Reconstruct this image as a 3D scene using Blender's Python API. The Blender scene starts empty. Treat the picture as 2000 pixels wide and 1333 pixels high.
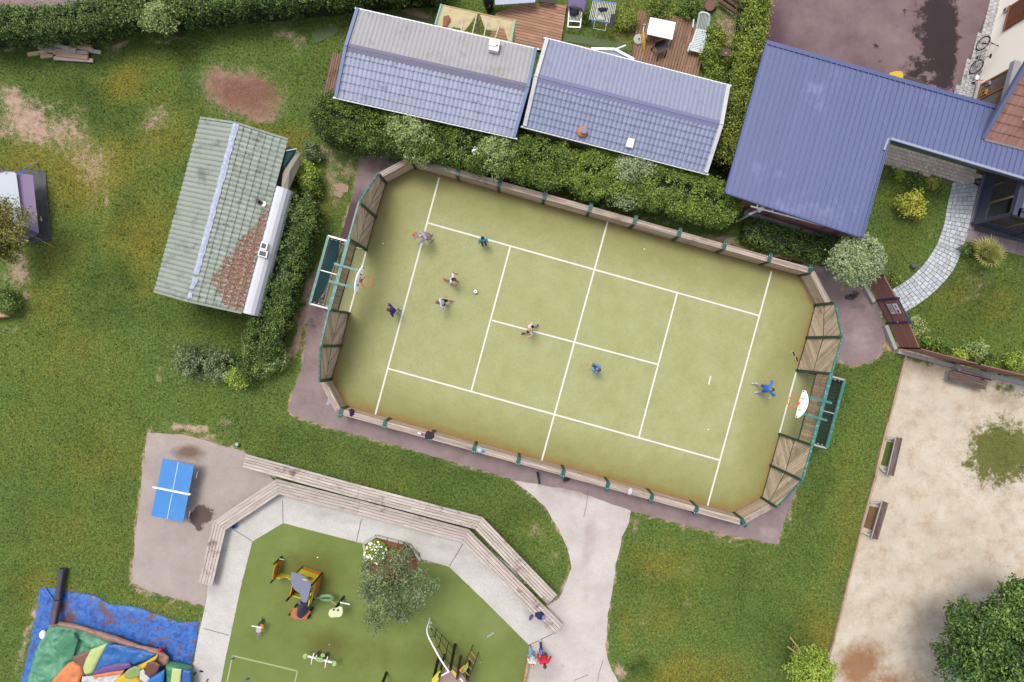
import bpy, bmesh, math, random
import numpy as np
from mathutils import Vector, Matrix
from mathutils.geometry import tessellate_polygon
random.seed(7)
RNG = np.random.default_rng(11)
scene = bpy.context.scene
COL = scene.collection
R = math.radians
# ------------------------------------------------------------------ camera, sky, sun, exposure
CAM_H = 30.0
cam_d = bpy.data.cameras.new('camera')
cam = bpy.data.objects.new('camera', cam_d)
COL.objects.link(cam)
cam.location = (0, 0, CAM_H)
cam.rotation_euler = (0, 0, 0)
cam_d.sensor_width = 36.0
cam_d.lens = 36.0 * CAM_H / 50.0
cam_d.clip_end = 2000
scene.camera = cam
SUN_EL, SUN_AZ = R(66), R(-30)          # azimuth measured from +Y towards +X: sun stands up and left of the picture
w = bpy.data.worlds.new('World')
scene.world = w
w.use_nodes = True
wn = w.node_tree.nodes
wl = w.node_tree.links
bg = wn['Background']
sky = wn.new('ShaderNodeTexSky')
sky.sky_type = 'NISHITA'
sky.sun_disc = False
sky.sun_elevation = SUN_EL
sky.sun_rotation = SUN_AZ
sky.dust_density = 3.0
hs = wn.new('ShaderNodeHueSaturation')
hs.inputs['Saturation'].default_value = 0.38     # thin cloud: a pale sky
wl.new(sky.outputs[0], hs.inputs['Color'])
wl.new(hs.outputs[0], bg.inputs['Color'])
bg.inputs['Strength'].default_value = 0.15
sun_d = bpy.data.lights.new('sun', 'SUN')
sun_d.energy = 1.3
sun_d.angle = R(22)
sun_d.color = (1.0, 0.93, 0.84)
sun = bpy.data.objects.new('sun', sun_d)
COL.objects.link(sun)
sd = Vector((math.sin(SUN_AZ) * math.cos(SUN_EL), math.cos(SUN_AZ) * math.cos(SUN_EL), math.sin(SUN_EL)))
sun.rotation_euler = sd.to_track_quat('Z', 'Y').to_euler()
sun.location = sd * 60
vs = scene.view_settings
vs.view_transform = 'Standard'
vs.look = 'None'
vs.gamma = 1
vs.use_curve_mapping = False
vs.exposure = 1.12
# ------------------------------------------------------------------ geometry helpers
S = 40.0                                  # photo pixels per metre on the ground
def P(u, v, z=0.0):
 k = (CAM_H - z) / CAM_H / S
 return Vector(((u - 1000) * k, (666.5 - v) * k, z))
def PZ(pts, z=0.0):
 return [P(u, v, z) for u, v in pts]
def ray_plane(u, v, p0, n):
 o = Vector((0, 0, CAM_H)); d = P(u, v, 0) - o
 t = (p0 - o).dot(n) / d.dot(n)
 return o + d * t
ORIG = {}
def link(o, parent=None):
 COL.objects.link(o)
 if parent is not None:
  o.parent = parent
def thing(name, label, cat, loc, group=None):
 o = bpy.data.objects.new(name, None)
 o.empty_display_size = 0.3
 o.location = loc
 COL.objects.link(o)
 o['label'] = label
 o['category'] = cat
 if group:
  o['group'] = group
 ORIG[o.name] = Vector(loc)
 return o
def tag(o, label=None, cat=None, group=None, kind=None):
 if label: o['label'] = label
 if cat: o['category'] = cat
 if group: o['group'] = group
 if kind: o['kind'] = kind
 return o
class MB:
 """collects faces in world coordinates and links them as one mesh"""
 def __init__(self):
  self.v = []; self.f = []; self.mi = []; self.cur = 0
 def add(self, vs, fs):
  b = len(self.v)
  self.v.extend([tuple(p) for p in vs])
  for f in fs:
   self.f.append([i + b for i in f]); self.mi.append(self.cur)
  return self
 def hexa(self, p):               # 8 points: bottom 4 ccw, top 4 ccw
  return self.add(p, [(3, 2, 1, 0), (4, 5, 6, 7), (0, 1, 5, 4), (1, 2, 6, 5), (2, 3, 7, 6), (3, 0, 4, 7)])
 def box(self, c, s, rz=0.0, m=None):
  c = Vector(c); hx, hy, hz = s[0] / 2, s[1] / 2, s[2] / 2
  M = m if m is not None else Matrix.Rotation(rz, 3, 'Z')
  pts = []
  for z in (-hz, hz):
   for x, y in ((-hx, -hy), (hx, -hy), (hx, hy), (-hx, hy)):
    pts.append(c + M @ Vector((x, y, z)))
  return self.hexa(pts)
 def beam(self, a, b, wd, ht, up=(0, 0, 1)):
  a = Vector(a); b = Vector(b); d = (b - a)
  if d.length < 1e-6: return self
  d.normalize(); up = Vector(up)
  s = d.cross(up)
  if s.length < 1e-4: s = d.cross(Vector((1, 0, 0)))
  s.normalize(); t = s.cross(d).normalized()
  s = s * wd / 2; t = t * ht / 2
  return self.hexa([a - s - t, a + s - t, b + s - t, b - s - t, a - s + t, a + s + t, b + s + t, b - s + t])
 def tube(self, pts, r, n=6, caps=True, closed=False):
  pts = [Vector(p) for p in pts]
  rr = r if isinstance(r, (list, tuple)) else [r] * len(pts)
  base = len(self.v); N = len(pts); ref = None
  for i, p in enumerate(pts):
   if closed:
    d = pts[(i + 1) % N] - pts[i - 1]
   else:
    d = pts[min(i + 1, N - 1)] - pts[max(i - 1, 0)]
   if d.length < 1e-9: d = Vector((0, 0, 1))
   d.normalize()
   if ref is None:
    ref = Vector((0, 0, 1)) if abs(d.z) < 0.9 else Vector((1, 0, 0))
   s = d.cross(ref)
   if s.length < 1e-4:
    s = d.cross(Vector((0, 1, 0)))
   s.normalize(); t = d.cross(s)
   ref = t.cross(d) if False else ref
   for k in range(n):
    a = 2 * math.pi * k / n
    q = p + (s * math.cos(a) + t * math.sin(a)) * rr[i]
    self.v.append(tuple(q))
  M = N if closed else N - 1
  for i in range(M):
   j = (i + 1) % N
   for k in range(n):
    k2 = (k + 1) % n
    self.f.append([base + i * n + k, base + i * n + k2, base + j * n + k2, base + j * n + k]); self.mi.append(self.cur)
  if caps and not closed:
   self.f.append([base + k for k in range(n)][::-1]); self.mi.append(self.cur)
   self.f.append([base + (N - 1) * n + k for k in range(n)]); self.mi.append(self.cur)
  return self
 def prism(self, poly, ext):      # planar polygon + extrusion vector
  poly = [Vector(p) for p in poly]; ext = Vector(ext); n = len(poly)
  b = len(self.v)
  self.v.extend([tuple(p) for p in poly]); self.v.extend([tuple(p + ext) for p in poly])
  self.f.append([b + i for i in range(n)][::-1]); self.mi.append(self.cur)
  self.f.append([b + n + i for i in range(n)]); self.mi.append(self.cur)
  for i in range(n):
   j = (i + 1) % n
   self.f.append([b + i, b + j, b + n + j, b + n + i]); self.mi.append(self.cur)
  return self
 def ball(self, c, r, seg=12, rings=8, m=None):
  c = Vector(c); r = Vector(r) if not isinstance(r, (int, float)) else Vector((r, r, r))
  b = len(self.v)
  for i in range(rings + 1):
   th = math.pi * i / rings
   for k in range(seg):
    a = 2 * math.pi * k / seg
    p = Vector((r.x * math.sin(th) * math.cos(a), r.y * math.sin(th) * math.sin(a), r.z * math.cos(th)))
    if m is not None: p = m @ p
    self.v.append(tuple(c + p))
  for i in range(rings):
   for k in range(seg):
    k2 = (k + 1) % seg
    self.f.append([b + i * seg + k, b + (i + 1) * seg + k, b + (i + 1) * seg + k2, b + i * seg + k2]); self.mi.append(self.cur)
  return self
 def lathe(self, c, prof, n=16):
  c = Vector(c); b = len(self.v)
  for r, z in prof:
   for k in range(n):
    a = 2 * math.pi * k / n
    self.v.append((c.x + r * math.cos(a), c.y + r * math.sin(a), c.z + z))
  for i in range(len(prof) - 1):
   for k in range(n):
    k2 = (k + 1) % n
    self.f.append([b + i * n + k, b + i * n + k2, b + (i + 1) * n + k2, b + (i + 1) * n + k]); self.mi.append(self.cur)
  self.f.append([b + k for k in range(n)][::-1]); self.mi.append(self.cur)
  self.f.append([b + (len(prof) - 1) * n + k for k in range(n)]); self.mi.append(self.cur)
  return self
 def build(self, name, mats, parent=None, origin=None, smooth=False, recalc=True):
  if parent is not None:
   o0 = ORIG[parent.name]
  else:
   o0 = Vector(origin) if origin is not None else Vector((0, 0, 0))
  me = bpy.data.meshes.new(name)
  me.from_pydata([(p[0] - o0.x, p[1] - o0.y, p[2] - o0.z) for p in self.v], [], self.f)
  mats = mats if isinstance(mats, (list, tuple)) else [mats]
  for m in mats: me.materials.append(m)
  if len(mats) > 1:
   me.polygons.foreach_set('material_index', self.mi)
  if recalc:
   bm = bmesh.new(); bm.from_mesh(me)
   bmesh.ops.recalc_face_normals(bm, faces=bm.faces)
   bm.to_mesh(me); bm.free()
  if smooth:
   me.polygons.foreach_set('use_smooth', [True] * len(me.polygons))
  o = bpy.data.objects.new(name, me)
  link(o, parent)
  if parent is None: o.location = o0
  ORIG[o.name] = o0
  return o
def cen(pts):
 c = Vector((0, 0, 0))
 for p in pts: c += Vector(p)
 return c / len(pts)
# smooth curve through points (Catmull-Rom)
def curve(pts, n=8, closed=False):
 pts = [Vector(p) for p in pts]; out = []
 N = len(pts)
 rng = range(N if closed else N - 1)
 for i in rng:
  g = lambda j: pts[j % N] if closed else pts[max(0, min(N - 1, j))]
  p0, p1, p2, p3 = g(i - 1), g(i), g(i + 1), g(i + 2)
  for k in range(n):
   t = k / n
   out.append(0.5 * ((2 * p1) + (p2 - p0) * t + (2 * p0 - 5 * p1 + 4 * p2 - p3) * t * t + (3 * p1 - p0 - 3 * p2 + p3) * t ** 3))
 if not closed: out.append(pts[-1])
 return out
def inside(poly, x, y):
 """vectorised point in polygon; poly list of (x,y)"""
 c = np.zeros(len(x), bool); n = len(poly); j = n - 1
 for i in range(n):
  xi, yi = poly[i][0], poly[i][1]; xj, yj = poly[j][0], poly[j][1]
  if yi != yj:
   m = ((yi > y) != (yj > y)) & (x < (xj - xi) * (y - yi) / (yj - yi) + xi)
   c ^= m
  j = i
 return c
def edge_dist(poly, x, y):
 d = np.full(len(x), 1e9); n = len(poly)
 for i in range(n):
  ax, ay = poly[i][0], poly[i][1]; bx, by = poly[(i + 1) % n][0], poly[(i + 1) % n][1]
  dx, dy = bx - ax, by - ay; L = dx * dx + dy * dy + 1e-12
  t = np.clip(((x - ax) * dx + (y - ay) * dy) / L, 0, 1)
  d = np.minimum(d, np.hypot(x - ax - t * dx, y - ay - t * dy))
 return d
def vnoise(x, y, sc, seed=0):
 """value noise, vectorised"""
 x = np.asarray(x) * sc + seed * 17.3; y = np.asarray(y) * sc - seed * 9.1
 xi = np.floor(x).astype(np.int64); yi = np.floor(y).astype(np.int64)
 fx = x - xi; fy = y - yi
 fx = fx * fx * (3 - 2 * fx); fy = fy * fy * (3 - 2 * fy)
 def h(a, b):
  n = (a * 374761393 + b * 668265263 + seed * 974711) & 0x7fffffff
  n = ((n ^ (n >> 13)) * 1274126177) & 0x7fffffff
  return ((n ^ (n >> 16)) & 0xffff) / 65535.0
 return (h(xi, yi) * (1 - fx) + h(xi + 1, yi) * fx) * (1 - fy) + (h(xi, yi + 1) * (1 - fx) + h(xi + 1, yi + 1) * fx) * fy
def fbm(x, y, sc, seed=0, o=4):
 t = 0; a = 0.5; n = 0
 for i in range(o):
  t = t + a * vnoise(x, y, sc * 2 ** i, seed + i); n += a; a *= 0.5
 return t / n
def clip_convex(poly, clipper):
 """Sutherland-Hodgman in 2-D, clipper ccw"""
 out = poly
 n = len(clipper)
 for i in range(n):
  a = clipper[i]; b = clipper[(i + 1) % n]
  inp = out; out = []
  if not inp: return []
  sd_ = lambda p: (b[0] - a[0]) * (p[1] - a[1]) - (b[1] - a[1]) * (p[0] - a[0])
  for k in range(len(inp)):
   p = inp[k]; q = inp[(k + 1) % len(inp)]
   dp, dq = sd_(p), sd_(q)
   if dp >= 0: out.append(p)
   if (dp >= 0) != (dq >= 0):
    t = dp / (dp - dq)
    out.append((p[0] + (q[0] - p[0]) * t, p[1] + (q[1] - p[1]) * t))
 return out
def rough_poly(poly, step=0.35, amp=0.04, seed=1):
 """subdivide the outline and shake it a little"""
 rr = random.Random(seed); out = []
 n = len(poly)
 for i in range(n):
  a = Vector(poly[i]); b = Vector(poly[(i + 1) % n])
  L = (b - a).length; k = max(1, int(L / step))
  nn = Vector((-(b - a).y, (b - a).x, 0))
  if nn.length > 0: nn.normalize()
  for j in range(k):
   p = a + (b - a) * (j / k)
   out.append(p + nn * rr.uniform(-amp, amp))
 return out
def grid_sheet(poly, cell, zf):
 """polygon (xy) cut on a grid: returns verts, faces with z = zf(x, y arrays)"""
 bm = bmesh.new()
 vs = [bm.verts.new((p[0], p[1], 0)) for p in poly]
 bmesh.ops.triangle_fill(bm, use_beauty=True, use_dissolve=False, edges=[bm.edges.new((vs[i], vs[(i + 1) % len(vs)])) for i in range(len(vs))])
 xs = [p[0] for p in poly]; ys = [p[1] for p in poly]
 if cell:
  for ax, lo, hi in ((0, min(xs), max(xs)), (1, min(ys), max(ys))):
   t = lo + cell
   while t < hi:
    co = (t, 0, 0) if ax == 0 else (0, t, 0); no = (1, 0, 0) if ax == 0 else (0, 1, 0)
    bmesh.ops.bisect_plane(bm, geom=bm.verts[:] + bm.edges[:] + bm.faces[:], plane_co=co, plane_no=no, dist=1e-5)
    t += cell
 bm.verts.index_update()
 for f in bm.faces:
  f.normal_update()
  if f.normal.z < 0: f.normal_flip()
 v = np.array([vv.co[:] for vv in bm.verts]); f = [[q.index for q in ff.verts] for ff in bm.faces]
 bm.free()
 if len(v): v[:, 2] = zf(v[:, 0], v[:, 1])
 return v, f
def sheet(name, poly, z, mat, cell=0, kind='structure', parent=None, paint=None, zf=None, smooth=False, origin=None):
 zz = zf if zf else (lambda x, y: np.full(len(x), z))
 v, f = grid_sheet(poly, cell, zz)
 o0 = ORIG[parent.name] if parent is not None else (Vector(origin) if origin is not None else Vector((0, 0, 0)))
 me = bpy.data.meshes.new(name)
 me.from_pydata([(a - o0.x, b - o0.y, c - o0.z) for a, b, c in v], [], f)
 me.materials.append(mat)
 if paint is not None:
  at = me.attributes.new('paint', 'FLOAT_COLOR', 'POINT')
  c = paint(v[:, 0], v[:, 1]).astype(np.float32)
  at.data.foreach_set('color', c.ravel())
 if smooth: me.polygons.foreach_set('use_smooth', [True] * len(me.polygons))
 o = bpy.data.objects.new(name, me); link(o, parent)
 if parent is None: o.location = o0
 ORIG[o.name] = o0
 if kind: o['kind'] = kind
 return o
def np_mesh(name, v, nper, mat, parent=None, tint=None, extra=None, kind=None, tris=None):
 """fast mesh of many equal polygons: v (N*nper,3), tris: index pattern list per element"""
 N = len(v) // nper
 pat = np.array(tris, np.int64)                       # (T,3)
 idx = (np.arange(N)[:, None, None] * nper + pat[None]).reshape(-1)
 me = bpy.data.meshes.new(name)
 me.vertices.add(len(v)); me.vertices.foreach_set('co', np.ascontiguousarray(v, np.float32).ravel())
 nt = N * len(pat)
 me.loops.add(nt * 3); me.loops.foreach_set('vertex_index', idx.astype(np.int32))
 me.polygons.add(nt)
 me.polygons.foreach_set('loop_start', np.arange(0, nt * 3, 3, dtype=np.int32))
 me.update(calc_edges=True)
 me.materials.append(mat)
 if tint is not None:
  at = me.attributes.new('tint', 'FLOAT', 'POINT'); at.data.foreach_set('value', np.repeat(tint, nper).astype(np.float32))
 if extra is not None:
  at = me.attributes.new('paint', 'FLOAT_COLOR', 'POINT'); at.data.foreach_set('color', np.repeat(extra, nper, axis=0).astype(np.float32).ravel())
 o = bpy.data.objects.new(name, me); link(o, parent)
 ORIG[o.name] = ORIG[parent.name] if parent is not None else Vector((0, 0, 0))
 if kind: o['kind'] = kind
 return o
# ------------------------------------------------------------------ materials
KEXP = 2.35                       # how much brighter than its base colour a level surface comes out in the picture
def lin(c):
 c = c / 255.0
 return c / 12.92 if c <= 0.04045 else ((c + 0.055) / 1.055) ** 2.4
def C(r, g, b):
 return tuple(min(0.85, lin(x) / KEXP) for x in (r, g, b)) + (1,)
MC = {}
def nn(nt, t, **kw):
 n = nt.nodes.new(t)
 for k, v_ in kw.items():
  if k in n.inputs.keys(): n.inputs[k].default_value = v_
  else: setattr(n, k, v_)
 return n
def mul(c, k):
 return (min(1, c[0] * k), min(1, c[1] * k), min(1, c[2] * k), 1)
def base_mat(name):
 m = bpy.data.materials.new(name); m.use_nodes = True
 nt = m.node_tree; b = nt.nodes['Principled BSDF']
 return m, nt, b
def noise(nt, scale, detail=4, vec=None, rough=0.6):
 n = nn(nt, 'ShaderNodeTexNoise'); n.inputs['Scale'].default_value = scale
 n.inputs['Detail'].default_value = detail; n.inputs['Roughness'].default_value = rough
 if vec is not None: nt.links.new(vec, n.inputs['Vector'])
 return n
def ramp(nt, fac, a, b, ca=(0, 0, 0, 1), cb=(1, 1, 1, 1)):
 r = nn(nt, 'ShaderNodeValToRGB')
 r.color_ramp.elements[0].position = a; r.color_ramp.elements[0].color = ca
 r.color_ramp.elements[1].position = b; r.color_ramp.elements[1].color = cb
 nt.links.new(fac, r.inputs[0]); return r
def mix(nt, fac, a, b, mode='MIX'):
 m = nn(nt, 'ShaderNodeMix', data_type='RGBA', blend_type=mode)
 for s, v_ in ((0, fac), (6, a), (7, b)):
  if isinstance(v_, (int, float)): m.inputs[s].default_value = v_
  elif isinstance(v_, tuple): m.inputs[s].default_value = v_
  else: nt.links.new(v_, m.inputs[s])
 return m.outputs[2]
def math_(nt, op, a, b=0.0, clamp=False):
 m = nn(nt, 'ShaderNodeMath', operation=op); m.use_clamp = clamp
 for i, v_ in enumerate((a, b)):
  if isinstance(v_, (int, float)): m.inputs[i].default_value = v_
  else: nt.links.new(v_, m.inputs[i])
 return m.outputs[0]
def bump(nt, b, h, strength=0.3, dist=0.02):
 n = nn(nt, 'ShaderNodeBump'); n.inputs['Strength'].default_value = strength; n.inputs['Distance'].default_value = dist
 nt.links.new(h, n.inputs['Height']); nt.links.new(n.outputs[0], b.inputs['Normal'])
def geo(nt):
 return nn(nt, 'ShaderNodeNewGeometry').outputs['Position']
def plain(name, col, rough=0.6, var=0.14, scale=5.0, fine=60.0, bmp=0.0, rnd=0.0, metal=0.0, dirt=None, dirt_amt=0.5, dscale=3.0):
 """painted / plastic / mineral surface: two scales of tone, optional dirt blotches, per-object variation"""
 if name in MC: return MC[name]
 m, nt, b = base_mat(name)
 pos = geo(nt)
 n1 = noise(nt, scale, 5, pos); n2 = noise(nt, fine, 2, pos)
 c = mix(nt, n1.outputs[0], mul(col, 1 - var), mul(col, 1 + var))
 c = mix(nt, math_(nt, 'MULTIPLY', n2.outputs[0], min(1, var * 1.6)), c, mul(col, 0.55))
 if dirt is not None:
  n3 = noise(nt, dscale, 6, pos, 0.7)
  rp = ramp(nt, n3.outputs[0], 0.62 - 0.25 * dirt_amt, 0.72 - 0.15 * dirt_amt)
  c = mix(nt, math_(nt, 'MULTIPLY', rp.outputs[0], 0.8), c, dirt)
 if rnd:
  oi = nn(nt, 'ShaderNodeObjectInfo')
  v_ = math_(nt, 'ADD', math_(nt, 'MULTIPLY', oi.outputs['Random'], 2 * rnd), 1 - rnd)
  cv = nn(nt, 'ShaderNodeCombineColor')
  for i in range(3): nt.links.new(v_, cv.inputs[i])
  c = mix(nt, 1.0, c, cv.outputs[0], 'MULTIPLY')
 nt.links.new(c, b.inputs['Base Color'])
 b.inputs['Roughness'].default_value = rough; b.inputs['Metallic'].default_value = metal
 b.inputs['Specular IOR Level'].default_value = 0.35
 if bmp: bump(nt, b, n2.outputs[0], bmp, 0.01)
 MC[name] = m; return m
def wood(name, c1, c2, ang=0.0, rough=0.75, rnd=0.22, stain=None, gscale=1.0, stain_amt=0.55):
 """weathered board: grain stretched along ang (radians, world xy), stains, tone per board"""
 if name in MC: return MC[name]
 m, nt, b = base_mat(name)
 pos = geo(nt)
 mp = nn(nt, 'ShaderNodeMapping'); mp.vector_type = 'TEXTURE'
 mp.inputs['Rotation'].default_value = (0, 0, ang); mp.inputs['Scale'].default_value = (.7 / gscale, .036 / gscale, .036 / gscale)
 nt.links.new(pos, mp.inputs[0])
 g = noise(nt, 1.0, 5, mp.outputs[0], 0.65)
 rp = ramp(nt, g.outputs[0], 0.3, 0.72)
 c = mix(nt, rp.outputs[0], c1, c2)
 if stain is not None:
  s = noise(nt, 1.1, 5, pos, 0.7)
  sr = ramp(nt, s.outputs[0], 0.55, 0.68)
  c = mix(nt, math_(nt, 'MULTIPLY', sr.outputs[0], stain_amt), c, stain)
 oi = nn(nt, 'ShaderNodeObjectInfo')
 v_ = math_(nt, 'ADD', math_(nt, 'MULTIPLY', oi.outputs['Random'], 2 * rnd), 1 - rnd)
 cv = nn(nt, 'ShaderNodeCombineColor')
 for i in range(3): nt.links.new(v_, cv.inputs[i])
 c = mix(nt, 1.0, c, cv.outputs[0], 'MULTIPLY')
 nt.links.new(c, b.inputs['Base Color']); b.inputs['Roughness'].default_value = rough
 b.inputs['Specular IOR Level'].default_value = 0.2
 bump(nt, b, g.outputs[0], 0.5, 0.008)
 MC[name] = m; return m
def leafmat(name, dark, mid, light, rough=0.55, trans=0.25):
 if name in MC: return MC[name]
 m, nt, b = base_mat(name)
 at = nn(nt, 'ShaderNodeAttribute', attribute_name='tint')
 r = nn(nt, 'ShaderNodeValToRGB'); e = r.color_ramp.elements
 e[0].position = 0.05; e[0].color = dark; e[1].position = 0.95; e[1].color = light
 k = e.new(0.5); k.color = mid
 nt.links.new(at.outputs['Fac'], r.inputs[0])
 nt.links.new(r.outputs[0], b.inputs['Base Color'])
 b.inputs['Roughness'].default_value = rough; b.inputs['Specular IOR Level'].default_value = 0.3
 tr = nn(nt, 'ShaderNodeBsdfTranslucent'); nt.links.new(r.outputs[0], tr.inputs[0])
 mx = nn(nt, 'ShaderNodeMixShader'); mx.inputs[0].default_value = trans
 nt.links.new(b.outputs[0], mx.inputs[1]); nt.links.new(tr.outputs[0], mx.inputs[2])
 nt.links.new(mx.outputs[0], nt.nodes['Material Output'].inputs[0])
 MC[name] = m; return m
def glass(name, tint=(0.75, 0.85, 0.9, 1), rough=0.03):
 if name in MC: return MC[name]
 m, nt, b = base_mat(name)
 tr = nn(nt, 'ShaderNodeBsdfTransparent'); tr.inputs[0].default_value = tint
 gl = nn(nt, 'ShaderNodeBsdfGlossy'); gl.inputs['Roughness'].default_value = rough
 fr = nn(nt, 'ShaderNodeFresnel'); fr.inputs[0].default_value = 1.5
 fac = math_(nt, 'ADD', fr.outputs[0], 0.08, True)
 mx = nn(nt, 'ShaderNodeMixShader'); nt.links.new(fac, mx.inputs[0])
 nt.links.new(tr.outputs[0], mx.inputs[1]); nt.links.new(gl.outputs[0], mx.inputs[2])
 nt.links.new(mx.outputs[0], nt.nodes['Material Output'].inputs[0])
 MC[name] = m; return m
# ================================================================== GROUND
# outlines of the hard surfaces (traced at ground level)
COURT = [(810, 329), (1560, 539), (1591, 597), (1575, 660), (1556, 724), (1522.5, 848), (1505, 909), (1487, 972), (1432, 1002),
   (677, 794), (648, 740), (667, 675.5), (682, 612), (716, 489), (734, 425), (754, 359)]
NET_L = [(716, 489), (682, 612), (632, 600), (665, 475)]
NET_R = [(1556, 724), (1522.5, 848), (1570, 861), (1604, 737)]
ASPH = [(705, 303), (768, 300), (790, 316), (1100, 395), (1400, 480), (1570, 513), (1622, 525), (1642, 548), (1640, 575), (1655, 560), (1690, 560), (1716, 600), (1730, 655), (1722, 690), (1700, 708), (1665, 716),
  (1632, 700), (1600, 740), (1575, 900), (1552, 965), (1516, 1063), (1420, 1045), (1232, 1000), (1010, 940), (830, 886), (640, 834), (575, 812), (563, 800), (567, 780), (590, 715),
  (605, 610), (640, 470), (665, 465), (690, 380)]
WALK = [(1003, 938), (1120, 958), (1232, 998), (1228, 1020), (1215, 1050), (1203, 1105), (1196, 1150), (1187, 1200), (1183, 1262), (1190, 1300), (1215, 1345),
  (1222, 1420), (1020, 1420), (1028, 1330), (1033, 1262), (1086, 1246), (1040, 1200), (1090, 1170), (1103, 1145), (1117, 1110), (1108, 1070), (1092, 1035), (1065, 990), (1030, 960)]
SLAB = [(288, 844), (345, 848), (390, 857), (420, 866), (455, 875), (480, 886), (535, 925), (545, 945), (420, 1015), (413, 1090), (402, 1184), (350, 1170), (300, 1158), (258, 1138), (262, 1060), (268, 1010), (277, 950), (283, 890)]
PATH = [(540, 948), (700, 990), (925, 1046), (1000, 1110), (1092, 1232), (1085, 1246), (1035, 1262), (960, 1187), (877, 1107), (822, 1092), (820, 1080), (795, 1062), (735, 1046), (708, 1062),
  (553, 1022), (493, 1058), (470, 1150), (440, 1290), (415, 1420), (355, 1420), (372, 1333), (388, 1240), (402, 1180), (412, 1090), (425, 1015)]
PLAY = [(553, 1022), (708, 1062), (715, 1112), (750, 1125), (822, 1098), (877, 1107), (960, 1187), (1033, 1260), (1028, 1330), (1020, 1420), (415, 1420), (440, 1290), (470, 1150), (493, 1058)]
BED = [(711, 1062), (735, 1047), (801, 1064), (820, 1092), (800, 1140), (735, 1130), (718, 1112)]
SAND = [(1767, 690), (1720, 870), (1690, 1000), (1655, 1130), (1618, 1285), (1640, 1420), (2100, 1420), (2100, 772), (2000, 752), (1860, 712), (1770, 690)]
PARK = [(1492, -60), (1955, -60), (1938, 0), (1862, 192), (1960, 260), (1880, 300), (1500, 190), (1440, 90)]
PAVE_N = [(1938, 0), (1953, 0), (1990, -120), (1968, -120)]
PAVER_N = [(1968, -120), (2000, -120), (1953, 0), (1902, 200), (1960, 215), (1940, 260), (1850, 240), (1862, 192), (1908, 78), (1938, 0)]
PAVER_M = [(1720, 284), (1745, 288), (1840, 316), (1905, 335), (1917, 345), (1907, 385), (1897, 420), (1888, 470), (1875, 502), (1857, 535), (1830, 566), (1800, 590), (1768, 612), (1745, 606), (1735, 570), (1742, 566), (1775, 545), (1805, 515), (1828, 480), (1843, 440), (1850, 400), (1860, 360), (1725, 322)]
TERR = [(1912, 340), (1897, 420), (1888, 466), (1935, 474), (2000, 492), (2120, 520), (2120, 330), (2000, 300), (1930, 310)]
ROAD = [(-60, -60), (235, -60), (232, 0), (190, 14), (140, 17), (118, 30), (95, 26), (60, 18), (0, 22), (-60, 30)]
DECK_A = [(960, -20), (1107, -20), (1097, 86), (1230, 108), (1228, 128), (1045, 90), (1035, 300), (640, 215), (655, 100), (700, 80), (940, 85), (965, 25)]
SKIRT = {'soil': []}
hard = [COURT, ASPH, WALK, SLAB, PATH, PLAY, BED, PARK, PAVER_N, PAVER_M, TERR, ROAD]
hardw = [[(P(u, v).x, P(u, v).y) for u, v in q] for q in hard]
sandw = [(P(u, v).x, P(u, v).y) for u, v in SAND]
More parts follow.
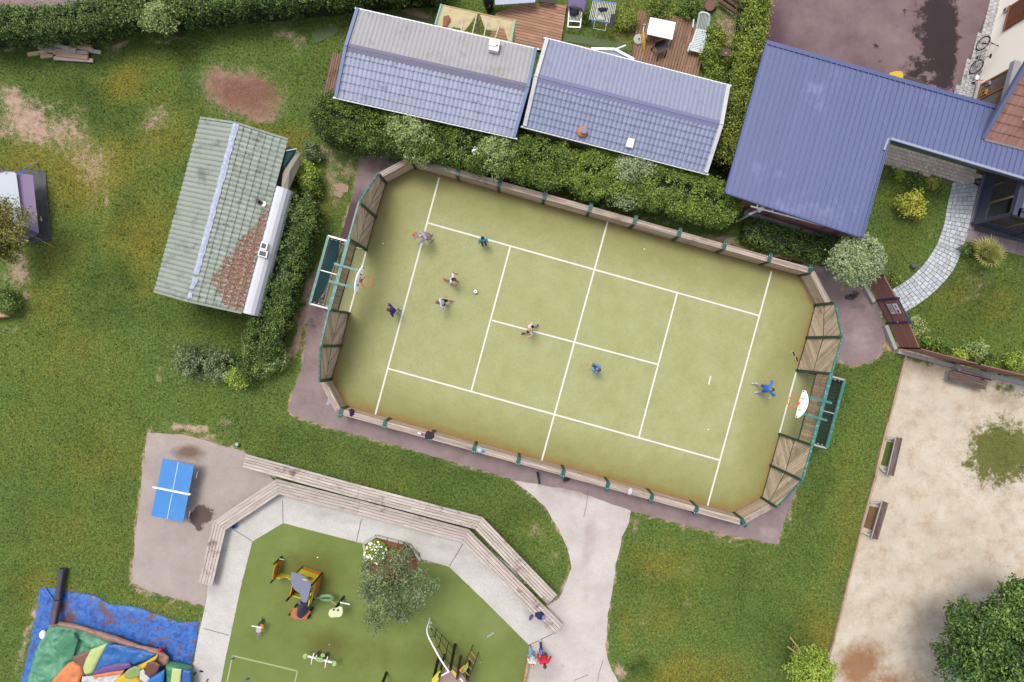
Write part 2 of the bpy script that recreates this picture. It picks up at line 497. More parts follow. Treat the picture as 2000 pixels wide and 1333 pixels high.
# worn, yellow and lush patches of the lawn: u, v, ru, rv, turn, strength
DIRT = [(470, 180, 88, 58, 10, .95), (500, 215, 50, 28, 0, .8), (50, 230, 84, 48, 40, .62), (20, 190, 40, 25, 20, .6), (120, 255, 95, 55, 30, .47), (175, 320, 46, 100, -15, .4), (185, 320, 26, 60, -15, .36), (205, 390, 10, 55, -15, .36), (10, 255, 25, 14, 0, .5),
  (300, 245, 32, 35, 0, .42), (100, 100, 50, 10, -10, .35), (550, 68, 26, 15, 0, .6), (575, 90, 20, 30, 0, .42), (640, 60, 10, 22, 10, .5), (808, 18, 42, 14, 15, .7), (330, 75, 40, 6, -12, .5), (240, 88, 40, 8, -14, .5),
  (15, 100, 30, 8, -15, .5), (545, 45, 50, 6, -15, .3), (690, 330, 18, 22, 0, .5), (655, 350, 25, 60, 10, .45), (640, 300, 30, 30, 0, .4), (585, 640, 14, 90, 12, .85), (605, 560, 12, 60, 12, .9), (600, 690, 10, 50, 12, .6),
  (370, 842, 40, 14, 8, .65), (392, 855, 40, 9, 12, .6), (335, 832, 18, 10, 0, .4), (300, 745, 10, 16, 10, .5), (307, 715, 9, 20, 0, .3), (430, 830, 30, 26, 30, .3), (285, 852, 6, 30, 5, .4),
  (1050, 1045, 30, 14, 20, .38), (1088, 1090, 12, 20, 20, .36), (1085, 1150, 20, 15, -40, .3), (1240, 1020, 10, 30, 10, .4), (1335, 1180, 14, 10, 0, .42), (1268, 1172, 12, 8, 0, .36), (1255, 1230, 10, 7, 0, .4), (1330, 1120, 30, 14, 20, .26), (1218, 1318, 26, 14, 30, .6),
  (1400, 1050, 120, 6, 15, .35), (1535, 1010, 6, 60, -15, .35), (400, 565, 22, 8, 0, .24), (320, 540, 10, 20, 0, .24), (30, 530, 40, 45, 0, .5), (45, 590, 16, 26, 0, .5), (20, 640, 20, 8, 0, .4),
  (280, 1145, 24, 9, 14, .5), (340, 1172, 60, 5, 15, .4), (60, 1230, 8, 110, 15, .5), (1825, 460, 4, 90, 24, .25), (1900, 560, 30, 90, 30, .25), (1745, 655, 12, 30, -20, .3), (1800, 690, 200, 10, 16, .7),
  (1485, 495, 80, 10, 16, .6), (1400, 470, 90, 9, 16, .6), (1180, 405, 200, 6, 15.5, .55), (1330, 40, 60, 30, 10, .3), (1270, 60, 60, 30, 0, .3), (1420, 60, 60, 50, 0, .5), (1400, 120, 20, 60, 10, .4), (1650, 500, 25, 25, 0, .5), (1655, 565, 12, 22, 30, .5), (900, 28, 60, 8, 12, .5),
  (160, 270, 14, 10, 0, .5), (240, 260, 10, 8, 0, .3), (1210, 62, 20, 14, 0, .5), (1195, 55, 10, 8, 0, .6)]
DRK_GARDEN = [(1880, 590, 150, 90, 0, .6), (1770, 430, 80, 110, 0, .6)]
YEL = [(235, 165, 70, 35, -10, .8), (170, 330, 120, 90, 0, .9), (60, 300, 70, 50, 0, .9), (330, 280, 70, 60, 0, .55), (280, 440, 80, 110, 10, .8), (330, 210, 60, 40, 0, .45), (110, 700, 140, 90, 10, .45), (60, 830, 60, 120, 0, .3),
  (550, 270, 60, 30, 15, .9), (640, 400, 30, 40, 0, .35), (100, 490, 70, 60, 0, .5), (80, 600, 60, 80, 0, .45), (200, 880, 130, 80, 0, .32), (150, 1060, 120, 90, 0, .4), (90, 1150, 90, 40, 10, .6), (330, 1175, 90, 10, 15, .5), (320, 120, 60, 30, 0, .4),
  (1290, 1100, 70, 50, 0, .5), (1300, 1210, 90, 60, 0, .4), (1340, 1310, 110, 40, 0, .75), (1230, 1240, 20, 40, 0, .5), (1650, 870, 30, 120, 14, .3), (1650, 1050, 40, 140, 14, .45), (1600, 1230, 50, 60, 0, .5), (1720, 760, 30, 40, 0, .2),
  (1780, 430, 60, 80, 0, .5), (1900, 590, 120, 50, 0, .55), (1820, 350, 60, 16, 14, .3), (1850, 640, 120, 30, 14, .3), (520, 850, 40, 40, 0, .3), (590, 900, 60, 30, 12, .2), (300, 560, 60, 30, 0, .6), (740, 950, 60, 20, 15, .35), (430, 640, 80, 30, 10, .35), (1210, 40, 100, 40, 0, .5)]
DRK = [(180, 210, 120, 50, 20, .8), (250, 105, 200, 30, -8, .65), (60, 130, 100, 40, 0, .7), (70, 210, 20, 25, 0, .9), (165, 475, 50, 40, 0, .5), (255, 400, 30, 60, 0, .5), (240, 460, 40, 30, 0, .6), (205, 540, 90, 60, 0, .65), (220, 610, 140, 40, 0, .55), (420, 620, 130, 40, 10, .75),
  (470, 650, 80, 60, 0, .7), (160, 960, 200, 200, 0, .25), (60, 1000, 60, 100, 0, .35), (30, 1150, 40, 100, 0, .4), (560, 860, 150, 40, 15, .5), (880, 930, 150, 50, 15, .55), (1010, 1010, 60, 50, 0, .5), (730, 890, 160, 24, 15, .4), (1230, 1100, 40, 100, 0, .35),
  (1320, 1170, 60, 60, 0, .5), (1430, 1130, 90, 90, 0, .4), (1500, 1220, 100, 100, 0, .45), (1260, 1310, 40, 20, 0, .9), (1640, 760, 40, 50, 0, .6), (1700, 720, 50, 40, 0, .6), (1590, 980, 30, 90, 15, .5), (1560, 1080, 60, 60, 0, .4), (1740, 520, 40, 30, 0, .4), (1750, 380, 50, 60, 0, .45), (360, 330, 30, 20, 0, .3), (360, 180, 40, 60, 0, .35)]
DEEP = [(475, 182, 110, 75, 0, 1.0), (515, 168, 60, 40, 0, 1.2)]
def blob(L, u, v):
 t = np.zeros(len(u))
 for (cu, cv, ru, rv, a, s) in L:
  du = u - cu; dv = v - cv; ca, sa = math.cos(R(a)), math.sin(R(a))
  x = (du * ca + dv * sa) / ru; y = (-du * sa + dv * ca) / rv
  t = np.maximum(t, s * np.clip(1.25 - np.sqrt(x * x + y * y) * 0.95, 0, 1))
 return t
def paint_lawn(x, y):
 u = x * S + 1000; v = 666.5 - y * S
 c = np.zeros((len(x), 4))
 wx = u + 26 * (fbm(x, y, .9, 3) - .5) * 2; wy = v + 26 * (fbm(x, y, .9, 8) - .5) * 2
 rim = np.full(len(x), 9.)
 for q in hardw[1:6]: rim = np.minimum(rim, edge_dist(q, x, y))
 c[:, 0] = np.maximum(blob(DIRT, wx, wy), .5 * np.clip(1.2 - rim / .16, 0, 1) * (.5 + vnoise(x, y, 1.5, 4))); c[:, 1] = blob(YEL, wx, wy); c[:, 2] = blob(DRK + DRK_GARDEN, wx, wy); c[:, 3] = blob(DEEP, wx, wy)
 return c
def lawn_colour(nt, blades=False):
 """colour of turf from painted wear, dryness and lushness broken up by noise; returns colour socket and dirt factor"""
 pos = geo(nt)
 at = nn(nt, 'ShaderNodeAttribute', attribute_name='paint')
 sp = nn(nt, 'ShaderNodeSeparateColor'); nt.links.new(at.outputs['Color'], sp.inputs[0])
 n1 = noise(nt, 0.55, 6, pos, 0.62); n2 = noise(nt, 3.2, 6, pos, 0.7); n3 = noise(nt, 22, 3, pos)
 n4 = noise(nt, 0.23, 4, pos)
 g1, g2 = C(84, 112, 46), C(136, 164, 88)
 c = mix(nt, n1.outputs[0], g1, g2)
 yf = math_(nt, 'ADD', math_(nt, 'MULTIPLY', sp.outputs[1], 1.0), math_(nt, 'MULTIPLY', math_(nt, 'SUBTRACT', n4.outputs[0], 0.5), 1.3))
 yf = math_(nt, 'ADD', yf, math_(nt, 'MULTIPLY', math_(nt, 'SUBTRACT', n2.outputs[0], 0.5), 0.9))
 yf = math_(nt, 'MULTIPLY', yf, 0.82, True)
 c = mix(nt, yf, c, C(164, 148, 60))
 df = math_(nt, 'ADD', sp.outputs[2], math_(nt, 'MULTIPLY', math_(nt, 'SUBTRACT', n1.outputs[0], 0.54), 2.2), True)
 c = mix(nt, math_(nt, 'MULTIPLY', df, 0.85), c, C(62, 92, 40))
 n5 = noise(nt, 8, 4, pos, .7)
 c = mix(nt, math_(nt, 'MULTIPLY', ramp(nt, n5.outputs[0], .5, .75).outputs[0], .45), c, C(74, 88, 34))
 n6 = noise(nt, 9, 4, pos, .85); n7 = noise(nt, 1.4, 5, pos, .7)
 c = mix(nt, math_(nt, 'MULTIPLY', ramp(nt, n7.outputs[0], .56, .72).outputs[0], math_(nt, 'ADD', math_(nt, 'MULTIPLY', sp.outputs[1], .6), .12)), c, C(160, 120, 60))
 c = mix(nt, 1.0, c, ramp(nt, n6.outputs[0], .34, .66, (.36, .38, .36, 1), (1.72, 1.7, 1.6, 1)).outputs[0], 'MULTIPLY')
 # worn earth
 e = math_(nt, 'ADD', math_(nt, 'MULTIPLY', sp.outputs[0], 1.25), math_(nt, 'MULTIPLY', math_(nt, 'SUBTRACT', n2.outputs[0], 0.5), 1.5))
 e = math_(nt, 'ADD', e, math_(nt, 'MULTIPLY', math_(nt, 'SUBTRACT', n3.outputs[0], 0.5), 1.3))
 er = ramp(nt, e, 0.34, 0.72)
 soil = mix(nt, n2.outputs[0], C(158, 116, 92), C(232, 204, 184))
 soil = mix(nt, math_(nt, 'MULTIPLY', at.outputs['Alpha'], 1.0, True), soil, mix(nt, n2.outputs[0], C(90, 58, 46), C(178, 132, 112)))
 soil = mix(nt, math_(nt, 'MULTIPLY', ramp(nt, n3.outputs[0], .55, .7).outputs[0], .5), soil, C(214, 196, 178))
 return c, soil, er.outputs[0], n3.outputs[0], pos
m, nt, b = base_mat('lawn_earth')
c, soil, er, fine, pos = lawn_colour(nt)
c = mix(nt, math_(nt, 'MULTIPLY', fine, .5), c, C(70, 76, 32))
nt.links.new(mix(nt, er, c, soil), b.inputs['Base Color']); b.inputs['Roughness'].default_value = 0.95
b.inputs['Specular IOR Level'].default_value = 0.1
bump(nt, b, fine, 0.6, 0.03)
M_EARTH = m
m, nt, b = base_mat('grass_blades')
c, soil, er, fine, pos = lawn_colour(nt)
at = nn(nt, 'ShaderNodeAttribute', attribute_name='tint')
br = math_(nt, 'ADD', math_(nt, 'MULTIPLY', at.outputs['Fac'], 1.9), 0.35)
cv = nn(nt, 'ShaderNodeCombineColor')
for i in range(3): nt.links.new(br, cv.inputs[i])
c = mix(nt, 1.0, c, cv.outputs[0], 'MULTIPLY')
c = mix(nt, math_(nt, 'GREATER_THAN', at.outputs['Fac'], 0.985), c, C(205, 200, 140))
nt.links.new(c, b.inputs['Base Color']); b.inputs['Roughness'].default_value = 0.6
b.inputs['Specular IOR Level'].default_value = 0.25
tr = nn(nt, 'ShaderNodeBsdfTranslucent'); nt.links.new(c, tr.inputs[0])
mx = nn(nt, 'ShaderNodeMixShader'); mx.inputs[0].default_value = 0.25
nt.links.new(b.outputs[0], mx.inputs[1]); nt.links.new(tr.outputs[0], mx.inputs[2]); nt.links.new(mx.outputs[0], nt.nodes['Material Output'].inputs[0])
M_BLADE = m
# the ground: one sheet to the horizon, finer where the camera looks
def axis(lo, hi, cell):
 return [-900, -300, -120, -60] + list(np.arange(lo, hi + cell, cell)) + [60, 120, 300, 900]
gx = np.array(axis(-28, 28, .2)); gy = np.array(axis(-19.6, 19.6, .2))
X, Y = np.meshgrid(gx, gy); fx = X.ravel(); fy = Y.ravel()
vv = np.stack([fx, fy, np.zeros(len(fx))], 1)
nx, ny = len(gx), len(gy)
ii = (np.arange(ny - 1)[:, None] * nx + np.arange(nx - 1)[None]).ravel()
ff = np.stack([ii, ii + 1, ii + nx + 1, ii + nx], 1)
me = bpy.data.meshes.new('ground'); me.from_pydata(vv.tolist(), [], ff.tolist())
at = me.attributes.new('paint', 'FLOAT_COLOR', 'POINT'); at.data.foreach_set('color', paint_lawn(fx, fy).astype(np.float32).ravel())
me.materials.append(M_EARTH)
ground = bpy.data.objects.new('ground', me); COL.objects.link(ground); ground['kind'] = 'structure'
# grass: separate blades, thinner where the earth shows
def blades(name, n, x0, x1, y0, y1, avoid, dens, hmin, hmax, wid, mat, paintf):
 x = RNG.uniform(x0, x1, n); y = RNG.uniform(y0, y1, n)
 ok = np.ones(n, bool)
 for q in avoid:
  ok &= ~inside(q, x, y) | ((edge_dist(q, x, y) < 0.05) & (RNG.random(n) < .7))
 x = x[ok]; y = y[ok]
 pt = paintf(x, y); k = RNG.random(len(x)) < dens(x, y, pt)
 x = x[k]; y = y[k]; pt = pt[k]; n = len(x)
 a = RNG.uniform(0, 2 * math.pi, n); ln = RNG.uniform(hmin, hmax, n) * (0.75 + 0.6 * fbm(x, y, 1.3, 5)); lean = RNG.uniform(.4, 1.3, n)
 wv = wid * RNG.uniform(.6, 1.4, n)
 ca, sa = np.cos(a), np.sin(a)
 v = np.zeros((n, 4, 3))
 v[:, 0] = np.stack([x - sa * wv, y + ca * wv, np.full(n, .003)], 1)
 v[:, 1] = np.stack([x + sa * wv, y - ca * wv, np.full(n, .003)], 1)
 mx_, mz = ln * .55 * np.sin(lean * .6), ln * .55 * np.cos(lean * .6)
 tx, tz = ln * np.sin(lean), ln * np.cos(lean) * .85
 v[:, 2] = np.stack([x + ca * mx_ + sa * wv * .8, y + sa * mx_ - ca * wv * .8, mz], 1)
 v[:, 3] = np.stack([x + ca * tx, y + sa * tx, np.maximum(tz, .012)], 1)
 tint = np.clip(RNG.normal(.42, .2, n) + 1.1 * (vnoise(x, y, 12, 2) - .5) + .7 * (fbm(x, y, 5, 2) - .5) + .5 * (fbm(x, y, 1.1, 6) - .5), 0, .98) ; tint[RNG.random(n) < .006] = 1.0
 o = np_mesh(name, v.reshape(-1, 3), 4, mat, tint=tint, extra=pt, kind='stuff', tris=[(0, 1, 2), (0, 2, 3)])
 return o
def dens_lawn(x, y, pt):
 d = 1 - np.clip(pt[:, 0] * 1.9 + (fbm(x, y, 3, 9) - .5) * 1.2 + (vnoise(x, y, 9, 3) - .5) * .5, 0, .97)
 return d
lawn = blades('lawn_grass', 640000, -26.5, 26.5, -18, 18, hardw + [sandw], dens_lawn, .04, .09, .010, M_BLADE, paint_lawn)
tag(lawn, 'short patchy green lawn with clover flecks around the paths and court', 'grass')
# ================================================================== HARD SURFACES
def surf_mat(name, ca, cb, cfine, scale=1.2, fine=90, rough=.9, bmp=.35, paint=None, blot=None):
 """mineral ground: broad tone, grit, optional painted channels [(channel, colour, lo, hi)]"""
 m, nt, b = base_mat(name)
 pos = geo(nt)
 n1 = noise(nt, scale, 6, pos, .65); n2 = noise(nt, fine * .42, 3, pos, .75); n3 = noise(nt, fine * .16, 4, pos, .7)
 c = mix(nt, ramp(nt, n1.outputs[0], .3, .7).outputs[0], ca, cb)
 c = mix(nt, math_(nt, 'MULTIPLY', ramp(nt, n2.outputs[0], .5, .68).outputs[0], .55), c, cfine)
 c = mix(nt, math_(nt, 'MULTIPLY', ramp(nt, n3.outputs[0], .52, .75).outputs[0], .3), c, mul(cb, 1.12))
 if blot:
  nb = noise(nt, blot[1], 6, pos, .7)
  c = mix(nt, math_(nt, 'MULTIPLY', ramp(nt, nb.outputs[0], blot[2], blot[3]).outputs[0], blot[4]), c, blot[0])
 if paint:
  at = nn(nt, 'ShaderNodeAttribute', attribute_name='paint')
  sp = nn(nt, 'ShaderNodeSeparateColor'); nt.links.new(at.outputs['Color'], sp.inputs[0])
  ne = noise(nt, 2.2, 7, pos, .72)
  for ch, col, lo, hi, amp, op in paint:
   s = sp.outputs[ch] if ch < 3 else at.outputs['Alpha']
   f = math_(nt, 'ADD', s, math_(nt, 'MULTIPLY', math_(nt, 'SUBTRACT', ne.outputs[0], .5), amp))
   c = mix(nt, math_(nt, 'MULTIPLY', ramp(nt, f, lo, hi).outputs[0], op), c, col)
 nt.links.new(c, b.inputs['Base Color']); b.inputs['Roughness'].default_value = rough
 b.inputs['Specular IOR Level'].default_value = .2
 if bmp: bump(nt, b, n2.outputs[0], bmp, .012)
 return m
def painter(ch):
 def f(x, y):
  u = x * S + 1000; v = 666.5 - y * S
  c = np.zeros((len(x), 4))
  for i, L in enumerate(ch):
   c[:, i] = blob(L, u, v) if L and not callable(L) else (L(u, v) if L else 0)
  return c
 return f
def XY(pts): return [P(u, v) for u, v in pts]
# asphalt strip round the court; darker purple in the north-west, pale crumbly edges
m_asph = surf_mat('court_asphalt', C(152, 131, 131), C(178, 157, 156), C(104, 88, 90), paint=[(0, C(88, 62, 70), .35, .75, .8, .85), (1, C(56, 40, 40), .45, .6, .9, .9), (2, C(196, 184, 178), .4, .8, .8, .7)])
asph_paint = painter([[(690, 440, 60, 90, 20, .9), (735, 330, 60, 40, 0, .45), (620, 620, 24, 60, 14, .6), (1580, 530, 70, 22, 18, .55), (1680, 600, 40, 25, 30, .45), (1090, 925, 26, 10, 14, .6)],
      [(1105, 933, 14, 7, 0, 1.0), (1665, 578, 24, 14, -20, .78), (1540, 505, 60, 12, 16, .8), (1052, 928, 20, 8, 10, .55)],
      [(1680, 660, 50, 45, 0, .6), (1300, 1015, 200, 30, 15, .35), (1500, 1040, 40, 20, 15, .6), (640, 780, 60, 40, 0, .35)]])
asph = sheet('asphalt_surround', rough_poly(XY(ASPH), .3, .035, 2), .004, m_asph, .4, paint=asph_paint)
# pale walkway to the south
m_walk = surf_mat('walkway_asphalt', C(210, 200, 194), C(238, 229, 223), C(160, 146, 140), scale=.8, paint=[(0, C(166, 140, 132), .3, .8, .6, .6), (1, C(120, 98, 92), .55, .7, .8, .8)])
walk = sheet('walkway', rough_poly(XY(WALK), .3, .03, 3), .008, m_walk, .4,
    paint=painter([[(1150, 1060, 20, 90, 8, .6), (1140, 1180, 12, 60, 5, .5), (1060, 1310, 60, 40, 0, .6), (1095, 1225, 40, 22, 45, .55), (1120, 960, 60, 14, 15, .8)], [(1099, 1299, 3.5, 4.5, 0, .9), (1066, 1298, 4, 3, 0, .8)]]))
for cr in ([(1178, 1290), (1173, 1305), (1169, 1318), (1166, 1345)], [(1120, 1330), (1140, 1322), (1150, 1318)], [(1148, 958), (1146, 985), (1140, 1010)]):
 mb = MB(); q = [P(u, v, .009) for u, v in cr]
 for a, b_ in zip(q, q[1:]): mb.beam(a, b_, .025, .004)
 mb.build('crack', plain('crack_dark', C(128, 112, 106), .95), walk)
# slab under the table tennis table
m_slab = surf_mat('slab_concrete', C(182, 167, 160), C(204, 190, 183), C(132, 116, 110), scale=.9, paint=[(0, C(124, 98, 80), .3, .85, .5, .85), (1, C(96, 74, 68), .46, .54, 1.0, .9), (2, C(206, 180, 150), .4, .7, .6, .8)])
slab = sheet('table_tennis_slab', rough_poly(XY(SLAB), .28, .04, 4), .006, m_slab, .25,
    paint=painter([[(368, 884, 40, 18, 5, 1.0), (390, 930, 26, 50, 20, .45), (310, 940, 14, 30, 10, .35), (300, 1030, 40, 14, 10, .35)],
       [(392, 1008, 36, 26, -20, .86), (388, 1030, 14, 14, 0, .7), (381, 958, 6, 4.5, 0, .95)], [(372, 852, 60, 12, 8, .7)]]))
# pale exposed-aggregate path with joints
m_path = surf_mat('aggregate_path', C(212, 207, 201), C(238, 235, 229), C(156, 148, 142), scale=.7, fine=70, paint=[(0, C(170, 158, 150), .3, .8, .6, .5)])
path = sheet('playground_path', XY(PATH), .012, m_path, .4, paint=painter([[(420, 1130, 20, 60, 8, .8), (650, 1010, 120, 14, 14, .6), (870, 1070, 80, 14, 15, .6), (1040, 1200, 40, 20, 40, .6)]]))
m_joint = plain('joint_groove', C(112, 98, 92), .9)
for a, b_ in (((552, 978), (553, 1021)), ((706, 1014), (696, 1058)), ((905, 1061), (878, 1106)), ((440, 1024), (492, 1057)), ((398, 1228), (447, 1241)), ((1078, 1239), (1031, 1262))):
 mb = MB(); A, B = P(*a, .0125), P(*b_, .0125)
 mb.beam(A, B, .03, .006)
 mb.build('path_joint', m_joint, path)
# soft green playground surface
m_play = surf_mat('playground_rubber', C(120, 136, 68), C(140, 156, 84), C(98, 108, 52), scale=.5, fine=120, bmp=.25, paint=[(0, C(108, 104, 44), .2, .9, .7, .9), (1, C(150, 158, 96), .3, .8, .5, .5)])
play = sheet('playground_surface', XY(PLAY), .016, m_play, .4,
    paint=painter([[(610, 1120, 70, 60, 0, .7), (560, 1180, 60, 60, 0, .4), (640, 1260, 60, 40, 0, .8), (860, 1280, 90, 60, 0, .55), (500, 1240, 30, 30, 0, .4), (720, 1280, 100, 50, 0, .5), (760, 1200, 80, 60, 0, .5)],
       [(900, 1180, 80, 50, 40, .7), (560, 1060, 60, 24, 0, .5), (960, 1230, 50, 50, 40, .8)]]))
m_pline = plain('faded_line_paint', C(186, 194, 140), .8, .12)
for a, b_ in (((454, 1281), (581, 1311)), ((581, 1311), (573, 1345)), ((454, 1281), (441, 1345))):
 mb = MB(); mb.beam(P(*a, .018), P(*b_, .018), .07, .006); mb.build('line', m_pline, play)
# court turf and its lines
m_turf = surf_mat('court_turf', C(180, 182, 124), C(196, 200, 146), C(142, 140, 88), scale=.9, fine=55, bmp=.3,
     paint=[(0, C(140, 136, 66), .10, 1.0, .35, .75), (1, C(172, 122, 70), .38, .95, .75, .7)], blot=(C(164, 164, 104), 3.5, .52, .7, .3))
courtw = [(P(u, v).x, P(u, v).y) for u, v in COURT]
def turf_paint(x, y):
 c = np.zeros((len(x), 4)); d = edge_dist(courtw, x, y)
 # olive darkening and brown rim follow the walls, fading out at the goals
 u = x * S + 1000; v = 666.5 - y * S
 south = np.clip(((v - (667 + .28 * (u - 1000) + 130)) / 60), 0, 1)
 c[:, 0] = np.clip(1 - d / 2.4, 0, 1) * .9
 c[:, 1] = np.clip(1 - d / (.35 + .35 * south), 0, 1) * .95
 gl = blob([(699, 550, 30, 62, 16, 1.0), (1539, 786, 30, 62, 16, 1.0)], u, v)
 c[:, 1] *= 1 - np.clip(gl * 1.6, 0, 1); c[:, 0] *= 1 - np.clip(gl, 0, 1) * .7
 return c
court = sheet('court_surface', XY(COURT), .012, m_turf, .3, paint=turf_paint)
for nm, q in (('goal_floor', NET_L), ('goal_floor', NET_R)):
 pass
m_line = plain('court_line_paint', (.44, .43, .39, 1), .7, .06)
LINES = [((858, 347), (733, 810)), ((1187, 433), (1058, 900)), ((1507, 530), (1382, 988)), ((836, 436), (1483, 617)), ((757, 720), (1405, 899)),
   ((997, 481), (920, 766)), ((1323, 572), (1247, 857)), ((961, 626), (1284, 712)), ((716, 489), (682, 612)), ((1556, 724), (1522, 848)), ((1388, 735), (1384, 752))]
for i, (a, b_) in enumerate(LINES):
 mb = MB(); z = .015 + .0015 * i
 mb.beam(P(*a, z), P(*b_, z), .078 if i < 10 else .07, .004); mb.build('line', m_line, court)
# sand court
m_sand = surf_mat('boules_sand', C(216, 202, 180), C(242, 231, 212), C(160, 138, 112), scale=.7, fine=60, bmp=.5,
     paint=[(0, C(106, 112, 40), .36, .6, 1.9, .95), (1, C(158, 108, 62), .35, .8, .9, .85), (2, C(170, 142, 114), .3, .9, 1.0, .8)], blot=(C(188, 156, 120), 1.3, .48, .72, .7))
sand_ch = [[(1956, 885, 84, 78, 0, .9), (1800, 700, 50, 14, 14, .8), (1960, 760, 60, 16, 14, .6), (1895, 905, 20, 16, 0, .7), (1740, 1345, 60, 22, 10, .6)],
   [(1680, 1300, 70, 60, -30, .9), (1700, 1255, 40, 26, 30, .5), (1740, 1330, 80, 30, 0, .7), (1880, 1195, 70, 20, -15, .55), (1735, 960, 6, 40, 16, .4)],
   [(1800, 720, 80, 30, 14, .7), (1960, 780, 60, 24, 14, .7), (1730, 850, 16, 50, 14, .5), (1640, 1180, 12, 90, 14, .6), (1900, 830, 60, 40, 0, .4), (1900, 1210, 110, 50, -10, .5), (1780, 1330, 140, 60, 0, .6)]]
sand = sheet('sand_court', rough_poly(XY(SAND), .3, .03, 5), .008, m_sand, .3, paint=painter(sand_ch))
sp = painter(sand_ch)
def dens_sand(x, y, pt):
 s = sp(x, y)[:, 0]
 return np.clip((s + (fbm(x, y, 2.2, 4) - .5) * 1.3 - .34) * 2.5, 0, .9)
def zero_dirt(x, y):
 c = np.zeros((len(x), 4)); c[:, 1] = .35; return c
sg = blades('sand_grass', 90000, 18, 26.5, -18, 0, [], dens_sand, .03, .08, .008, M_BLADE, zero_dirt)
tag(sg, 'ragged grass tufts growing through the sand court', 'grass')
# parking asphalt with a wet patch
m_park = surf_mat('parking_asphalt', C(124, 102, 108), C(164, 138, 140), C(90, 74, 80), scale=.5, paint=[(0, C(52, 42, 46), .4, .58, 1.6, .92), (1, C(84, 62, 72), .2, .9, .5, .7)])
park_paint = painter([[(1834, 50, 46, 165, 0, .92), (1800, 140, 54, 56, 20, .6), (1790, 70, 30, 40, 0, .45), (1850, 120, 22, 80, 5, .98), (1775, 25, 34, 34, 0, .4), (1765, 60, 40, 50, 0, .3), (1740, 100, 40, 34, 0, .3), (1710, 90, 14, 8, 0, .5), (1722, 120, 10, 12, 0, .5)],
      [(1510, 60, 40, 90, 0, .9), (1560, 100, 60, 30, 15, .5), (1790, 20, 30, 60, 0, .4)]])
park = sheet('parking_asphalt', XY(PARK), .004, m_park, .25, paint=park_paint)
road = sheet('road', rough_poly(XY(ROAD), .3, .05, 6), .004, surf_mat('road_gravel', C(136, 110, 116), C(172, 146, 148), C(214, 200, 196), scale=1.5, fine=30), 0)
# planting soil in the bed by the play area
m_mulch = surf_mat('bark_mulch', C(118, 74, 50), C(170, 116, 84), C(70, 44, 32), scale=8, fine=40, bmp=1.0)
bed = sheet('planting_bed', XY(BED), .03, m_mulch, 0)
edging = MB()
m_kerb = plain('kerb_stone', C(206, 200, 192), .85, .15, fine=80)
kb = [(718, 1116), (711, 1062), (735, 1047), (801, 1064), (821, 1095)]
for a, b_ in zip(kb, kb[1:]):
 A, B = P(*a, .06), P(*b_, .06); n = max(1, int((B - A).length / .45))
 for i in range(n):
  mb = MB(); mb.beam(A + (B - A) * (i / n + .01), A + (B - A) * ((i + 1) / n - .01), .12, .14); mb.build('kerb_stone', m_kerb, bed)
# pavers: individual stones
m_bedding = surf_mat('paver_bedding', C(120, 116, 104), C(140, 134, 120), C(90, 86, 74), scale=3)
pav = sheet('paved_path', XY(PAVER_M), .004, m_bedding, 0)
pavn = sheet('pavement', XY(PAVER_N), .005, m_bedding, 0)
terr = sheet('terrace', XY(TERR), .009, plain('terrace_bedding', C(110, 96, 100), .9), 0)
m_stone = plain('grey_paver', C(216, 222, 228), .8, .16, 8, 80, .25, rnd=.17)
m_stone_w = plain('brown_paver', C(244, 230, 212), .85, .16, 8, 80, .25, rnd=.14)
m_stone_n = plain('weathered_paver', C(216, 214, 214), .85, .2, 6, 80, .25, rnd=.14, dirt=C(110, 106, 98), dirt_amt=.3)
def stone(poly, z0, h, mat, parent, name='paver', chamfer=.012):
 """a block with bevelled top edges"""
 c = cen(poly); mb = MB(); n = len(poly)
 bot = [Vector((p.x, p.y, z0)) for p in poly]; mid = [Vector((p.x, p.y, z0 + h - chamfer * .6)) for p in poly]
 top = [Vector((p.x, p.y, z0 + h)) + (Vector((c.x, c.y, 0)) - Vector((p.x, p.y, 0))).normalized() * chamfer for p in poly]
 mb.add(bot + mid + top, [tuple(range(2 * n, 3 * n))] + [(i, (i + 1) % n, n + (i + 1) % n, n + i) for i in range(n)] + [(n + i, n + (i + 1) % n, 2 * n + (i + 1) % n, 2 * n + i) for i in range(n)])
 return mb.build(name, mat, parent, recalc=False)
inner = curve(PZ([(1742, 566), (1775, 545), (1805, 515), (1828, 480), (1843, 440), (1850, 400), (1860, 358)]), 12)
outer = curve(PZ([(1768, 610), (1800, 590), (1830, 565), (1857, 535), (1875, 500), (1888, 462), (1897, 420), (1906, 385), (1914, 348)]), 12)
def resample(L, n):
 d = [0]
 for a, b_ in zip(L, L[1:]): d.append(d[-1] + (b_ - a).length)
 out = []; j = 0
 for i in range(n + 1):
  t = d[-1] * i / n
  while j < len(d) - 2 and d[j + 1] < t: j += 1
  f = (t - d[j]) / max(1e-9, d[j + 1] - d[j]); out.append(L[j] + (L[j + 1] - L[j]) * min(1, f))
 return out
NR = 34
rin, rout = resample(inner, NR), resample(outer, NR)
rr = random.Random(3)
for i in range(NR):
 cuts = [0]
 while cuts[-1] < .93:
  cuts.append(min(1, cuts[-1] + rr.uniform(.13, .22)))
 if 1 - cuts[-1] > 0: cuts.append(1)
 if len(cuts) > 2 and cuts[-1] - cuts[-2] < .07: cuts.pop(-2)
 for a, b_ in zip(cuts, cuts[1:]):
  g = .055
  f0 = i + g + rr.uniform(-.02, .02); q = []
  for (ri, t) in ((i, a), (i, b_), (i + 1, b_), (i + 1, a)):
   q.append(rin[ri] + (rout[ri] - rin[ri]) * t)
  c = cen(q); q = [c + (p - c) * rr.uniform(.88, .93) for p in q]
  hh = rr.uniform(.02, .03)
  stone(q[::-1], .004, hh, m_stone, pav)
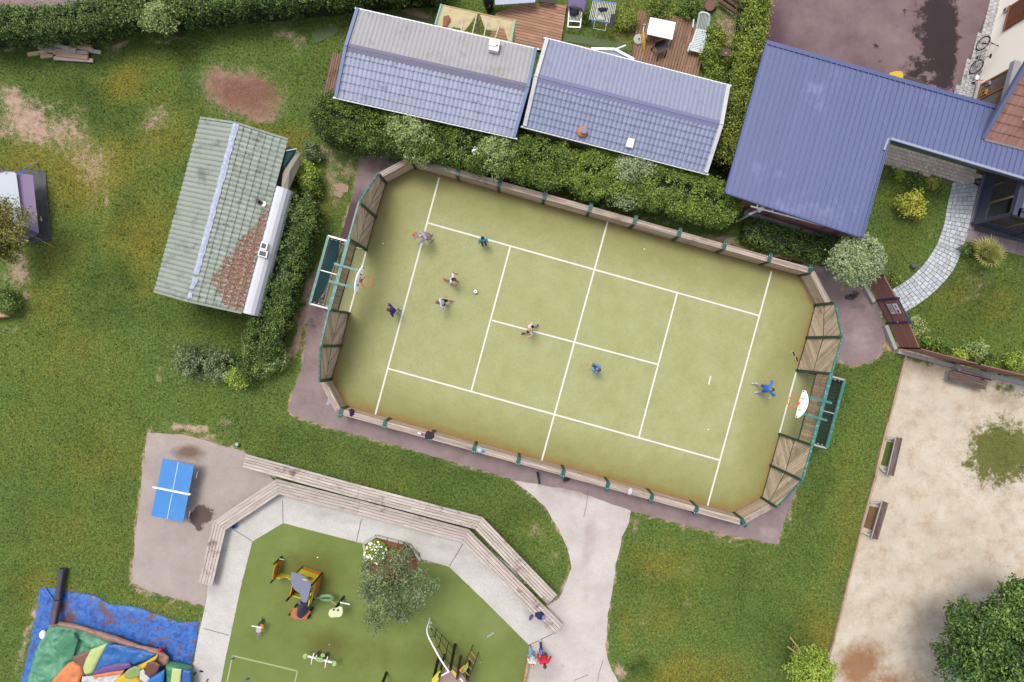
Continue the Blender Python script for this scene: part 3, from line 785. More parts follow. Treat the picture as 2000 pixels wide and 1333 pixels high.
def strip_stones(p0, ux, uy, nu, nv, lu, lv, clip, mat, parent, limit=400, z0=.004):
 """running-bond blocks along ux, clipped to a convex-ish polygon by centre"""
 k = 0; cw = [(q.x, q.y) for q in clip]
 for j in range(nv):
  for i in range(nu):
   off = .5 if j % 2 else 0
   a = p0 + ux * ((i + off) * lu) + uy * (j * lv)
   q = [a, a + ux * lu * .94, a + ux * lu * .94 + uy * lv * .93, a + uy * lv * .93]
   c = cen(q)
   if inside(cw, np.array([c.x]), np.array([c.y]))[0]:
    qq = q if (q[1] - q[0]).cross(q[2] - q[1]).z > 0 else q[::-1]
    stone(qq, z0, rr.uniform(.02, .028), mat, parent); k += 1
    if k >= limit: return
d0 = (P(1840, 316) - P(1745, 288)).normalized(); d1 = Vector((d0.y, -d0.x, 0))
strip_stones(P(1722, 278), d0, d1, 26, 7, .22, .17, PZ([(1722, 280), (1905, 333), (1916, 345), (1910, 356), (1862, 356), (1724, 322)]), m_stone_w, pav, 200)
e0 = (P(1902, 200) - P(1953, 0)).normalized(); e1 = Vector((e0.y, -e0.x, 0))
strip_stones(P(1975, -10), e0, e1, 36, 9, .21, .19, PZ([(1938, -4), (1956, -4), (1902, 204), (1852, 214), (1908, 78)]), m_stone_n, pavn, 300, .005)
# purple-grey terrace tiles round the veranda
m_tile = plain('terrace_tile', C(160, 142, 150), .7, .1, 4, 60, .1, rnd=.07)
t0 = (P(2000, 490) - P(1935, 474)).normalized(); t1 = Vector((t0.y, -t0.x, 0))
for i in range(12):
 a = P(1889, 448) + t0 * (i * .64); q = [a, a + t0 * .63, a + t0 * .63 - t1 * -.62, a - t1 * -.62]
 stone([Vector((p.x, p.y, 0)) for p in (q if (q[1] - q[0]).cross(q[2] - q[1]).z > 0 else q[::-1])], .009, .022, m_tile, terr, 'tile')
u0 = (P(1890, 446) - P(1920, 338)).normalized(); u1 = Vector((-u0.y, u0.x, 0))
for i in range(5):
 a = P(1919, 342) + u0 * (i * .56); q = [a, a + u0 * .55, a + u0 * .55 + u1 * .3, a + u1 * .3]
 stone(q if (q[1] - q[0]).cross(q[2] - q[1]).z > 0 else q[::-1], .009, .022, m_tile, terr, 'tile')
# pieces of old green carpet / smooth turf on the grass north
m_carpet = plain('green_carpet', C(104, 124, 78), .95, .12, 4, 120)
for lab, q in (('flat green mat lying on the grass left of the grey tiled cabin', [(607, 66), (655, 48), (662, 62), (650, 72), (617, 86)]),
    ('flat green mat on the grass behind the long grey cabin roof', [(762, 20), (850, 42), (838, 50), (765, 30)]),
    ('wide green mat on the grass in front of the laundry racks', [(1104, 66), (1225, 86), (1232, 101), (1098, 82)])):
 o = sheet('ground_mat', XY(q), .03, m_carpet, 0, kind=None, origin=cen(XY(q)))
 tag(o, lab, 'mat')
# ================================================================== COURT ENCLOSURE
m_green = plain('green_steel', C(24, 104, 92), .4, .14, 6, 40, dirt=C(60, 84, 70), dirt_amt=.2)
m_teal = plain('teal_steel', C(68, 140, 132), .4, .1, 6, 40, dirt=C(150, 190, 176), dirt_amt=.35, dscale=6)
m_dgreen = plain('dark_green_steel', C(46, 84, 66), .5, .14, 6, 40)
m_bolt = plain('bolt_metal', C(222, 226, 220), .3, .05)
m_galv = plain('galvanised_steel', C(214, 214, 212), .35, .1, 8, 60, metal=.3)
def wall_wood(nm, ang): return wood('wall_board_%s' % nm, C(198, 168, 140), C(248, 226, 196), ang, stain=C(136, 108, 92))
def cap_wood(nm, ang): return wood('cap_board_%s' % nm, C(168, 146, 132), C(228, 212, 198), ang, stain=C(128, 106, 96))
ccen = Vector((0.6, 0, 0)) + P(1118, 664)
def sideboard(label, pts, posts_at, first=True):
 """low plank wall along the given foot line (court side); planks stacked, a cap board and green posts with bolted caps"""
 pw = PZ(pts)
 t = thing('perimeter_wall', label, 'wall', cen(pw), 'plank walls round the court')
 for a, b_ in zip(pw, pw[1:]):
  d = (b_ - a).normalized(); out = Vector((d.y, -d.x, 0))
  if (a + out - ccen).length < (a - ccen).length: out = -out
  ang = math.atan2(d.y, d.x); key = '%d' % round(math.degrees(ang) % 180)
  L = (b_ - a).length; nb = max(1, round(L / 2.25)); mw, mc = wall_wood(key, ang), cap_wood(key, ang)
  for i in range(nb):
   p = a + d * (L * i / nb + .008); q = a + d * (L * (i + 1) / nb - .008)
   for k in range(5):
    z = .07 + k * .19
    mb = MB(); mb.beam(p + out * .035 + Vector((0, 0, z + .09)), q + out * .035 + Vector((0, 0, z + .09)), .055, .176)
    mb.build('plank', mw, t)
   for k in range(3):
    o = .045 + k * .092
    mb = MB(); mb.beam(p + out * o + Vector((0, 0, 1.045)), q + out * o + Vector((0, 0, 1.045)), .084, .045)
    mb.build('cap_board', mc, t)
 for (u, v) in posts_at:
  f = P(u, v); best = None
  for a, b_ in zip(pw, pw[1:]):
   d = (b_ - a); L = d.length; d = d / L; s = max(0, min(L, (f - a).dot(d))); c = a + d * s
   if best is None or (c - f).length < best[0]: best = ((c - f).length, c, d)
  c, d = best[1], best[2]; out = Vector((d.y, -d.x, 0))
  if (c + out - ccen).length < (c - ccen).length: out = -out
  rz = math.atan2(d.y, d.x)
  mb = MB(); mb.box(c + Vector((0, 0, .53)) - out * .02, (.13, .05, 1.08), rz); mb.box(c + out * .34 + Vector((0, 0, .55)), (.1, .08, 1.1), rz)
  p = mb.build('post', m_dgreen, t)
  mb = MB(); mb.box(c + out * .2 + Vector((0, 0, 1.1)), (.18, .44, .025), rz); mb.build('post_cap', m_green, p)
  mb = MB()
  for s in (-.05, .05): mb.ball(c + out * .28 + d * s + Vector((0, 0, 1.12)), .022, 8, 5)
  mb.build('bolts', m_bolt, p)['kind'] = 'stuff'
 return t
sideboard('long weathered plank wall with green posts between the court and the clipped hedge', [(754, 359), (810, 329), (1560, 539), (1591, 597)],
   [(812, 331), (897, 352), (975, 374), (1061, 397), (1146, 421), (1230, 446), (1313, 471), (1398, 494), (1483, 518), (1559, 540)])
sideboard('long weathered plank wall with green posts beside the asphalt strip and walkway', [(648, 740), (677, 794), (1432, 1002), (1487, 972)],
   [(679, 796), (762, 817), (848, 842), (930, 865), (1013, 889), (1097, 912), (1181, 934), (1264, 957), (1348, 980), (1432, 1001)])
m_slat = {}
def end_wall(label, feet, tops, hbase=0.0):
 """tall slatted end wall: feet = foot points, tops = heights at them; chevron slats in two storeys per bay"""
 fw = PZ(feet)
 t = thing('slatted_end_wall', label, 'wall', cen(fw), 'slatted end walls of the court')
 for i, (a, b_) in enumerate(zip(fw, fw[1:])):
  d = (b_ - a); L = d.length; d /= L
  out = Vector((d.y, -d.x, 0))
  if (a + out - ccen).length < (a - ccen).length: out = -out
  za, zb = tops[i], tops[i + 1]
  ang = math.atan2(d.y, d.x)
  def emit(s0, s1, zlo0, zlo1, zhi0, zhi1, sgn):
   quad = [(s0, zlo0), (s1, zlo1), (s1, zhi1), (s0, zhi0)]
   W, gap = .135, .026; dirv = (math.cos(R(52)), sgn * math.sin(R(52))); nv = (-dirv[1], dirv[0])
   pr = [q[0] * nv[0] + q[1] * nv[1] for q in quad]; lo, hi = min(pr), max(pr); k = lo
   cx, cz = sum(q[0] for q in quad) / 4, sum(q[1] for q in quad) / 4
   while k < hi:
    o = k + W / 2 - gap / 2; c0 = (cx * dirv[0] + cz * dirv[1])
    base = (nv[0] * o + dirv[0] * c0, nv[1] * o + dirv[1] * c0)
    h = (W - gap) / 2
    strip = [(base[0] + dirv[0] * e + nv[0] * g, base[1] + dirv[1] * e + nv[1] * g) for e, g in ((-4, -h), (4, -h), (4, h), (-4, h))]
    pc = clip_convex(strip, quad)
    if len(pc) >= 3:
     area = abs(sum(pc[j][0] * pc[(j + 1) % len(pc)][1] - pc[(j + 1) % len(pc)][0] * pc[j][1] for j in range(len(pc)))) / 2
     if area > .004:
      mb = MB(); dz = random.uniform(-.006, .006)
      mb.prism([a + d * s + out * (.01 + dz) + Vector((0, 0, z)) for s, z in pc], out * .035)
      mb.build('slat', m_slatw, t)
    k += W
  m_slatw = wood('slat_wood', C(212, 180, 148), C(254, 236, 206), 0.9, stain=C(166, 136, 116), rnd=.25)
  za1, zb1 = min(za * .5, 1.6), min(zb * .5, 1.6)
  g = .05
  emit(g, L - g, .08, .08, za1 - .03, zb1 - .03, 1)
  emit(g, L - g, za1 + .03, zb1 + .03, za - .05, zb - .05, -1)
  mb = MB(); mb.beam(a + Vector((0, 0, za1)) + out * .02, b_ + Vector((0, 0, zb1)) + out * .03, .04, .035); mb.build('mid_rail', m_dgreen, t)
  mb = MB(); mb.beam(a + Vector((0, 0, .04)) + out * .02, b_ + Vector((0, 0, .04)) + out * .02, .06, .06); mb.build('bottom_rail', m_dgreen, t)
  mb = MB(); mb.beam(a + Vector((0, 0, za)) + out * .03, b_ + Vector((0, 0, zb)) + out * .03, .075, .06)
  rail = mb.build('top_rail', m_teal, t)
  mb = MB()
  for k in range(3):
   s = (k + .5) / 3; mb.ball(a.lerp(b_, s) + Vector((0, 0, za + (zb - za) * s + .035)) + out * .03, .018, 8, 5)
  mb.build('bolts', m_bolt, rail)['kind'] = 'stuff'
 for i, (f, z) in enumerate(zip(fw, tops)):
  j = min(i, len(fw) - 2); d = (fw[j + 1] - fw[j]).normalized(); rz = math.atan2(d.y, d.x)
  mb = MB(); mb.box(f + Vector((0, 0, z / 2)), (.11, .13, z), rz); mb.build('post', m_dgreen, t)
 return t
HE = 3.2
end_wall('slatted end wall above the left goal, nearest the brown cabin deck', [(754, 359), (734, 425), (716, 489)], [1.75, HE, HE])
end_wall('slatted end wall below the left goal, beside the corner of the asphalt strip', [(682, 612), (667, 675.5), (648, 740)], [HE, HE, 1.85])
end_wall('slatted end wall above the right goal, beside the round asphalt patch', [(1591, 597), (1575, 660), (1556, 724)], [1.85, HE, HE])
end_wall('slatted end wall below the right goal, beside the lawn strip', [(1522.5, 848), (1505, 909), (1487, 972)], [HE, HE, 1.75])
m_netd = plain('dark_net', C(48, 66, 60), .9, .2, 5, 60)
def goal(label, A, B, cage_lab, side):
 a, b_ = P(*A), P(*B)
 d = (b_ - a); L = d.length; d /= L; out = Vector((d.y, -d.x, 0))
 if (a + out - ccen).length < (a - ccen).length: out = -out
 t = thing('court_goal', label, 'goal', (a + b_) / 2, 'goals at the ends of the court')
 # crossbar at full height, planks over the goal mouth
 mb = MB(); mb.beam(a + Vector((0, 0, HE)) + out * .02, b_ + Vector((0, 0, HE)) + out * .02, .15, .08); cb = mb.build('crossbar', m_teal, t)
 mb = MB()
 for k in range(9): mb.ball(a + d * (L * (k + .5) / 9) + out * .02 + Vector((0, 0, HE + .045)), .02, 8, 5)
 mb.build('bolts', m_bolt, cb)['kind'] = 'stuff'
 mw = wood('goal_plank', C(168, 138, 108), C(232, 204, 170), math.atan2(out.y, out.x), stain=C(96, 74, 58), rnd=.25)
 n = 22
 for k in range(n):
  s0, s1 = L * (k + .06) / n, L * (k + .94) / n
  j = random.uniform(-.008, .008)
  mb = MB(); mb.box(a + d * ((s0 + s1) / 2) + Vector((0, 0, 2.57)) + out * (.02 + j), (s1 - s0, .035, 1.14), math.atan2(d.y, d.x)); mb.build('plank', mw, t)
 mb = MB(); mb.beam(a + Vector((0, 0, 1.98)), b_ + Vector((0, 0, 1.98)), .06, .06); mb.build('lower_rail', m_dgreen, t)
 # cage
 D = 1.3; zc = 2.0
 ra, rb = a + out * D + Vector((0, 0, zc)), b_ + out * D + Vector((0, 0, zc))
 mb = MB(); mb.beam(ra, rb, .12, .1); mb.build('rear_bar', m_teal, t)
 for p, r in ((a, ra), (b_, rb)):
  mb = MB(); mb.beam(p + Vector((0, 0, zc)), r, .08, .08); mb.build('side_bar', m_galv, t)
  mb = MB(); q = Vector((r.x, r.y, 0)); mb.beam(q, r, .08, .08, up=(1, 0, 0)); mb.build('rear_post', m_galv, t)
  mb = MB(); mb.beam(p + Vector((0, 0, .05)) + out * .05, q + Vector((0, 0, .05)), .06, .06); mb.build('floor_rail', m_galv, t)
 mb = MB(); mid = (a + b_) / 2; mb.beam(mid + out * .25 + Vector((0, 0, zc)), mid + out * D + Vector((0, 0, zc)), .045, .045); mb.build('brace', m_galv, t)
 # netting: a real lattice of cords, back and sides
 mb = MB(); st = .16
 qa, qb = Vector((ra.x, ra.y, 0)), Vector((rb.x, rb.y, 0))
 k = 0
 while k * st < L:
  p = qa + d * (k * st); mb.beam(p, p + Vector((0, 0, zc)), .011, .011, up=(1, 0, 0)); k += 1
 for k in range(1, int(zc / st)):
  mb.beam(qa + Vector((0, 0, k * st)), qb + Vector((0, 0, k * st)), .011, .011)
 for p, q in ((a, qa), (b_, qb)):
  k = 0
  while k * st < D:
   x = p + out * (k * st); mb.beam(x, x + Vector((0, 0, zc)), .011, .011, up=(1, 0, 0)); k += 1
  for k in range(1, int(zc / st)): mb.beam(p + Vector((0, 0, k * st)), q + Vector((0, 0, k * st)), .011, .011)
 mb.build('net', m_netd, t)['kind'] = 'stuff'
 # light rod with net hooks
 mb = MB(); mb.tube([qa + Vector((0, 0, .06)), qb + Vector((0, 0, .06))], .035, 8); mb.build('ground_rail', m_galv, t)
 if side == 'R':
  mb = MB(); mb.prism([qa + out * .03 + Vector((0, 0, .12)), qb + out * .03 + Vector((0, 0, .12)), rb + out * .03 - Vector((0, 0, .06)), ra + out * .03 - Vector((0, 0, .06))], out * .01); mb.build('wind_mesh', plain('dark_mesh', C(104, 130, 112), .95, .2, 3, 70, dirt=C(90, 112, 92), dirt_amt=.4, dscale=4), t)
 mb = MB()
 for p in (a, b_):
  for k in range(4): mb.ball(p + out * (.55 + k * .2) + (d * .1 if p is a else -d * .1) + Vector((0, 0, zc - .12)), .03, 8, 5)
 mb.build('net_hooks', m_bolt, t)['kind'] = 'stuff'
 return t, a, b_, d, out, L
gl = goal('left court goal with teal crossbar, plank panel and a blue sheet on its rear net', (716, 489), (682, 612), '', 'L')
gr = goal('right court goal with teal crossbar, plank panel and a dark green rear mesh', (1556, 724), (1522.5, 848), '', 'R')
# what lies on the goal floors
def ground_quad(a, d, out, s0, s1, o0, o1): return [a + d * s0 + out * o0, a + d * s1 + out * o0, a + d * s1 + out * o1, a + d * s0 + out * o1]
def upz(q): return q if (q[1] - q[0]).cross(q[2] - q[1]).z > 0 else q[::-1]
t, a, b_, d, out, L = gl
o = sheet('goal_turf', upz(ground_quad(a, d, out, 0, L, 0.0, 1.3)), .0135, m_turf, .3, paint=lambda x, y: np.tile([.35, 0, 0, 0], (len(x), 1)))
t, a, b_, d, out, L = gr
o = sheet('goal_turf', upz(ground_quad(a, d, out, 0, L, 0.0, 1.3)), .0135, m_turf, .3, paint=lambda x, y: np.tile([.35, 0, 0, 0], (len(x), 1)))
# blue sheet bundled inside the left goal
t, a, b_, d, out, L = gl
def puff(name, poly, z0, h, mat, parent=None, cell=.12, soft=.35, wr=.04, seed=0, origin=None, wsc=3.0, kind=None, lift=None):
 """soft fabric: polygon swelling from its outline with folds"""
 pw = [(p.x, p.y) for p in poly]
 def zf(x, y):
  dd = np.clip(edge_dist(pw, x, y) / soft, 0, 1)
  prof = np.sqrt(1 - (1 - dd) ** 2)
  a_ = fbm(x, y, wsc, seed, 3); r_ = np.abs(fbm(x + .3 * a_, y, wsc * .8, seed + 5, 3) - .5) * 2
  z = z0 + h * prof + wr * prof * (a_ - .5) * 2 - wr * prof * np.clip(.35 - r_, 0, 1) * 1.6
  if lift is not None: z = z + lift(x, y)
  return z
 return sheet(name, poly, z0, mat, cell, kind=kind, parent=parent, zf=zf, smooth=True, origin=origin)
m_bsheet = plain('blue_ground_sheet', C(50, 150, 180), .5, .35, 3, 40, dirt=C(96, 116, 122), dirt_amt=.6, dscale=2.5)
np_ = a + out * 1.27; px_ = [(646, 468), (662, 474), (660, 500), (646, 530), (634, 566), (616, 596), (606, 592), (618, 560), (628, 524), (636, 500)]
pts2 = [ray_plane(u, v, np_, out) for u, v in px_]; cc_ = cen(pts2)
mb = MB(); n_ = len(pts2); bul = [p + (-out) * .03 for p in pts2]; mid_ = [cc_.lerp(p, .55) - out * random.uniform(.06, .16) for p in pts2]
mb.add(bul + mid_ + [cc_ - out * .1], [(i, (i + 1) % n_, n_ + (i + 1) % n_, n_ + i) for i in range(n_)] + [(n_ + i, n_ + (i + 1) % n_, 2 * n_) for i in range(n_)])
o = mb.build('ground_sheet', m_bsheet, None, Vector((cc_.x, cc_.y, .1)))
tag(o, 'crumpled blue sheet hanging on the rear net of the left goal', 'sheet')
def ball_obj(label, c, r, base, patch, seams=None):
 t = MB(); t.ball(c, r, 20, 12); o = t.build('ball', base, None, origin=c - Vector((0, 0, r)), smooth=True)
 tag(o, label, 'ball')
 if patch is not None:
  mb = MB(); rr_ = random.Random(4)
  dirs = [Vector((0, 0, 1))] + [Vector((math.cos(k * 1.2566) * .89, math.sin(k * 1.2566) * .89, .45)) for k in range(5)] + [Vector((math.cos(k * 1.2566 + .628) * .89, math.sin(k * 1.2566 + .628) * .89, -.45)) for k in range(5)]
  for dv in dirs:
   q = dv.to_track_quat('Z', 'Y'); pts = []
   for k in range(5):
    aa = k * 1.2566; w = q @ Vector((math.cos(aa) * .32, math.sin(aa) * .32, .95)); pts.append(c + w.normalized() * r * 1.012)
   mb.add(pts + [c + dv.normalized() * r * 1.02], [(k, (k + 1) % 5, 5) for k in range(5)])
  mb.build('patches', patch, o)['kind'] = 'stuff'
 if seams is not None:
  mb = MB()
  for ax in (Vector((1, 0, 0)), Vector((0, 1, 0)), Vector((.5, .2, .8))):
   q = ax.to_track_quat('Z', 'Y')
   mb.tube([c + q @ Vector((math.cos(k * .314) * r * 1.004, math.sin(k * .314) * r * 1.004, 0)) for k in range(20)], .005, 4, closed=True)
  mb.build('seam', seams, o)
 return o
m_white = plain('white_plastic', (.58, .58, .58, 1), .4, .05)
m_black = plain('black_plastic', C(26, 24, 28), .5, .2)
m_orange = plain('orange_rubber', C(244, 128, 76), .6, .08)
ball_obj('white football with dark patches lying on the turf right of the running children', P(929, 570, .11), .115, m_white, plain('navy_patch', C(60, 90, 130), .5))
ball_obj('white ball lying on the asphalt behind the rear net of the left goal', P(629, 578, .12), .12, plain('cream_leather', C(222, 212, 196), .6, .1), plain('grey_patch', C(170, 160, 150), .6))
# basketball hoops
m_hoop = plain('hoop_orange', C(240, 116, 62), .45, .06)
m_board = plain('backboard_white', (.82, .82, .84, 1), .35, .03)
m_ink = plain('blue_ink', C(44, 70, 160), .5, .05); m_tink = plain('teal_ink', C(60, 150, 160), .5, .05)
def hoop(label, g, s_mid, left):
 t0, a, b_, d, out, L = g
 mid = a + d * (L * s_mid); inn = -out
 t = thing('basketball_hoop', label, 'hoop', mid + inn * .3, 'basketball hoops over the goals')
 # board: long lens with square ends, stands upright 0.95 m in from the wall
 bz0, bz1 = 2.95, 3.72
 bc = mid + inn * .9
 out2 = []
 n = 14
 for k in range(n + 1):
  s = -1 + 2 * k / n; out2.append((s * .62, bz0 + .05 * abs(s) ** 2))
 top = []
 for k in range(n + 1):
  s = 1 - 2 * k / n; top.append((s * .62, bz1 - .50 * abs(s) ** 2.2))
 poly = [bc + d * s + Vector((0, 0, z)) for s, z in out2 + top]
 mb = MB(); mb.prism(poly, out * .035); board = mb.build('backboard', m_board, t)
 f = bc + inn * .004
 def mark(s0, s1, z0, z1, m):
  mb = MB(); mb.prism([f + d * s0 + Vector((0, 0, z0)), f + d * s1 + Vector((0, 0, z0)), f + d * s1 + Vector((0, 0, z1)), f + d * s0 + Vector((0, 0, z1))], inn * .003); mb.build('lettering', m, board)
 if left:
  for s in (-.25, .24): mark(s - .03, s + .03, 3.06, 3.36, m_ink)
  for k in range(9): mark(-.19 + k * .043, -.165 + k * .043, 3.10, 3.22, m_tink)
  for s in (-.57, .57): mark(s - .03, s + .03, 3.03, 3.16, m_ink)
 else:
  for s, w in ((-.24, .012), (.26, .012)):
   for k in range(4): mark(s - .02 + .004 * k, s + .012, 3.10 + k * .07, 3.15 + k * .07, m_tink)
  for s in (-.57, .57): mark(s - .02, s + .02, 3.05, 3.16, m_ink)
 # ring
 rc = bc + inn * .31 + Vector((0, 0, 3.05))
 mb = MB(); mb.tube([rc + Vector((math.cos(k * .2618) * .235, math.sin(k * .2618) * .235, 0)) for k in range(24)], .02, 8, closed=True)
 ring = mb.build('ring', m_hoop, t)
 mb = MB(); mb.beam(bc + inn * .01 + Vector((0, 0, 3.05)), rc + out * .2 + Vector((0, 0, 0)), .16, .05); mb.build('bracket', m_hoop, ring)
 # arms over the crossbar
 for s in (-.39, .39):
  mb = MB(); mb.beam(mid + d * s + out * .32 + Vector((0, 0, HE + .09)), bc + d * s + out * .03 + Vector((0, 0, HE + .09)), .1, .09); mb.build('support_arm', m_teal, t)
hoop('basketball hoop with narrow white backboard above the left goal', gl, .5, True)
hoop('basketball hoop with wide white backboard above the right goal', gr, .5, False)
# lone green bollard post on the walkway
t = thing('bollard', 'tall dark green steel post standing on the walkway by the court wall', 'bollard', P(1050, 924))
mb = MB(); mb.tube([P(1050, 924, 0), P(1050, 924, 0) + Vector((0, 0, 2.6))], .06, 10); mb.build('shaft', m_dgreen, t)
mb = MB(); mb.ball(P(1050, 924) + Vector((0, 0, 2.6)), (.05, .05, .03), 10, 6); mb.build('cap', m_galv, t)
# ================================================================== BUILDINGS
def tile_mesh(name, wd, ln, mat, amp=.022, lip=.028, prof=7):
 """pressed roof tile: rolled across, lip at the lower edge; x across, y up the slope"""
 v, f = [], []
 for j, (y, dz) in enumerate(((0, lip), (ln * 1.06, 0))):
  for i in range(prof):
   t = i / (prof - 1); z = amp * (math.sin(t * math.pi) ** .8) + dz
   if i == prof - 1: z -= .004
   v.append((wd * t, y, z))
 for i in range(prof):
  t = i / (prof - 1); v.append((wd * t, .004, amp * (math.sin(t * math.pi) ** .8) - .02))
 for i in range(prof - 1):
  f.append((i, i + 1, prof + i + 1, prof + i)); f.append((2 * prof + i, 2 * prof + i + 1, i + 1, i))
 me = bpy.data.meshes.new(name); me.from_pydata(v, [], f); me.materials.append(mat)
 return me
def tile_slope(t, e0, along, L, up, nu, nv, mat, parts=True, limit=300, name='roof_tile', amp=.026, lip=.042, prof=7):
 """cover the slope from eave corner e0 with nu x nv tiles; the first `limit` are parts, others one stuff part"""
 W = up.length; un = up.normalized(); a = along.normalized(); nrm = a.cross(un)
 if nrm.z < 0:
  e0 = e0 + a * L; a = -a; nrm = a.cross(un)
 wd, ln = L / nu, W / nv
 me = tile_mesh(name, wd, ln, mat, amp, lip, prof)
 M = Matrix((a, un, nrm)).transposed(); eul = M.to_euler(); o0 = ORIG[t.name]; k = 0
 vv_, ff_ = [], []
 mv = [Vector(x.co) for x in me.vertices]; mf = [tuple(p.vertices) for p in me.polygons]
 for j in range(nv):
  for i in range(nu):
   p = e0 + a * (i * wd) + un * (j * ln) + nrm * random.uniform(.0, .004)
   if parts and k < limit:
    o = bpy.data.objects.new(name, me); link(o, t); o.location = p - o0; o.rotation_euler = eul
    k += 1
   else:
    b = len(vv_); vv_ += [tuple(p - o0 + M @ q) for q in mv]; ff_ += [tuple(x + b for x in fc) for fc in mf]
 if vv_:
  m2 = bpy.data.meshes.new(name + '_field'); m2.from_pydata(vv_, [], ff_); m2.materials.append(mat)
  o = bpy.data.objects.new(name + '_field', m2); link(o, t); o['kind'] = 'stuff'; ORIG[o.name] = o0
 # deck below the tiles so that nothing shows through
 mb = MB(); q = [e0, e0 + a * L, e0 + a * L + up, e0 + up]
 mb.prism([p - nrm * .012 for p in q], -nrm * .05); mb.build('roof_deck', mat, t)
def gable(name, label, cat, eNL, eNR, eSL, ridge_l, ridge_r, zE, zR, mS, mN, mRidge, mVerge, nS, nN, wallm, verge_w=.14, rot_parts=True, litter=None, eN_gutter=True, wall_in=.18):
 d = (eNR - eNL); L = d.length; d.normalize()
 t = thing(name, label, cat, Vector(((eNL + eNR).x / 2, (eNL.y + eSL.y) / 2, 0)), None)
 eSR = eSL + d * L; rl = ridge_l; rr_ = rl + d * L
 tile_slope(t, eSL, d, L, rl - eSL, nS[0], nS[1], mS, True)
 tile_slope(t, eNL, d, L, rl - eNL, nN[0], nN[1], mN, False, name='roof_tile', amp=.026, lip=.016, prof=5)
 # ridge cap: flat folded strip
 for s in (-1, 1):
  e = eSL if s < 0 else eNL; un = (e - rl).normalized(); nrm = d.cross(un); nrm = nrm if nrm.z > 0 else -nrm
  mb = MB(); q = [rl - d * .04 + nrm * .05, rr_ + d * .04 + nrm * .05, rr_ + d * .04 + un * .19 + nrm * .045, rl - d * .04 + un * .19 + nrm * .045]
  mb.prism(q, -nrm * .02); mb.build('ridge_cap', mRidge, t)
 # verges at both ends
 for e, r_ in ((eSL, rl), (eNL, rl), (eSR, rr_), (eNL + d * L, rr_)):
  sgn = -1 if (e - eSL).dot(d) < L / 2 else 1
  mb = MB(); o = d * (-sgn * verge_w * .35); mb.beam(e + o + Vector((0, 0, .07)), r_ + o + Vector((0, 0, .07)), verge_w, .1); mb.build('verge', mVerge, t)
 # gutters
 outS = Vector((-d.y, d.x, 0)) * -1
 if (eSL + outS - eNL).length < (eSL - eNL).length: outS = -outS
 m_gut = m_white
 for e, o in ((eSL, outS), (eNL, -outS)):
  if e is eNL and not eN_gutter: continue
  mb = MB(); mb.beam(e + o * .03 - d * .1 + Vector((0, 0, -.04)), e + o * .03 + d * (L + .1) + Vector((0, 0, -.04)), .06, .07); mb.build('gutter', m_gut if outS is not o or True else m_gut, t)
 # walls
 iw = wall_in; wS = -outS
 base = [eSL + d * iw + wS * iw, eSR - d * iw + wS * iw, eNL + d * (L - iw) - wS * iw, eNL + d * iw - wS * iw]
 base = [Vector((p.x, p.y, .15)) for p in base]
 mb = MB(); mb.prism(base, Vector((0, 0, zE - .2))); body = mb.build('wall', wallm, t)
 mb = MB()
 for q in ((base[0], base[1]), (base[2], base[3])):
  pass
 for gl_, s in ((base[0].lerp(base[3], .5), -1), (base[1].lerp(base[2], .5), 1)):
  pass
 for a_, b_ in ((base[0], base[3]), (base[1], base[2])):
  up_ = Vector((0, 0, zE - .05)); m_ = (a_ + b_) / 2
  mb.add([a_ + Vector((0, 0, zE - .2)), b_ + Vector((0, 0, zE - .2)), m_ + Vector((0, 0, zR - .3))], [(0, 1, 2)])
 mb.build('gable_end', wallm, t)
 return t, d, outS, eSR, rr_, base
m_roofA_S = plain('shaded_blue_grey_tile', C(172, 180, 206), .5, .1, 2.0, 40, rnd=.07, dirt=C(128, 126, 148), dirt_amt=.25)  # south slope: its shade is put into the tile colour
m_roofA_N = plain('sunlit_grey_tile', C(186, 184, 186), .6, .1, 1.5, 40, dirt=C(158, 152, 150), dirt_amt=.35, dscale=1.2)  # north slope: same roof, the brighter sunlit tone is painted in
m_ridgeA = plain('ridge_blue_grey', C(124, 120, 148), .5, .08)
m_vergeA = plain('verge_blue', C(128, 148, 190), .45, .06)
m_roofB_S = plain('shaded_slate_tile', C(146, 157, 188), .5, .1, 2.0, 40, rnd=.07, dirt=C(130, 130, 170), dirt_amt=.3)  # shaded south slope, darkened by colour
m_roofB_N = plain('sunlit_slate_tile', C(158, 166, 190), .5, .1, 2.0, 40, dirt=C(140, 140, 168), dirt_amt=.3)  # sunlit north slope of the same roof, lightened by colour
m_ridgeB = plain('ridge_slate', C(128, 132, 172), .5, .06)
m_vergeB = plain('verge_white', C(228, 228, 232), .5, .1, 3, 40, dirt=C(170, 190, 196), dirt_amt=.3, dscale=5)
m_ochre = plain('ochre_cladding', C(196, 142, 72), .7, .12); m_cream = plain('cream_cladding', C(222, 206, 184), .7, .08)
zE, zR = 2.5, 3.1
A, dA, oA, A_SR, A_rr, baseA = gable('mobile_home', 'long cabin with blue-grey tiled roof, sunlit slope coloured pale grey, beside the brown deck', 'cabin',
  P(697, 18, zE), P(1048, 97, zE), P(655, 190, zE), P(674, 92, zR), None, zE, zR, m_roofA_S, m_roofA_N, m_ridgeA, m_vergeA, (41, 6), (41, 6), m_ochre)
B, dB, oB, B_SR, B_rr, baseB = gable('mobile_home', 'cabin with slate blue tiled roof and wide white verges beside the tall hedge', 'cabin',
  P(1066, 76, zE), P(1424, 168, zE), P(1022, 247, zE), P(1044, 152, zR), None, zE, zR, m_roofB_S, m_roofB_N, m_ridgeB, m_vergeB, (42, 7), (42, 6), m_cream, verge_w=.17)
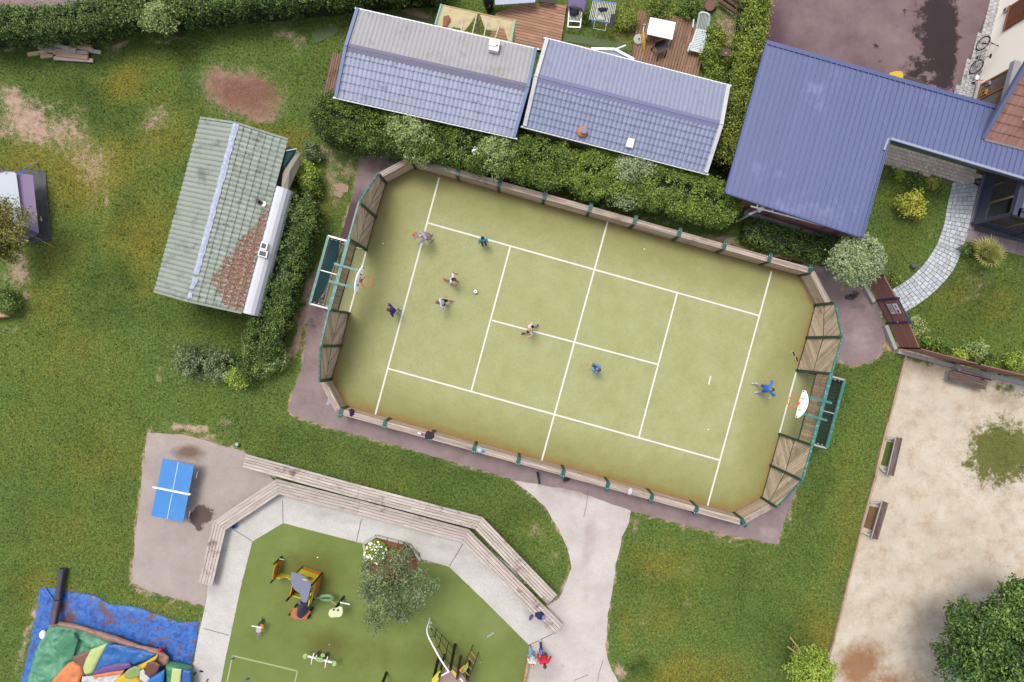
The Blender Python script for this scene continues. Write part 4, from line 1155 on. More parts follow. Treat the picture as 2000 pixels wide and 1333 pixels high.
# windows and trim of the visible south walls
m_win = plain('window_dark', C(66, 74, 84), .5, .1)
for (t, base, z0) in ((A, baseA, .9),):
 a, b_ = base[0], base[1]; dd = (b_ - a).normalized(); o = Vector((dd.y, -dd.x, 0)); o = o if o.y < 0 else -o
 for s in (.9, 2.4):
  mb = MB(); c = a + dd * s + o * .03 + Vector((0, 0, z0 + .5)); mb.box(c, (.9, .05, .9), math.atan2(dd.y, dd.x)); w_ = mb.build('window', m_white, t)
  mb = MB(); mb.box(c + o * .03, (.78, .02, .78), math.atan2(dd.y, dd.x)); mb.build('pane', m_win, w_)
# posts of the open porch at the left end of the pale cabin
for u, v in ((684, 207), (717, 215)):
 mb = MB(); mb.beam(P(u - 8, v - 12, 2.4), Vector((P(u - 8, v - 12, 2.4).x, P(u - 8, v - 12, 2.4).y, .1)), .06, .06, up=(1, 0, 0)); mb.build('porch_post', m_white, A)
# roof furniture: things that stand on the roofs
def roof_z(t, x, y): pass
t = thing('roof_unit', 'white air vent unit standing on the pale grey roof of the long cabin', 'vent', P(968, 93, 2.62))
zb = 2.62
mb = MB(); c = P(966, 92, 2.8); mb.box(c, (.42, .5, .42), math.atan2(dA.y, dA.x)); mb.build('housing', m_white, t)
mb = MB(); mb.box(c + Vector((-.06, .08, .24)), (.32, .3, .08), math.atan2(dA.y, dA.x)); mb.build('lid', m_white, t)
mb = MB(); mb.tube([c + Vector((.12, -.02, .2)), c + Vector((.12, -.02, .33))], .04, 8); mb.build('pipe', m_galv, t)
for s in (-.2, .2):
 mb = MB(); mb.box(c + Vector((s, -.27, -.2)), (.06, .1, .06)); mb.build('foot', plain('rusty_foot', C(190, 140, 100), .8), t)
t = thing('chimney_cowl', 'orange round chimney cowl with blue cap on the slate blue roof', 'chimney', P(1138, 258, 2.66))
c = P(1138, 257, 2.75)
mb = MB(); mb.lathe(c + Vector((0, 0, -.16)), [(.20, 0), (.20, .12), (.24, .13), (.24, .17), (.17, .22)], 18); mb.build('flashing', plain('orange_flashing', C(224, 142, 52), .6, .2), t)
mb = MB(); mb.lathe(c + Vector((.03, -.02, .04)), [(.12, 0), (.12, .14), (.15, .15), (.15, .18)], 18); mb.build('cap', plain('cowl_blue', C(124, 132, 172), .4), t)
t = thing('roof_hatch', 'small white hatch on the slate blue roof at the edge of the clipped hedge', 'hatch', P(1231, 280, 2.6))
c = P(1231, 280, 2.72); mb = MB(); mb.box(c, (.28, .38, .12), math.atan2(dB.y, dB.x)); mb.build('lid', m_white, t)
mb = MB(); mb.box(c + Vector((0, 0, -.08)), (.34, .44, .06), math.atan2(dB.y, dB.x)); mb.build('frame', m_galv, t)
# porch canopy with white frame on the north side of the slate cabin
t = thing('awning', 'white framed canopy sticking out behind the slate blue cabin roof', 'awning', P(1200, 105))
mb = MB(); q = [P(1155, 96, 2.4), P(1201, 97, 2.4), P(1238, 117, 2.4), P(1215, 118, 2.3)]
mb.prism(q, Vector((0, 0, -.04))); mb.build('panel', plain('canopy_panel', C(160, 170, 186), .5), t)
for a, b_ in ((q[0], q[1]), (q[1], q[2])):
 mb = MB(); mb.beam(a, b_, .11, .09); mb.build('frame', m_white, t)
mb = MB(); mb.beam(P(1201, 97, 2.4), P(1222, 89, 2.3), .05, .05); mb.build('strut', m_white, t)
for q_ in ((1203, 98, 2.4), (1236, 116, 2.4)):
 p = P(*q_); mb = MB(); mb.beam(p, Vector((p.x, p.y, 0)), .05, .05, up=(1, 0, 0)); mb.build('post', m_white, t)
# ---------------------------------------------------------------- green-grey chalet on the left
m_roofC_L = plain('sage_sheet', C(170, 178, 166), .55, .12, 1.5, 50, dirt=C(120, 126, 110), dirt_amt=.35, dscale=1.3)
m_roofC_R = plain('sage_tile', C(172, 184, 170), .22, .12, 2, 50, rnd=.1, dirt=C(112, 116, 100), dirt_amt=.35)
m_tape = plain('ridge_tape', C(184, 196, 226), .45, .1, 4, 30, dirt=C(226, 230, 236), dirt_amt=.7, dscale=7)
zc, zrc = 2.3, 3.05
eL0, eL1 = P(392, 233, zc), P(303, 568, zc); r0, r1 = P(462, 243, zrc), P(375, 580, zrc); eR0 = P(562, 275, zc)
dC = (eL1 - eL0); LC = dC.length; dC.normalize()
C_ = thing('mobile_home', 'sage green cabin with a torn silver ridge strip and brown needles on its roof', 'cabin', Vector((((eL0 + eR0) / 2 + dC * LC / 2).x, ((eL0 + eR0) / 2 + dC * LC / 2).y, 0)))
tile_slope(C_, eR0, dC, LC, r0 - eR0, 36, 7, m_roofC_R, True, amp=.036, lip=.04)
tile_slope(C_, eL0, dC, LC, r0 - eL0, 36, 6, m_roofC_L, False, amp=.045, lip=.018, prof=6)
# torn tape along the ridge
rr_ = random.Random(5); pl, pr = [], []
NT = 60
for k in range(NT + 1):
 s = k / NT * LC * .985; c = r0 + dC * s + Vector((0, 0, .08)); wl_ = .15 + rr_.uniform(-.02, .03); wr_ = .13 + rr_.uniform(-.02, .02)
 if s > LC * .9: wl_ -= .06 * rr_.random(); wr_ -= .07 * rr_.random()
 nL = (eL0 - r0); nL = (nL - dC * nL.dot(dC)).normalized(); nR = (eR0 - r0); nR = (nR - dC * nR.dot(dC)).normalized()
 pl.append((c + nL * wl_, c)); pr.append(c + nR * wr_)
for k0, k1 in ((0, 20), (20, 37), (37, 52), (53, 57), (58, 60)):
 mb = MB()
 for k in range(k0, k1):
  a, b_ = pl[k], pl[k + 1]
  mb.add([a[0], b_[0], b_[1], a[1]], [(0, 1, 2, 3)]); mb.add([a[1], b_[1], pr[k + 1], pr[k]], [(0, 1, 2, 3)])
 mb.build('ridge_strip', m_tape, C_, recalc=False)
# end trims and walls
for e, r_ in ((eL0, r0), (eR0, r0), (eL0 + dC * LC, r0 + dC * LC), (eR0 + dC * LC, r0 + dC * LC)):
 sg_ = -1 if (e - eL0).dot(dC) < LC / 2 else 1
 mb = MB(); mb.beam(e + dC * sg_ * .04 + Vector((0, 0, .03)), r_ + dC * sg_ * .04 + Vector((0, 0, .03)), .09, .09); mb.build('verge', m_roofC_L, C_)
base = [eL0 + dC * .15, eL0 + dC * (LC - .15), eR0 + dC * (LC - .15), eR0 + dC * .15]
cc = cen(base); base = [Vector((cc.x + (p.x - cc.x) * .93, cc.y + (p.y - cc.y) * .985, .1)) for p in base]
mb = MB(); mb.prism(base, Vector((0, 0, zc - .15))); mb.build('wall', plain('sage_cladding', C(150, 160, 150), .7), C_)
# brown needles drifted in the tiles
nR = (eR0 - r0); nRu = (nR - dC * nR.dot(dC)); WR = nRu.length; nRu.normalize(); nz = dC.cross(nRu); nz = nz if nz.z > 0 else -nz
n = 26000; s = RNG.uniform(0, 1, n); q = RNG.uniform(0, 1, n)
qlo = 1.03 - np.clip((s - .34) / .5, 0, 1) ** .8 * .70; qlo = np.where(s > .86, qlo + (s - .86) * 2.6, qlo)
col = np.abs(((s * 36) % 1) - .5) * 2
keep = (s > .36) & (q > qlo + .25 * (fbm(s * 10, q * 6, 1.2, 3) - .5)) & (RNG.random(n) < np.clip(.25 + (q - qlo) * 2.2 + (col > .55) * .4, 0, 1)) & (s < .985)
s, q = s[keep], q[keep]; n = len(s)
pos_ = np.array(r0)[None] + np.array(dC)[None] * (s * LC)[:, None] + np.array(nRu)[None] * (q * WR)[:, None] + np.array(nz)[None] * (.055 + .02 * RNG.random(n))[:, None]
th = RNG.uniform(0, 6.28, n); sz = RNG.uniform(.02, .05, n)
ax = np.cos(th)[:, None] * np.array(dC)[None] + np.sin(th)[:, None] * np.array(nRu)[None]; ay = -np.sin(th)[:, None] * np.array(dC)[None] + np.cos(th)[:, None] * np.array(nRu)[None]
o0 = np.array(ORIG[C_.name])
pos_ = pos_ - o0[None]
v = np.stack([pos_ - ax * sz[:, None], pos_ + ay * (sz * .4)[:, None] + np.array(nz)[None] * .012, pos_ + ax * sz[:, None], pos_ - ay * (sz * .4)[:, None]], 1).reshape(-1, 3)
np_mesh('needle_litter', v, 4, leafmat('needles', C(140, 92, 70), C(186, 134, 110), C(220, 174, 148), .9, 0), C_, tint=RNG.random(n), kind='stuff', tris=[(0, 1, 2), (0, 2, 3)])
# rolled white awning cassette along the right eave, with two skylight boxes and a vent pipe
m_cass = plain('awning_white', C(240, 240, 248), .4, .08, 2, 30)
mb = MB(); a0, a1 = eR0 + dC * 2.1 + Vector((0, 0, -.1)), eR0 + dC * (LC + .02) + Vector((0, 0, -.1)); ow = Vector((nRu.x, nRu.y, 0)).normalized()
prof = [(0, .1), (.18, .12), (.36, .07), (.50, -.05), (.58, -.25), (.60, -.5), (.55, -.5), (.50, -.28), (.40, -.1), (0, -.02)]
mb.prism([a0 + ow * x + Vector((0, 0, z)) for x, z in prof], a1 - a0); mb.build('awning_cassette', m_cass, C_)
for (u, v, w_, h_) in ((516, 481, .30, .34), (514, 496, .42, .30)):
 c = P(u, v, 2.4); mb = MB(); mb.box(c, (w_, h_, .1), math.atan2(-dC.x, dC.y) * 1 + .0); f_ = mb.build('skylight', m_galv if w_ > .35 else m_white, C_)
 mb = MB(); mb.box(c + Vector((0, 0, .055)), (w_ * .7, h_ * .66, .02), math.atan2(-dC.x, dC.y)); mb.build('pane', m_win, f_)
mb = MB(); c = P(512, 398, 2.45); mb.tube([c + Vector((0, 0, -.1)), c + Vector((-.12, .08, .28))], .085, 12); mb.build('vent_pipe', plain('vent_plum', C(92, 76, 88), .5), C_)
mb = MB(); mb.lathe(P(513, 399, 2.45) + Vector((0, 0, -.02)), [(.17, 0), (.15, .03), (.1, .04)], 14); mb.build('vent_flashing', m_galv, C_)
# flapping canvas and green awning at the top right corner of the chalet
m_canvas = plain('canvas_beige', C(186, 178, 160), .9, .18, 3, 50); m_grn = plain('awning_green', C(28, 86, 72), .6, .15)
mb = MB(); mb.prism([P(562, 286, 2.2), P(578, 292, 2.0), P(566, 325, 1.9), P(552, 328, 2.2)], Vector((0, 0, -.04))); mb.build('awning', m_grn, C_)
fl = [P(576, 292, 1.9), P(587, 300, 1.8), P(586, 322, 1.6), P(573, 350, 1.7), P(561, 378, 2.0), P(549, 376, 2.2), P(552, 340, 2.1), P(561, 318, 2.0)]
mb = MB(); cF = cen(fl) + Vector((0, 0, .12))
mb.add(fl + [cF], [(i, (i + 1) % 8, 8) for i in range(8)]); mb.add([p + Vector((0, 0, -.03)) for p in fl] + [cF + Vector((0, 0, -.03))], [((i + 1) % 8, i, 8) for i in range(8)])
o = mb.build('canvas_flap', m_canvas, None, cF); tag(o, 'crumpled beige canvas draped over the corner of the sage green cabin', 'canvas')
mb = MB(); mb.beam(P(558, 295, 2.25), P(580, 291, 2.1), .04, .04); mb.build('awning_arm', m_galv, C_)
# ---------------------------------------------------------------- carport with the standing-seam roof
zq = 3.0
m_seam = plain('seam_blue', C(116, 127, 172), .38, .05, .5, 30, rnd=.03, dirt=C(140, 150, 196), dirt_amt=.15, dscale=.6)
m_trim = plain('trim_blue', C(98, 108, 160), .4, .06); m_lead = plain('flashing_silver', C(176, 184, 206), .35, .1)
K = thing('carport', 'carport with a wide blue standing-seam roof joining the cream house', 'carport', Vector((P(1560, 280, zq).x, P(1560, 280, zq).y, 0)))
# plan lines at roof level
TL, TR = P(1498, 87, zq), P(2040, 240.4, zq); dseam = (P(1418, 376, zq) - P(1498, 87, zq)).normalized()
botA, botB = P(1418, 376, zq), P(1680, 462, zq); inn_c = P(1735, 268, zq); botC = P(2040, 358.9, zq)
def isect(p, d, a, b):
 e = b - a; den = d.x * e.y - d.y * e.x; tt = ((a.x - p.x) * e.y - (a.y - p.y) * e.x) / den
 return p + d * tt
du = (TR - TL).normalized(); LT = (TR - TL).length; pitch = .243; k = 0; x = 0
slope = lambda p: Vector((0, 0, 0))
# parameter along the top edge where the inner corner's seam starts
xi = (isect(inn_c, -dseam, TL, TR) - TL).dot(du)
NPan = int(LT / pitch)
for i in range(NPan):
 x0, x1 = i * pitch, (i + 1) * pitch
 a, b_ = TL + du * x0, TL + du * x1
 if x1 <= xi + .02: e, f = isect(a, dseam, botA, botB), isect(b_, dseam, botA, botB)
 elif x0 >= xi - .02: e, f = isect(a, dseam, inn_c, botC), isect(b_, dseam, inn_c, botC)
 else:
  e, f = isect(a, dseam, botA, botB), isect(b_, dseam, inn_c, botC)
  f = isect(b_, dseam, botA, botB) if (xi - x0) > pitch / 2 else f
  if (xi - x0) <= pitch / 2: e = isect(a, dseam, inn_c, botC)
 z = random.uniform(-.003, .003)
 mb = MB(); o_ = Vector((0, 0, z)); mb.prism([a + o_, b_ + o_, f + o_, e + o_], Vector((0, 0, -.03)))
 mb.beam(b_ + Vector((0, 0, .03)), f + Vector((0, 0, .02)), .03, .05)
 mb.build('roof_panel', m_seam, K)
# fascias / flashings
def edge_trim(a, b_, w_, h_, m, name='fascia', dz=0.0):
 mb = MB(); mb.beam(a + Vector((0, 0, dz)), b_ + Vector((0, 0, dz)), w_, h_); return mb.build(name, m, K)
off = -dseam * .07
edge_trim(TL + off - du * .05, TR + off, .17, .09, m_trim, 'top_flashing', .015)
edge_trim(TL - du * .03, botA - du * .03, .08, .14, m_trim, 'verge', -.02)
edge_trim(botA + dseam * .02, botB + dseam * .02, .06, .12, m_trim, 'fascia', -.05)
edge_trim(inn_c + du * .02, P(1681, 463, zq) + du * .02, .07, .14, m_trim, 'verge', -.02)
edge_trim(P(1734, 271, zq), P(1725, 294, zq), .09, .16, m_lead, 'end_flashing', .0)
edge_trim(inn_c + dseam * .04, botC + dseam * .04, .11, .07, m_lead, 'gutter', .0)
edge_trim(inn_c + dseam * .02 - du * -.02, botC + dseam * .02, .05, .3, plain('fascia_shadow_blue', C(92, 100, 128), .5), 'fascia', -.2)
# brown boarded wall below the south edge, with white gutter frame and brackets
m_brown = plain('brown_composite', C(186, 128, 116), .6, .1, 3, 60, rnd=.06)
m_ltgrey = plain('coping_grey', C(202, 200, 198), .8, .1, 5, 60)
F = thing('screen_wall', 'brown boarded screen with pale coping under the south edge of the blue roof', 'wall', P(1560, 430))
fa, fb = P(1452, 412), P(1650, 474); fd = (fb - fa).normalized()
fn = Vector((fd.y, -fd.x, 0)); fn = fn if fn.y < 0 else -fn
for k in range(5):
 a = Vector((fa.x, fa.y, 0)) + fd * .1;
 for j in range(8):
  L_ = (fb - fa).length / 8
  mb = MB(); p = Vector((fa.x, fa.y, .35 + k * .3)) + fd * (j * L_ + .01); mb.beam(p, p + fd * (L_ - .02), .04, .285); mb.build('board', m_brown, F)
for j in range(4):
 p = Vector((fa.x, fa.y, 0)) + fd * (1.0 + j * 1.25); mb = MB(); mb.beam(p + fn * .03, p + fn * .03 + Vector((0, 0, 1.9)), .05, .05, up=(1, 0, 0)); mb.build('post', m_trim, F)
mb = MB(); mb.beam(Vector((fa.x, fa.y, .1)) + fn * .12, Vector((fb.x, fb.y, .1)) + fn * .12, .2, .32); mb.build('coping', m_ltgrey, F)
# suspended white gutter frame
mb = MB(); ga, gb = P(1466, 403, 2.6), P(1675, 459, 2.6)
G = thing('gutter_rail', 'white gutter rail on short brackets along the south edge of the blue roof', 'gutter', Vector((ga.x, ga.y, 0)).lerp(Vector((gb.x, gb.y, 0)), .5) )
mb.beam(ga, gb, .05, .05); mb.build('rail', m_white, G)
for k in range(7):
 p = ga.lerp(gb, (k + .4) / 7); q = p + Vector((-.03, .16, .25)); mb = MB(); mb.beam(p, q, .035, .035); mb.build('bracket', m_white, G)
t = thing('lamp_box', 'pale grey lamp box on a bracket at the corner of the brown screen', 'lamp', P(1484, 408, 0))
c = P(1486, 409, 2.2); mb = MB(); mb.box(c, (.26, .2, .12), .5); mb.build('housing', m_white, t)
mb = MB(); mb.beam(c, c + Vector((-.5, -.22, -.1)), .09, .09); mb.build('arm', m_ltgrey, t)
mb = MB(); mb.beam(c + Vector((-.42, -.2, -.1)), Vector((c.x - .42, c.y - .2, 0)), .07, .07, up=(1, 0, 0)); mb.build('post', m_ltgrey, t)
# carport posts
for u, v in ((1515, 105), (1438, 360), (1672, 440), (1730, 282), (1720, 165)):
 p = P(u, v, 2.9); mb = MB(); mb.beam(p, Vector((p.x, p.y, 0)), .12, .12, up=(1, 0, 0)); mb.build('post', m_trim, K)
# closed back wall of the car port store
mb = MB(); q = [P(1510, 200, 2.8), P(1445, 366, 2.8), P(1660, 436, 2.8), P(1712, 262, 2.8)]
mb.prism([Vector((p.x, p.y, .02)) for p in q], Vector((0, 0, 2.7))); mb.build('store_wall', m_brown, K)
# ---------------------------------------------------------------- cream house in the corner
m_stucco = plain('cream_render', (.66, .62, .55, 1), .9, .05, 1.2, 90, .15)
m_oak = plain('oak_frame', C(176, 116, 62), .55, .15, 10, 60)
m_pantile = plain('brown_roof_tile', C(170, 124, 112), .8, .12, 3, 60, .3, rnd=.12, dirt=C(124, 92, 60), dirt_amt=.4, dscale=2)
W0, W1 = P(1953, 0), P(1902, 200); wd = (W1 - W0).normalized(); wn_ = Vector((-wd.y, wd.x, 0)); wn_ = wn_ if wn_.x < 0 else -wn_
H = thing('house', 'cream rendered house with brown tiled roof and oak framed windows by the paved strip', 'house', P(2000, 180))
w0 = W0 - wd * 6; w1 = W1 + wd * 2.2
dep = -wn_ * 7
mb = MB(); mb.prism([w0, w1, w1 + dep, w0 + dep], Vector((0, 0, 4.1))); mb.build('wall', m_stucco, H)
mb = MB(); mb.prism([w0, W0 - wd * .2, W0 - wd * .2 + dep, w0 + dep], Vector((0, 0, 7))); mb.build('upper_wall', m_stucco, H)
def on_wall(u, v, o=.0): return ray_plane(u, v, W0 + wn_ * o, wn_)
def wall_rect(u0, v0, u1, v1):
 a, b_ = on_wall(u0, v0), on_wall(u1, v1); return a, b_
def window(cx, z0, z1, wd_, nm='window'):
 c0 = W0 + wd * cx
 fr = MB();
 def bar(s0, s1, za, zb, o=.02, th=.06):
  fr.hexa([c0 + wd * s0 + Vector((0, 0, za)) - wn_ * .02, c0 + wd * s1 + Vector((0, 0, za)) - wn_ * .02, c0 + wd * s1 + Vector((0, 0, za)) + wn_ * th, c0 + wd * s0 + Vector((0, 0, za)) + wn_ * th,
     c0 + wd * s0 + Vector((0, 0, zb)) - wn_ * .02, c0 + wd * s1 + Vector((0, 0, zb)) - wn_ * .02, c0 + wd * s1 + Vector((0, 0, zb)) + wn_ * th, c0 + wd * s0 + Vector((0, 0, zb)) + wn_ * th])
 h = wd_ / 2
 bar(-h, -h + .09, z0, z1); bar(h - .09, h, z0, z1); bar(-h + .09, h - .09, z0, z0 + .1); bar(-h + .09, h - .09, z1 - .1, z1); bar(-.04, .04, z0 + .1, z1 - .1)
 w_ = fr.build(nm, m_oak, H)
 mb = MB()
 q = [c0 + wd * -h + wn_ * .012 + Vector((0, 0, z0)), c0 + wd * h + wn_ * .012 + Vector((0, 0, z0)), c0 + wd * h + wn_ * .012 + Vector((0, 0, z1)), c0 + wd * -h + wn_ * .012 + Vector((0, 0, z1))]
 mb.prism(q, wn_ * .01); mb.build('pane', plain('window_reflect', C(128, 116, 104), .08, .3, 3, 20), w_)
 mb = MB(); mb.beam(c0 - wd * (h + .08) + wn_ * .1 + Vector((0, 0, z0 - .05)), c0 + wd * (h + .08) + wn_ * .1 + Vector((0, 0, z0 - .05)), .2, .06); mb.build('sill', m_ltgrey, w_)
 return w_, c0
# door/window bays traced on the wall plane
p1, p2 = on_wall(1932, 207), on_wall(1982, 127)
s_a = (on_wall(1936, 160) - W0).dot(wd); s_b = (on_wall(1930, 205) - W0).dot(wd)
wA, cA = window((s_a + s_b) / 2 + .1, .25, 2.35, 1.7, 'patio_door')
mb = MB(); q0 = cA - wd * .9 + wn_ * .05 + Vector((0, 0, 2.42)); mb.beam(q0 + wn_ * .1, cA + wd * .9 + wn_ * .15 + Vector((0, 0, 2.42)), .3, .28); mb.build('shutter_box', plain('shutter_grey', C(176, 180, 188), .5), H)
# wooden balcony front, upper floor
bA, bB = on_wall(1953, 62), on_wall(2010, 22)
sB = (on_wall(1956, 48) - W0).dot(wd)
mb = MB()
Bn = thing('balcony_front', 'brown slatted wooden panel below the upper window of the cream house', 'balcony', Vector((on_wall(1975, 45).x, on_wall(1975, 45).y, 1.0)))
for k in range(11):
 s = sB - .62 + k * .11; mb = MB(); mb.beam(W0 + wd * s + wn_ * .06 + Vector((0, 0, .95)), W0 + wd * s + wn_ * .06 + Vector((0, 0, 2.15)), .095, .04, up=tuple(wn_)); mb.build('slat', wood('balcony_wood', C(124, 76, 54), C(160, 106, 78), 0, rnd=.12), Bn)
for z in (.95, 2.15):
 mb = MB(); mb.beam(W0 + wd * (sB - .7) + wn_ * .09 + Vector((0, 0, z)), W0 + wd * (sB + .55) + wn_ * .09 + Vector((0, 0, z)), .06, .06); mb.build('rail', m_oak, Bn)
window(sB - .1, 2.35, 3.4, 1.2)
mb = MB(); q = W0 + wd * (sB - .35) + Vector((0, 0, 1.9))
# small wall fittings
for (u, v, m_, sz, nm, lb, ct) in ((1925, 182, plain('orange_box', C(234, 160, 40), .5), .26, 'wall_box', 'orange box fixed to the cream house wall beside the patio door', 'box'),
         (1933, 164, plain('meter_grey', C(176, 176, 196), .5), .18, 'meter_box', 'small grey meter plate on the cream house wall', 'plate'),
         (1967, 20, plain('notice_white', C(214, 214, 214), .6), .22, 'wall_plate', 'small white notice plate on the upper cream wall', 'plate')):
 c = on_wall(u, v); mb = MB(); mb.box(c + wn_ * .05, (sz, .1, sz * 1.1), math.atan2(wd.y, wd.x)); o = mb.build(nm, m_, None, c); tag(o, lb, ct)
 mb = MB(); mb.box(c + wn_ * .11, (sz * .5, .02, sz * .5), math.atan2(wd.y, wd.x)); mb.build('face', plain('plate_ink', C(80, 70, 84), .6), o)
# tiled roof
E0 = P(1922, 271, 3.0); Vg = P(2000, 137, 4.33); vup = (Vg - E0); ev = Vector((-wn_.x, -wn_.y, 0)).normalized() * 5.2
nu_, nv_ = 22, 8
tile_slope(H, E0, ev, ev.length, vup * 1.35, nu_, nv_ + 2, m_pantile, True, 300, amp=.012, lip=.035, prof=4)
mb = MB(); mb.beam(E0 + wn_ * .06 + Vector((0, 0, -.02)), E0 + vup * 1.35 + wn_ * .06 + Vector((0, 0, -.02)), .16, .2); mb.build('verge', plain('verge_slate', C(112, 120, 156), .45), H)
mb = MB(); g_ = Vector((vup.x, vup.y, 0)).normalized(); mb.beam(E0 - g_ * .06, E0 + ev - g_ * .06, .1, .1); mb.build('gutter', plain('gutter_zinc', C(150, 138, 132), .4), H)
mb = MB(); mb.beam(E0 - g_ * .0 + Vector((0, 0, -.14)), E0 + ev + Vector((0, 0, -.14)), .04, .2); mb.build('fascia', m_oak, H)
# ---------------------------------------------------------------- glazed veranda
m_alu = plain('anthracite_alu', C(78, 80, 100), .4, .08); m_alu2 = plain('alu_blue', C(116, 124, 158), .35, .06)
gls = glass('veranda_glass', (1, .99, .97, 1))
V = thing('veranda', 'dark framed glass veranda with roof lantern at the right edge above the palm', 'veranda', P(1960, 420))
zv = 2.45
va, vb = P(1925, 338), P(1898, 438); d1_ = (vb - va).normalized(); vc = P(2060, 489)
d2_ = (vc - vb).normalized()
def vpost(p, w_=.13):
 mb = MB(); mb.beam(p, p + Vector((0, 0, zv)), w_, w_, up=(1, 0, 0)); mb.build('post', m_alu, V)
vpost(vb, .16); vpost(vb.lerp(va, .98), .1); vpost(vb + d2_ * 1.95, .1); vpost(vb + d2_ * 3.9, .1)
L1 = (vb - va).length
vpost(va + d1_ * (L1 * .35), .09)
for a, b_ in ((va, vb), (vb, vc)):
 nrm = (b_ - a).normalized();
 mb = MB(); mb.beam(a + Vector((0, 0, .06)), b_ + Vector((0, 0, .06)), .09, .1); mb.build('sill_rail', m_alu2, V)
 mb = MB(); mb.beam(a + Vector((0, 0, .46)), b_ + Vector((0, 0, .46)), .05, .7); mb.build('base_panel', m_alu, V)
 mb = MB(); mb.beam(a + Vector((0, 0, zv)), b_ + Vector((0, 0, zv)), .18, .2); mb.build('top_beam', m_alu, V)
 n_ = 3 if a is va else 4
 for k in range(n_):
  p, q = a.lerp(b_, k / n_), a.lerp(b_, (k + 1) / n_); o_ = (q - p).normalized() * .05
  mb = MB(); mb.prism([p + o_ + Vector((0, 0, .83)), q - o_ + Vector((0, 0, .83)), q - o_ + Vector((0, 0, zv - .12)), p + o_ + Vector((0, 0, zv - .12))], Vector((.012, .004, 0))); mb.build('pane', gls, V)
# roof: wide frame with the lantern
ra_, rb_, rc_ = va + Vector((0, 0, zv + .12)), vb + Vector((0, 0, zv + .12)), vc + Vector((0, 0, zv + .12))
in2 = -d1_
def at_(s1, s2, z): return vb + d2_ * s1 - d1_ * s2 + Vector((0, 0, z))
mb = MB(); mb.prism([at_(.1, -.1, zv + .1), at_(4, -.1, zv + .1), at_(4, .25, zv + .1), at_(.1, .25, zv + .1)], Vector((0, 0, .06))); mb.build('roof_edge', m_alu, V)
mb = MB(); mb.prism([at_(-.1, -.1, zv + .1), at_(.22, -.1, zv + .1), at_(.22, 2.4, zv + .1), at_(-.1, 2.4, zv + .1)], Vector((0, 0, .06))); mb.build('roof_edge', m_alu, V)
for a, b_ in (((.22, .25), (4, .25)), ((.22, .25), (.22, 2.3))):
 mb = MB(); mb.beam(at_(a[0], a[1], zv + .22), at_(b_[0], b_[1], zv + .22), .2, .14); mb.build('lantern_frame', m_alu2, V)
mb = MB(); mb.prism([at_(.32, .35, zv + .2), at_(4, .35, zv + .2), at_(4, 2.4, zv + .2), at_(.32, 2.4, zv + .2)], Vector((0, 0, .03))); mb.build('lantern_glass', plain('sky_reflect_glass', C(176, 196, 226), .08, .06, 1, 10), V)  # opaque pane; the pale blue sky reflection is put into its colour
# interior floor and furniture hint
o = sheet('veranda_floor', [at_(.05, .05, 0), at_(4, .05, 0), at_(4, 2.4, 0), at_(.05, 2.4, 0)], .035, wood('veranda_boards', C(230, 190, 146), C(250, 226, 186), .3, rnd=.05), 0, kind='structure')
for (s1, s2, w_, h_, lb) in ((.45, .5, .75, .4, 'pale wooden bench inside the glass veranda'),):
 t = thing('bench', lb, 'bench', at_(s1, s2, 0))
 mb = MB(); mb.box(at_(s1, s2, .42), (w_, h_, .05), .25); mb.build('seat', plain('pale_pine', C(226, 192, 136), .6, .1), t)
 for e in (-.28, .28):
  mb = MB(); mb.box(at_(s1 + e, s2, .21), (.06, h_ * .8, .38), .25); mb.build('leg', plain('pale_pine', C(226, 192, 136), .6, .1), t)
# ================================================================== PLANTS
def leaves(name, pts, nrm, size, mat, parent, tint, kind=None, jitter=.7, fold=.25, aspect=.55):
 """leaf faces: four-point folded blades turned roughly along nrm"""
 n = len(pts); o0 = np.array(ORIG[parent.name]) if parent is not None else 0
 nr = nrm + RNG.normal(0, jitter, (n, 3)); nr /= np.linalg.norm(nr, axis=1, keepdims=True) + 1e-9
 rv = RNG.normal(0, 1, (n, 3)); t = np.cross(nr, rv); t /= np.linalg.norm(t, axis=1, keepdims=True) + 1e-9
 b_ = np.cross(nr, t); s = np.asarray(size).reshape(-1, 1) * np.ones((n, 1)) * RNG.uniform(.7, 1.3, (n, 1))
 p = pts - o0
 v = np.stack([p - t * s * .5, p - b_ * s * aspect * .5 + nr * s * fold * .5, p + t * s * .5, p + b_ * s * aspect * .5 + nr * s * fold * .5], 1)
 return np_mesh(name, v.reshape(-1, 3), 4, mat, parent, tint=np.clip(tint, 0, 1), kind=kind, tris=[(0, 1, 2), (0, 2, 3)])
LM = {
 'privet': leafmat('leaf_privet', C(60, 82, 31), C(123, 156, 56), C(188, 214, 90)),
 'privet_y': leafmat('leaf_privet_yellow', C(77, 96, 28), C(156, 183, 60), C(243, 245, 94)),
 'laurel': leafmat('leaf_laurel', C(75, 94, 31), C(149, 173, 61), C(221, 231, 94)),
 'dark': leafmat('leaf_dark', C(60, 84, 36), C(112, 146, 62), C(172, 204, 104)),
 'light': leafmat('leaf_light', C(112, 142, 72), C(180, 208, 116), C(228, 242, 166)),
 'silver': leafmat('leaf_silver', C(136, 160, 104), C(204, 224, 160), C(248, 250, 206)),
 'olive': leafmat('leaf_olive', C(84, 104, 62), C(144, 166, 108), C(208, 224, 172)),
 'maple': leafmat('leaf_maple', C(53, 82, 36), C(101, 142, 61), C(171, 207, 98)),
 'yellow': leafmat('leaf_yellow', C(176, 188, 60), C(236, 238, 86), C(245, 245, 121)),
 'brownolive': leafmat('leaf_brownolive', C(94, 94, 38), C(147, 147, 64), C(209, 204, 98)),
 'lime': leafmat('leaf_lime', C(132, 164, 56), C(200, 231, 86), C(245, 245, 121)),
}
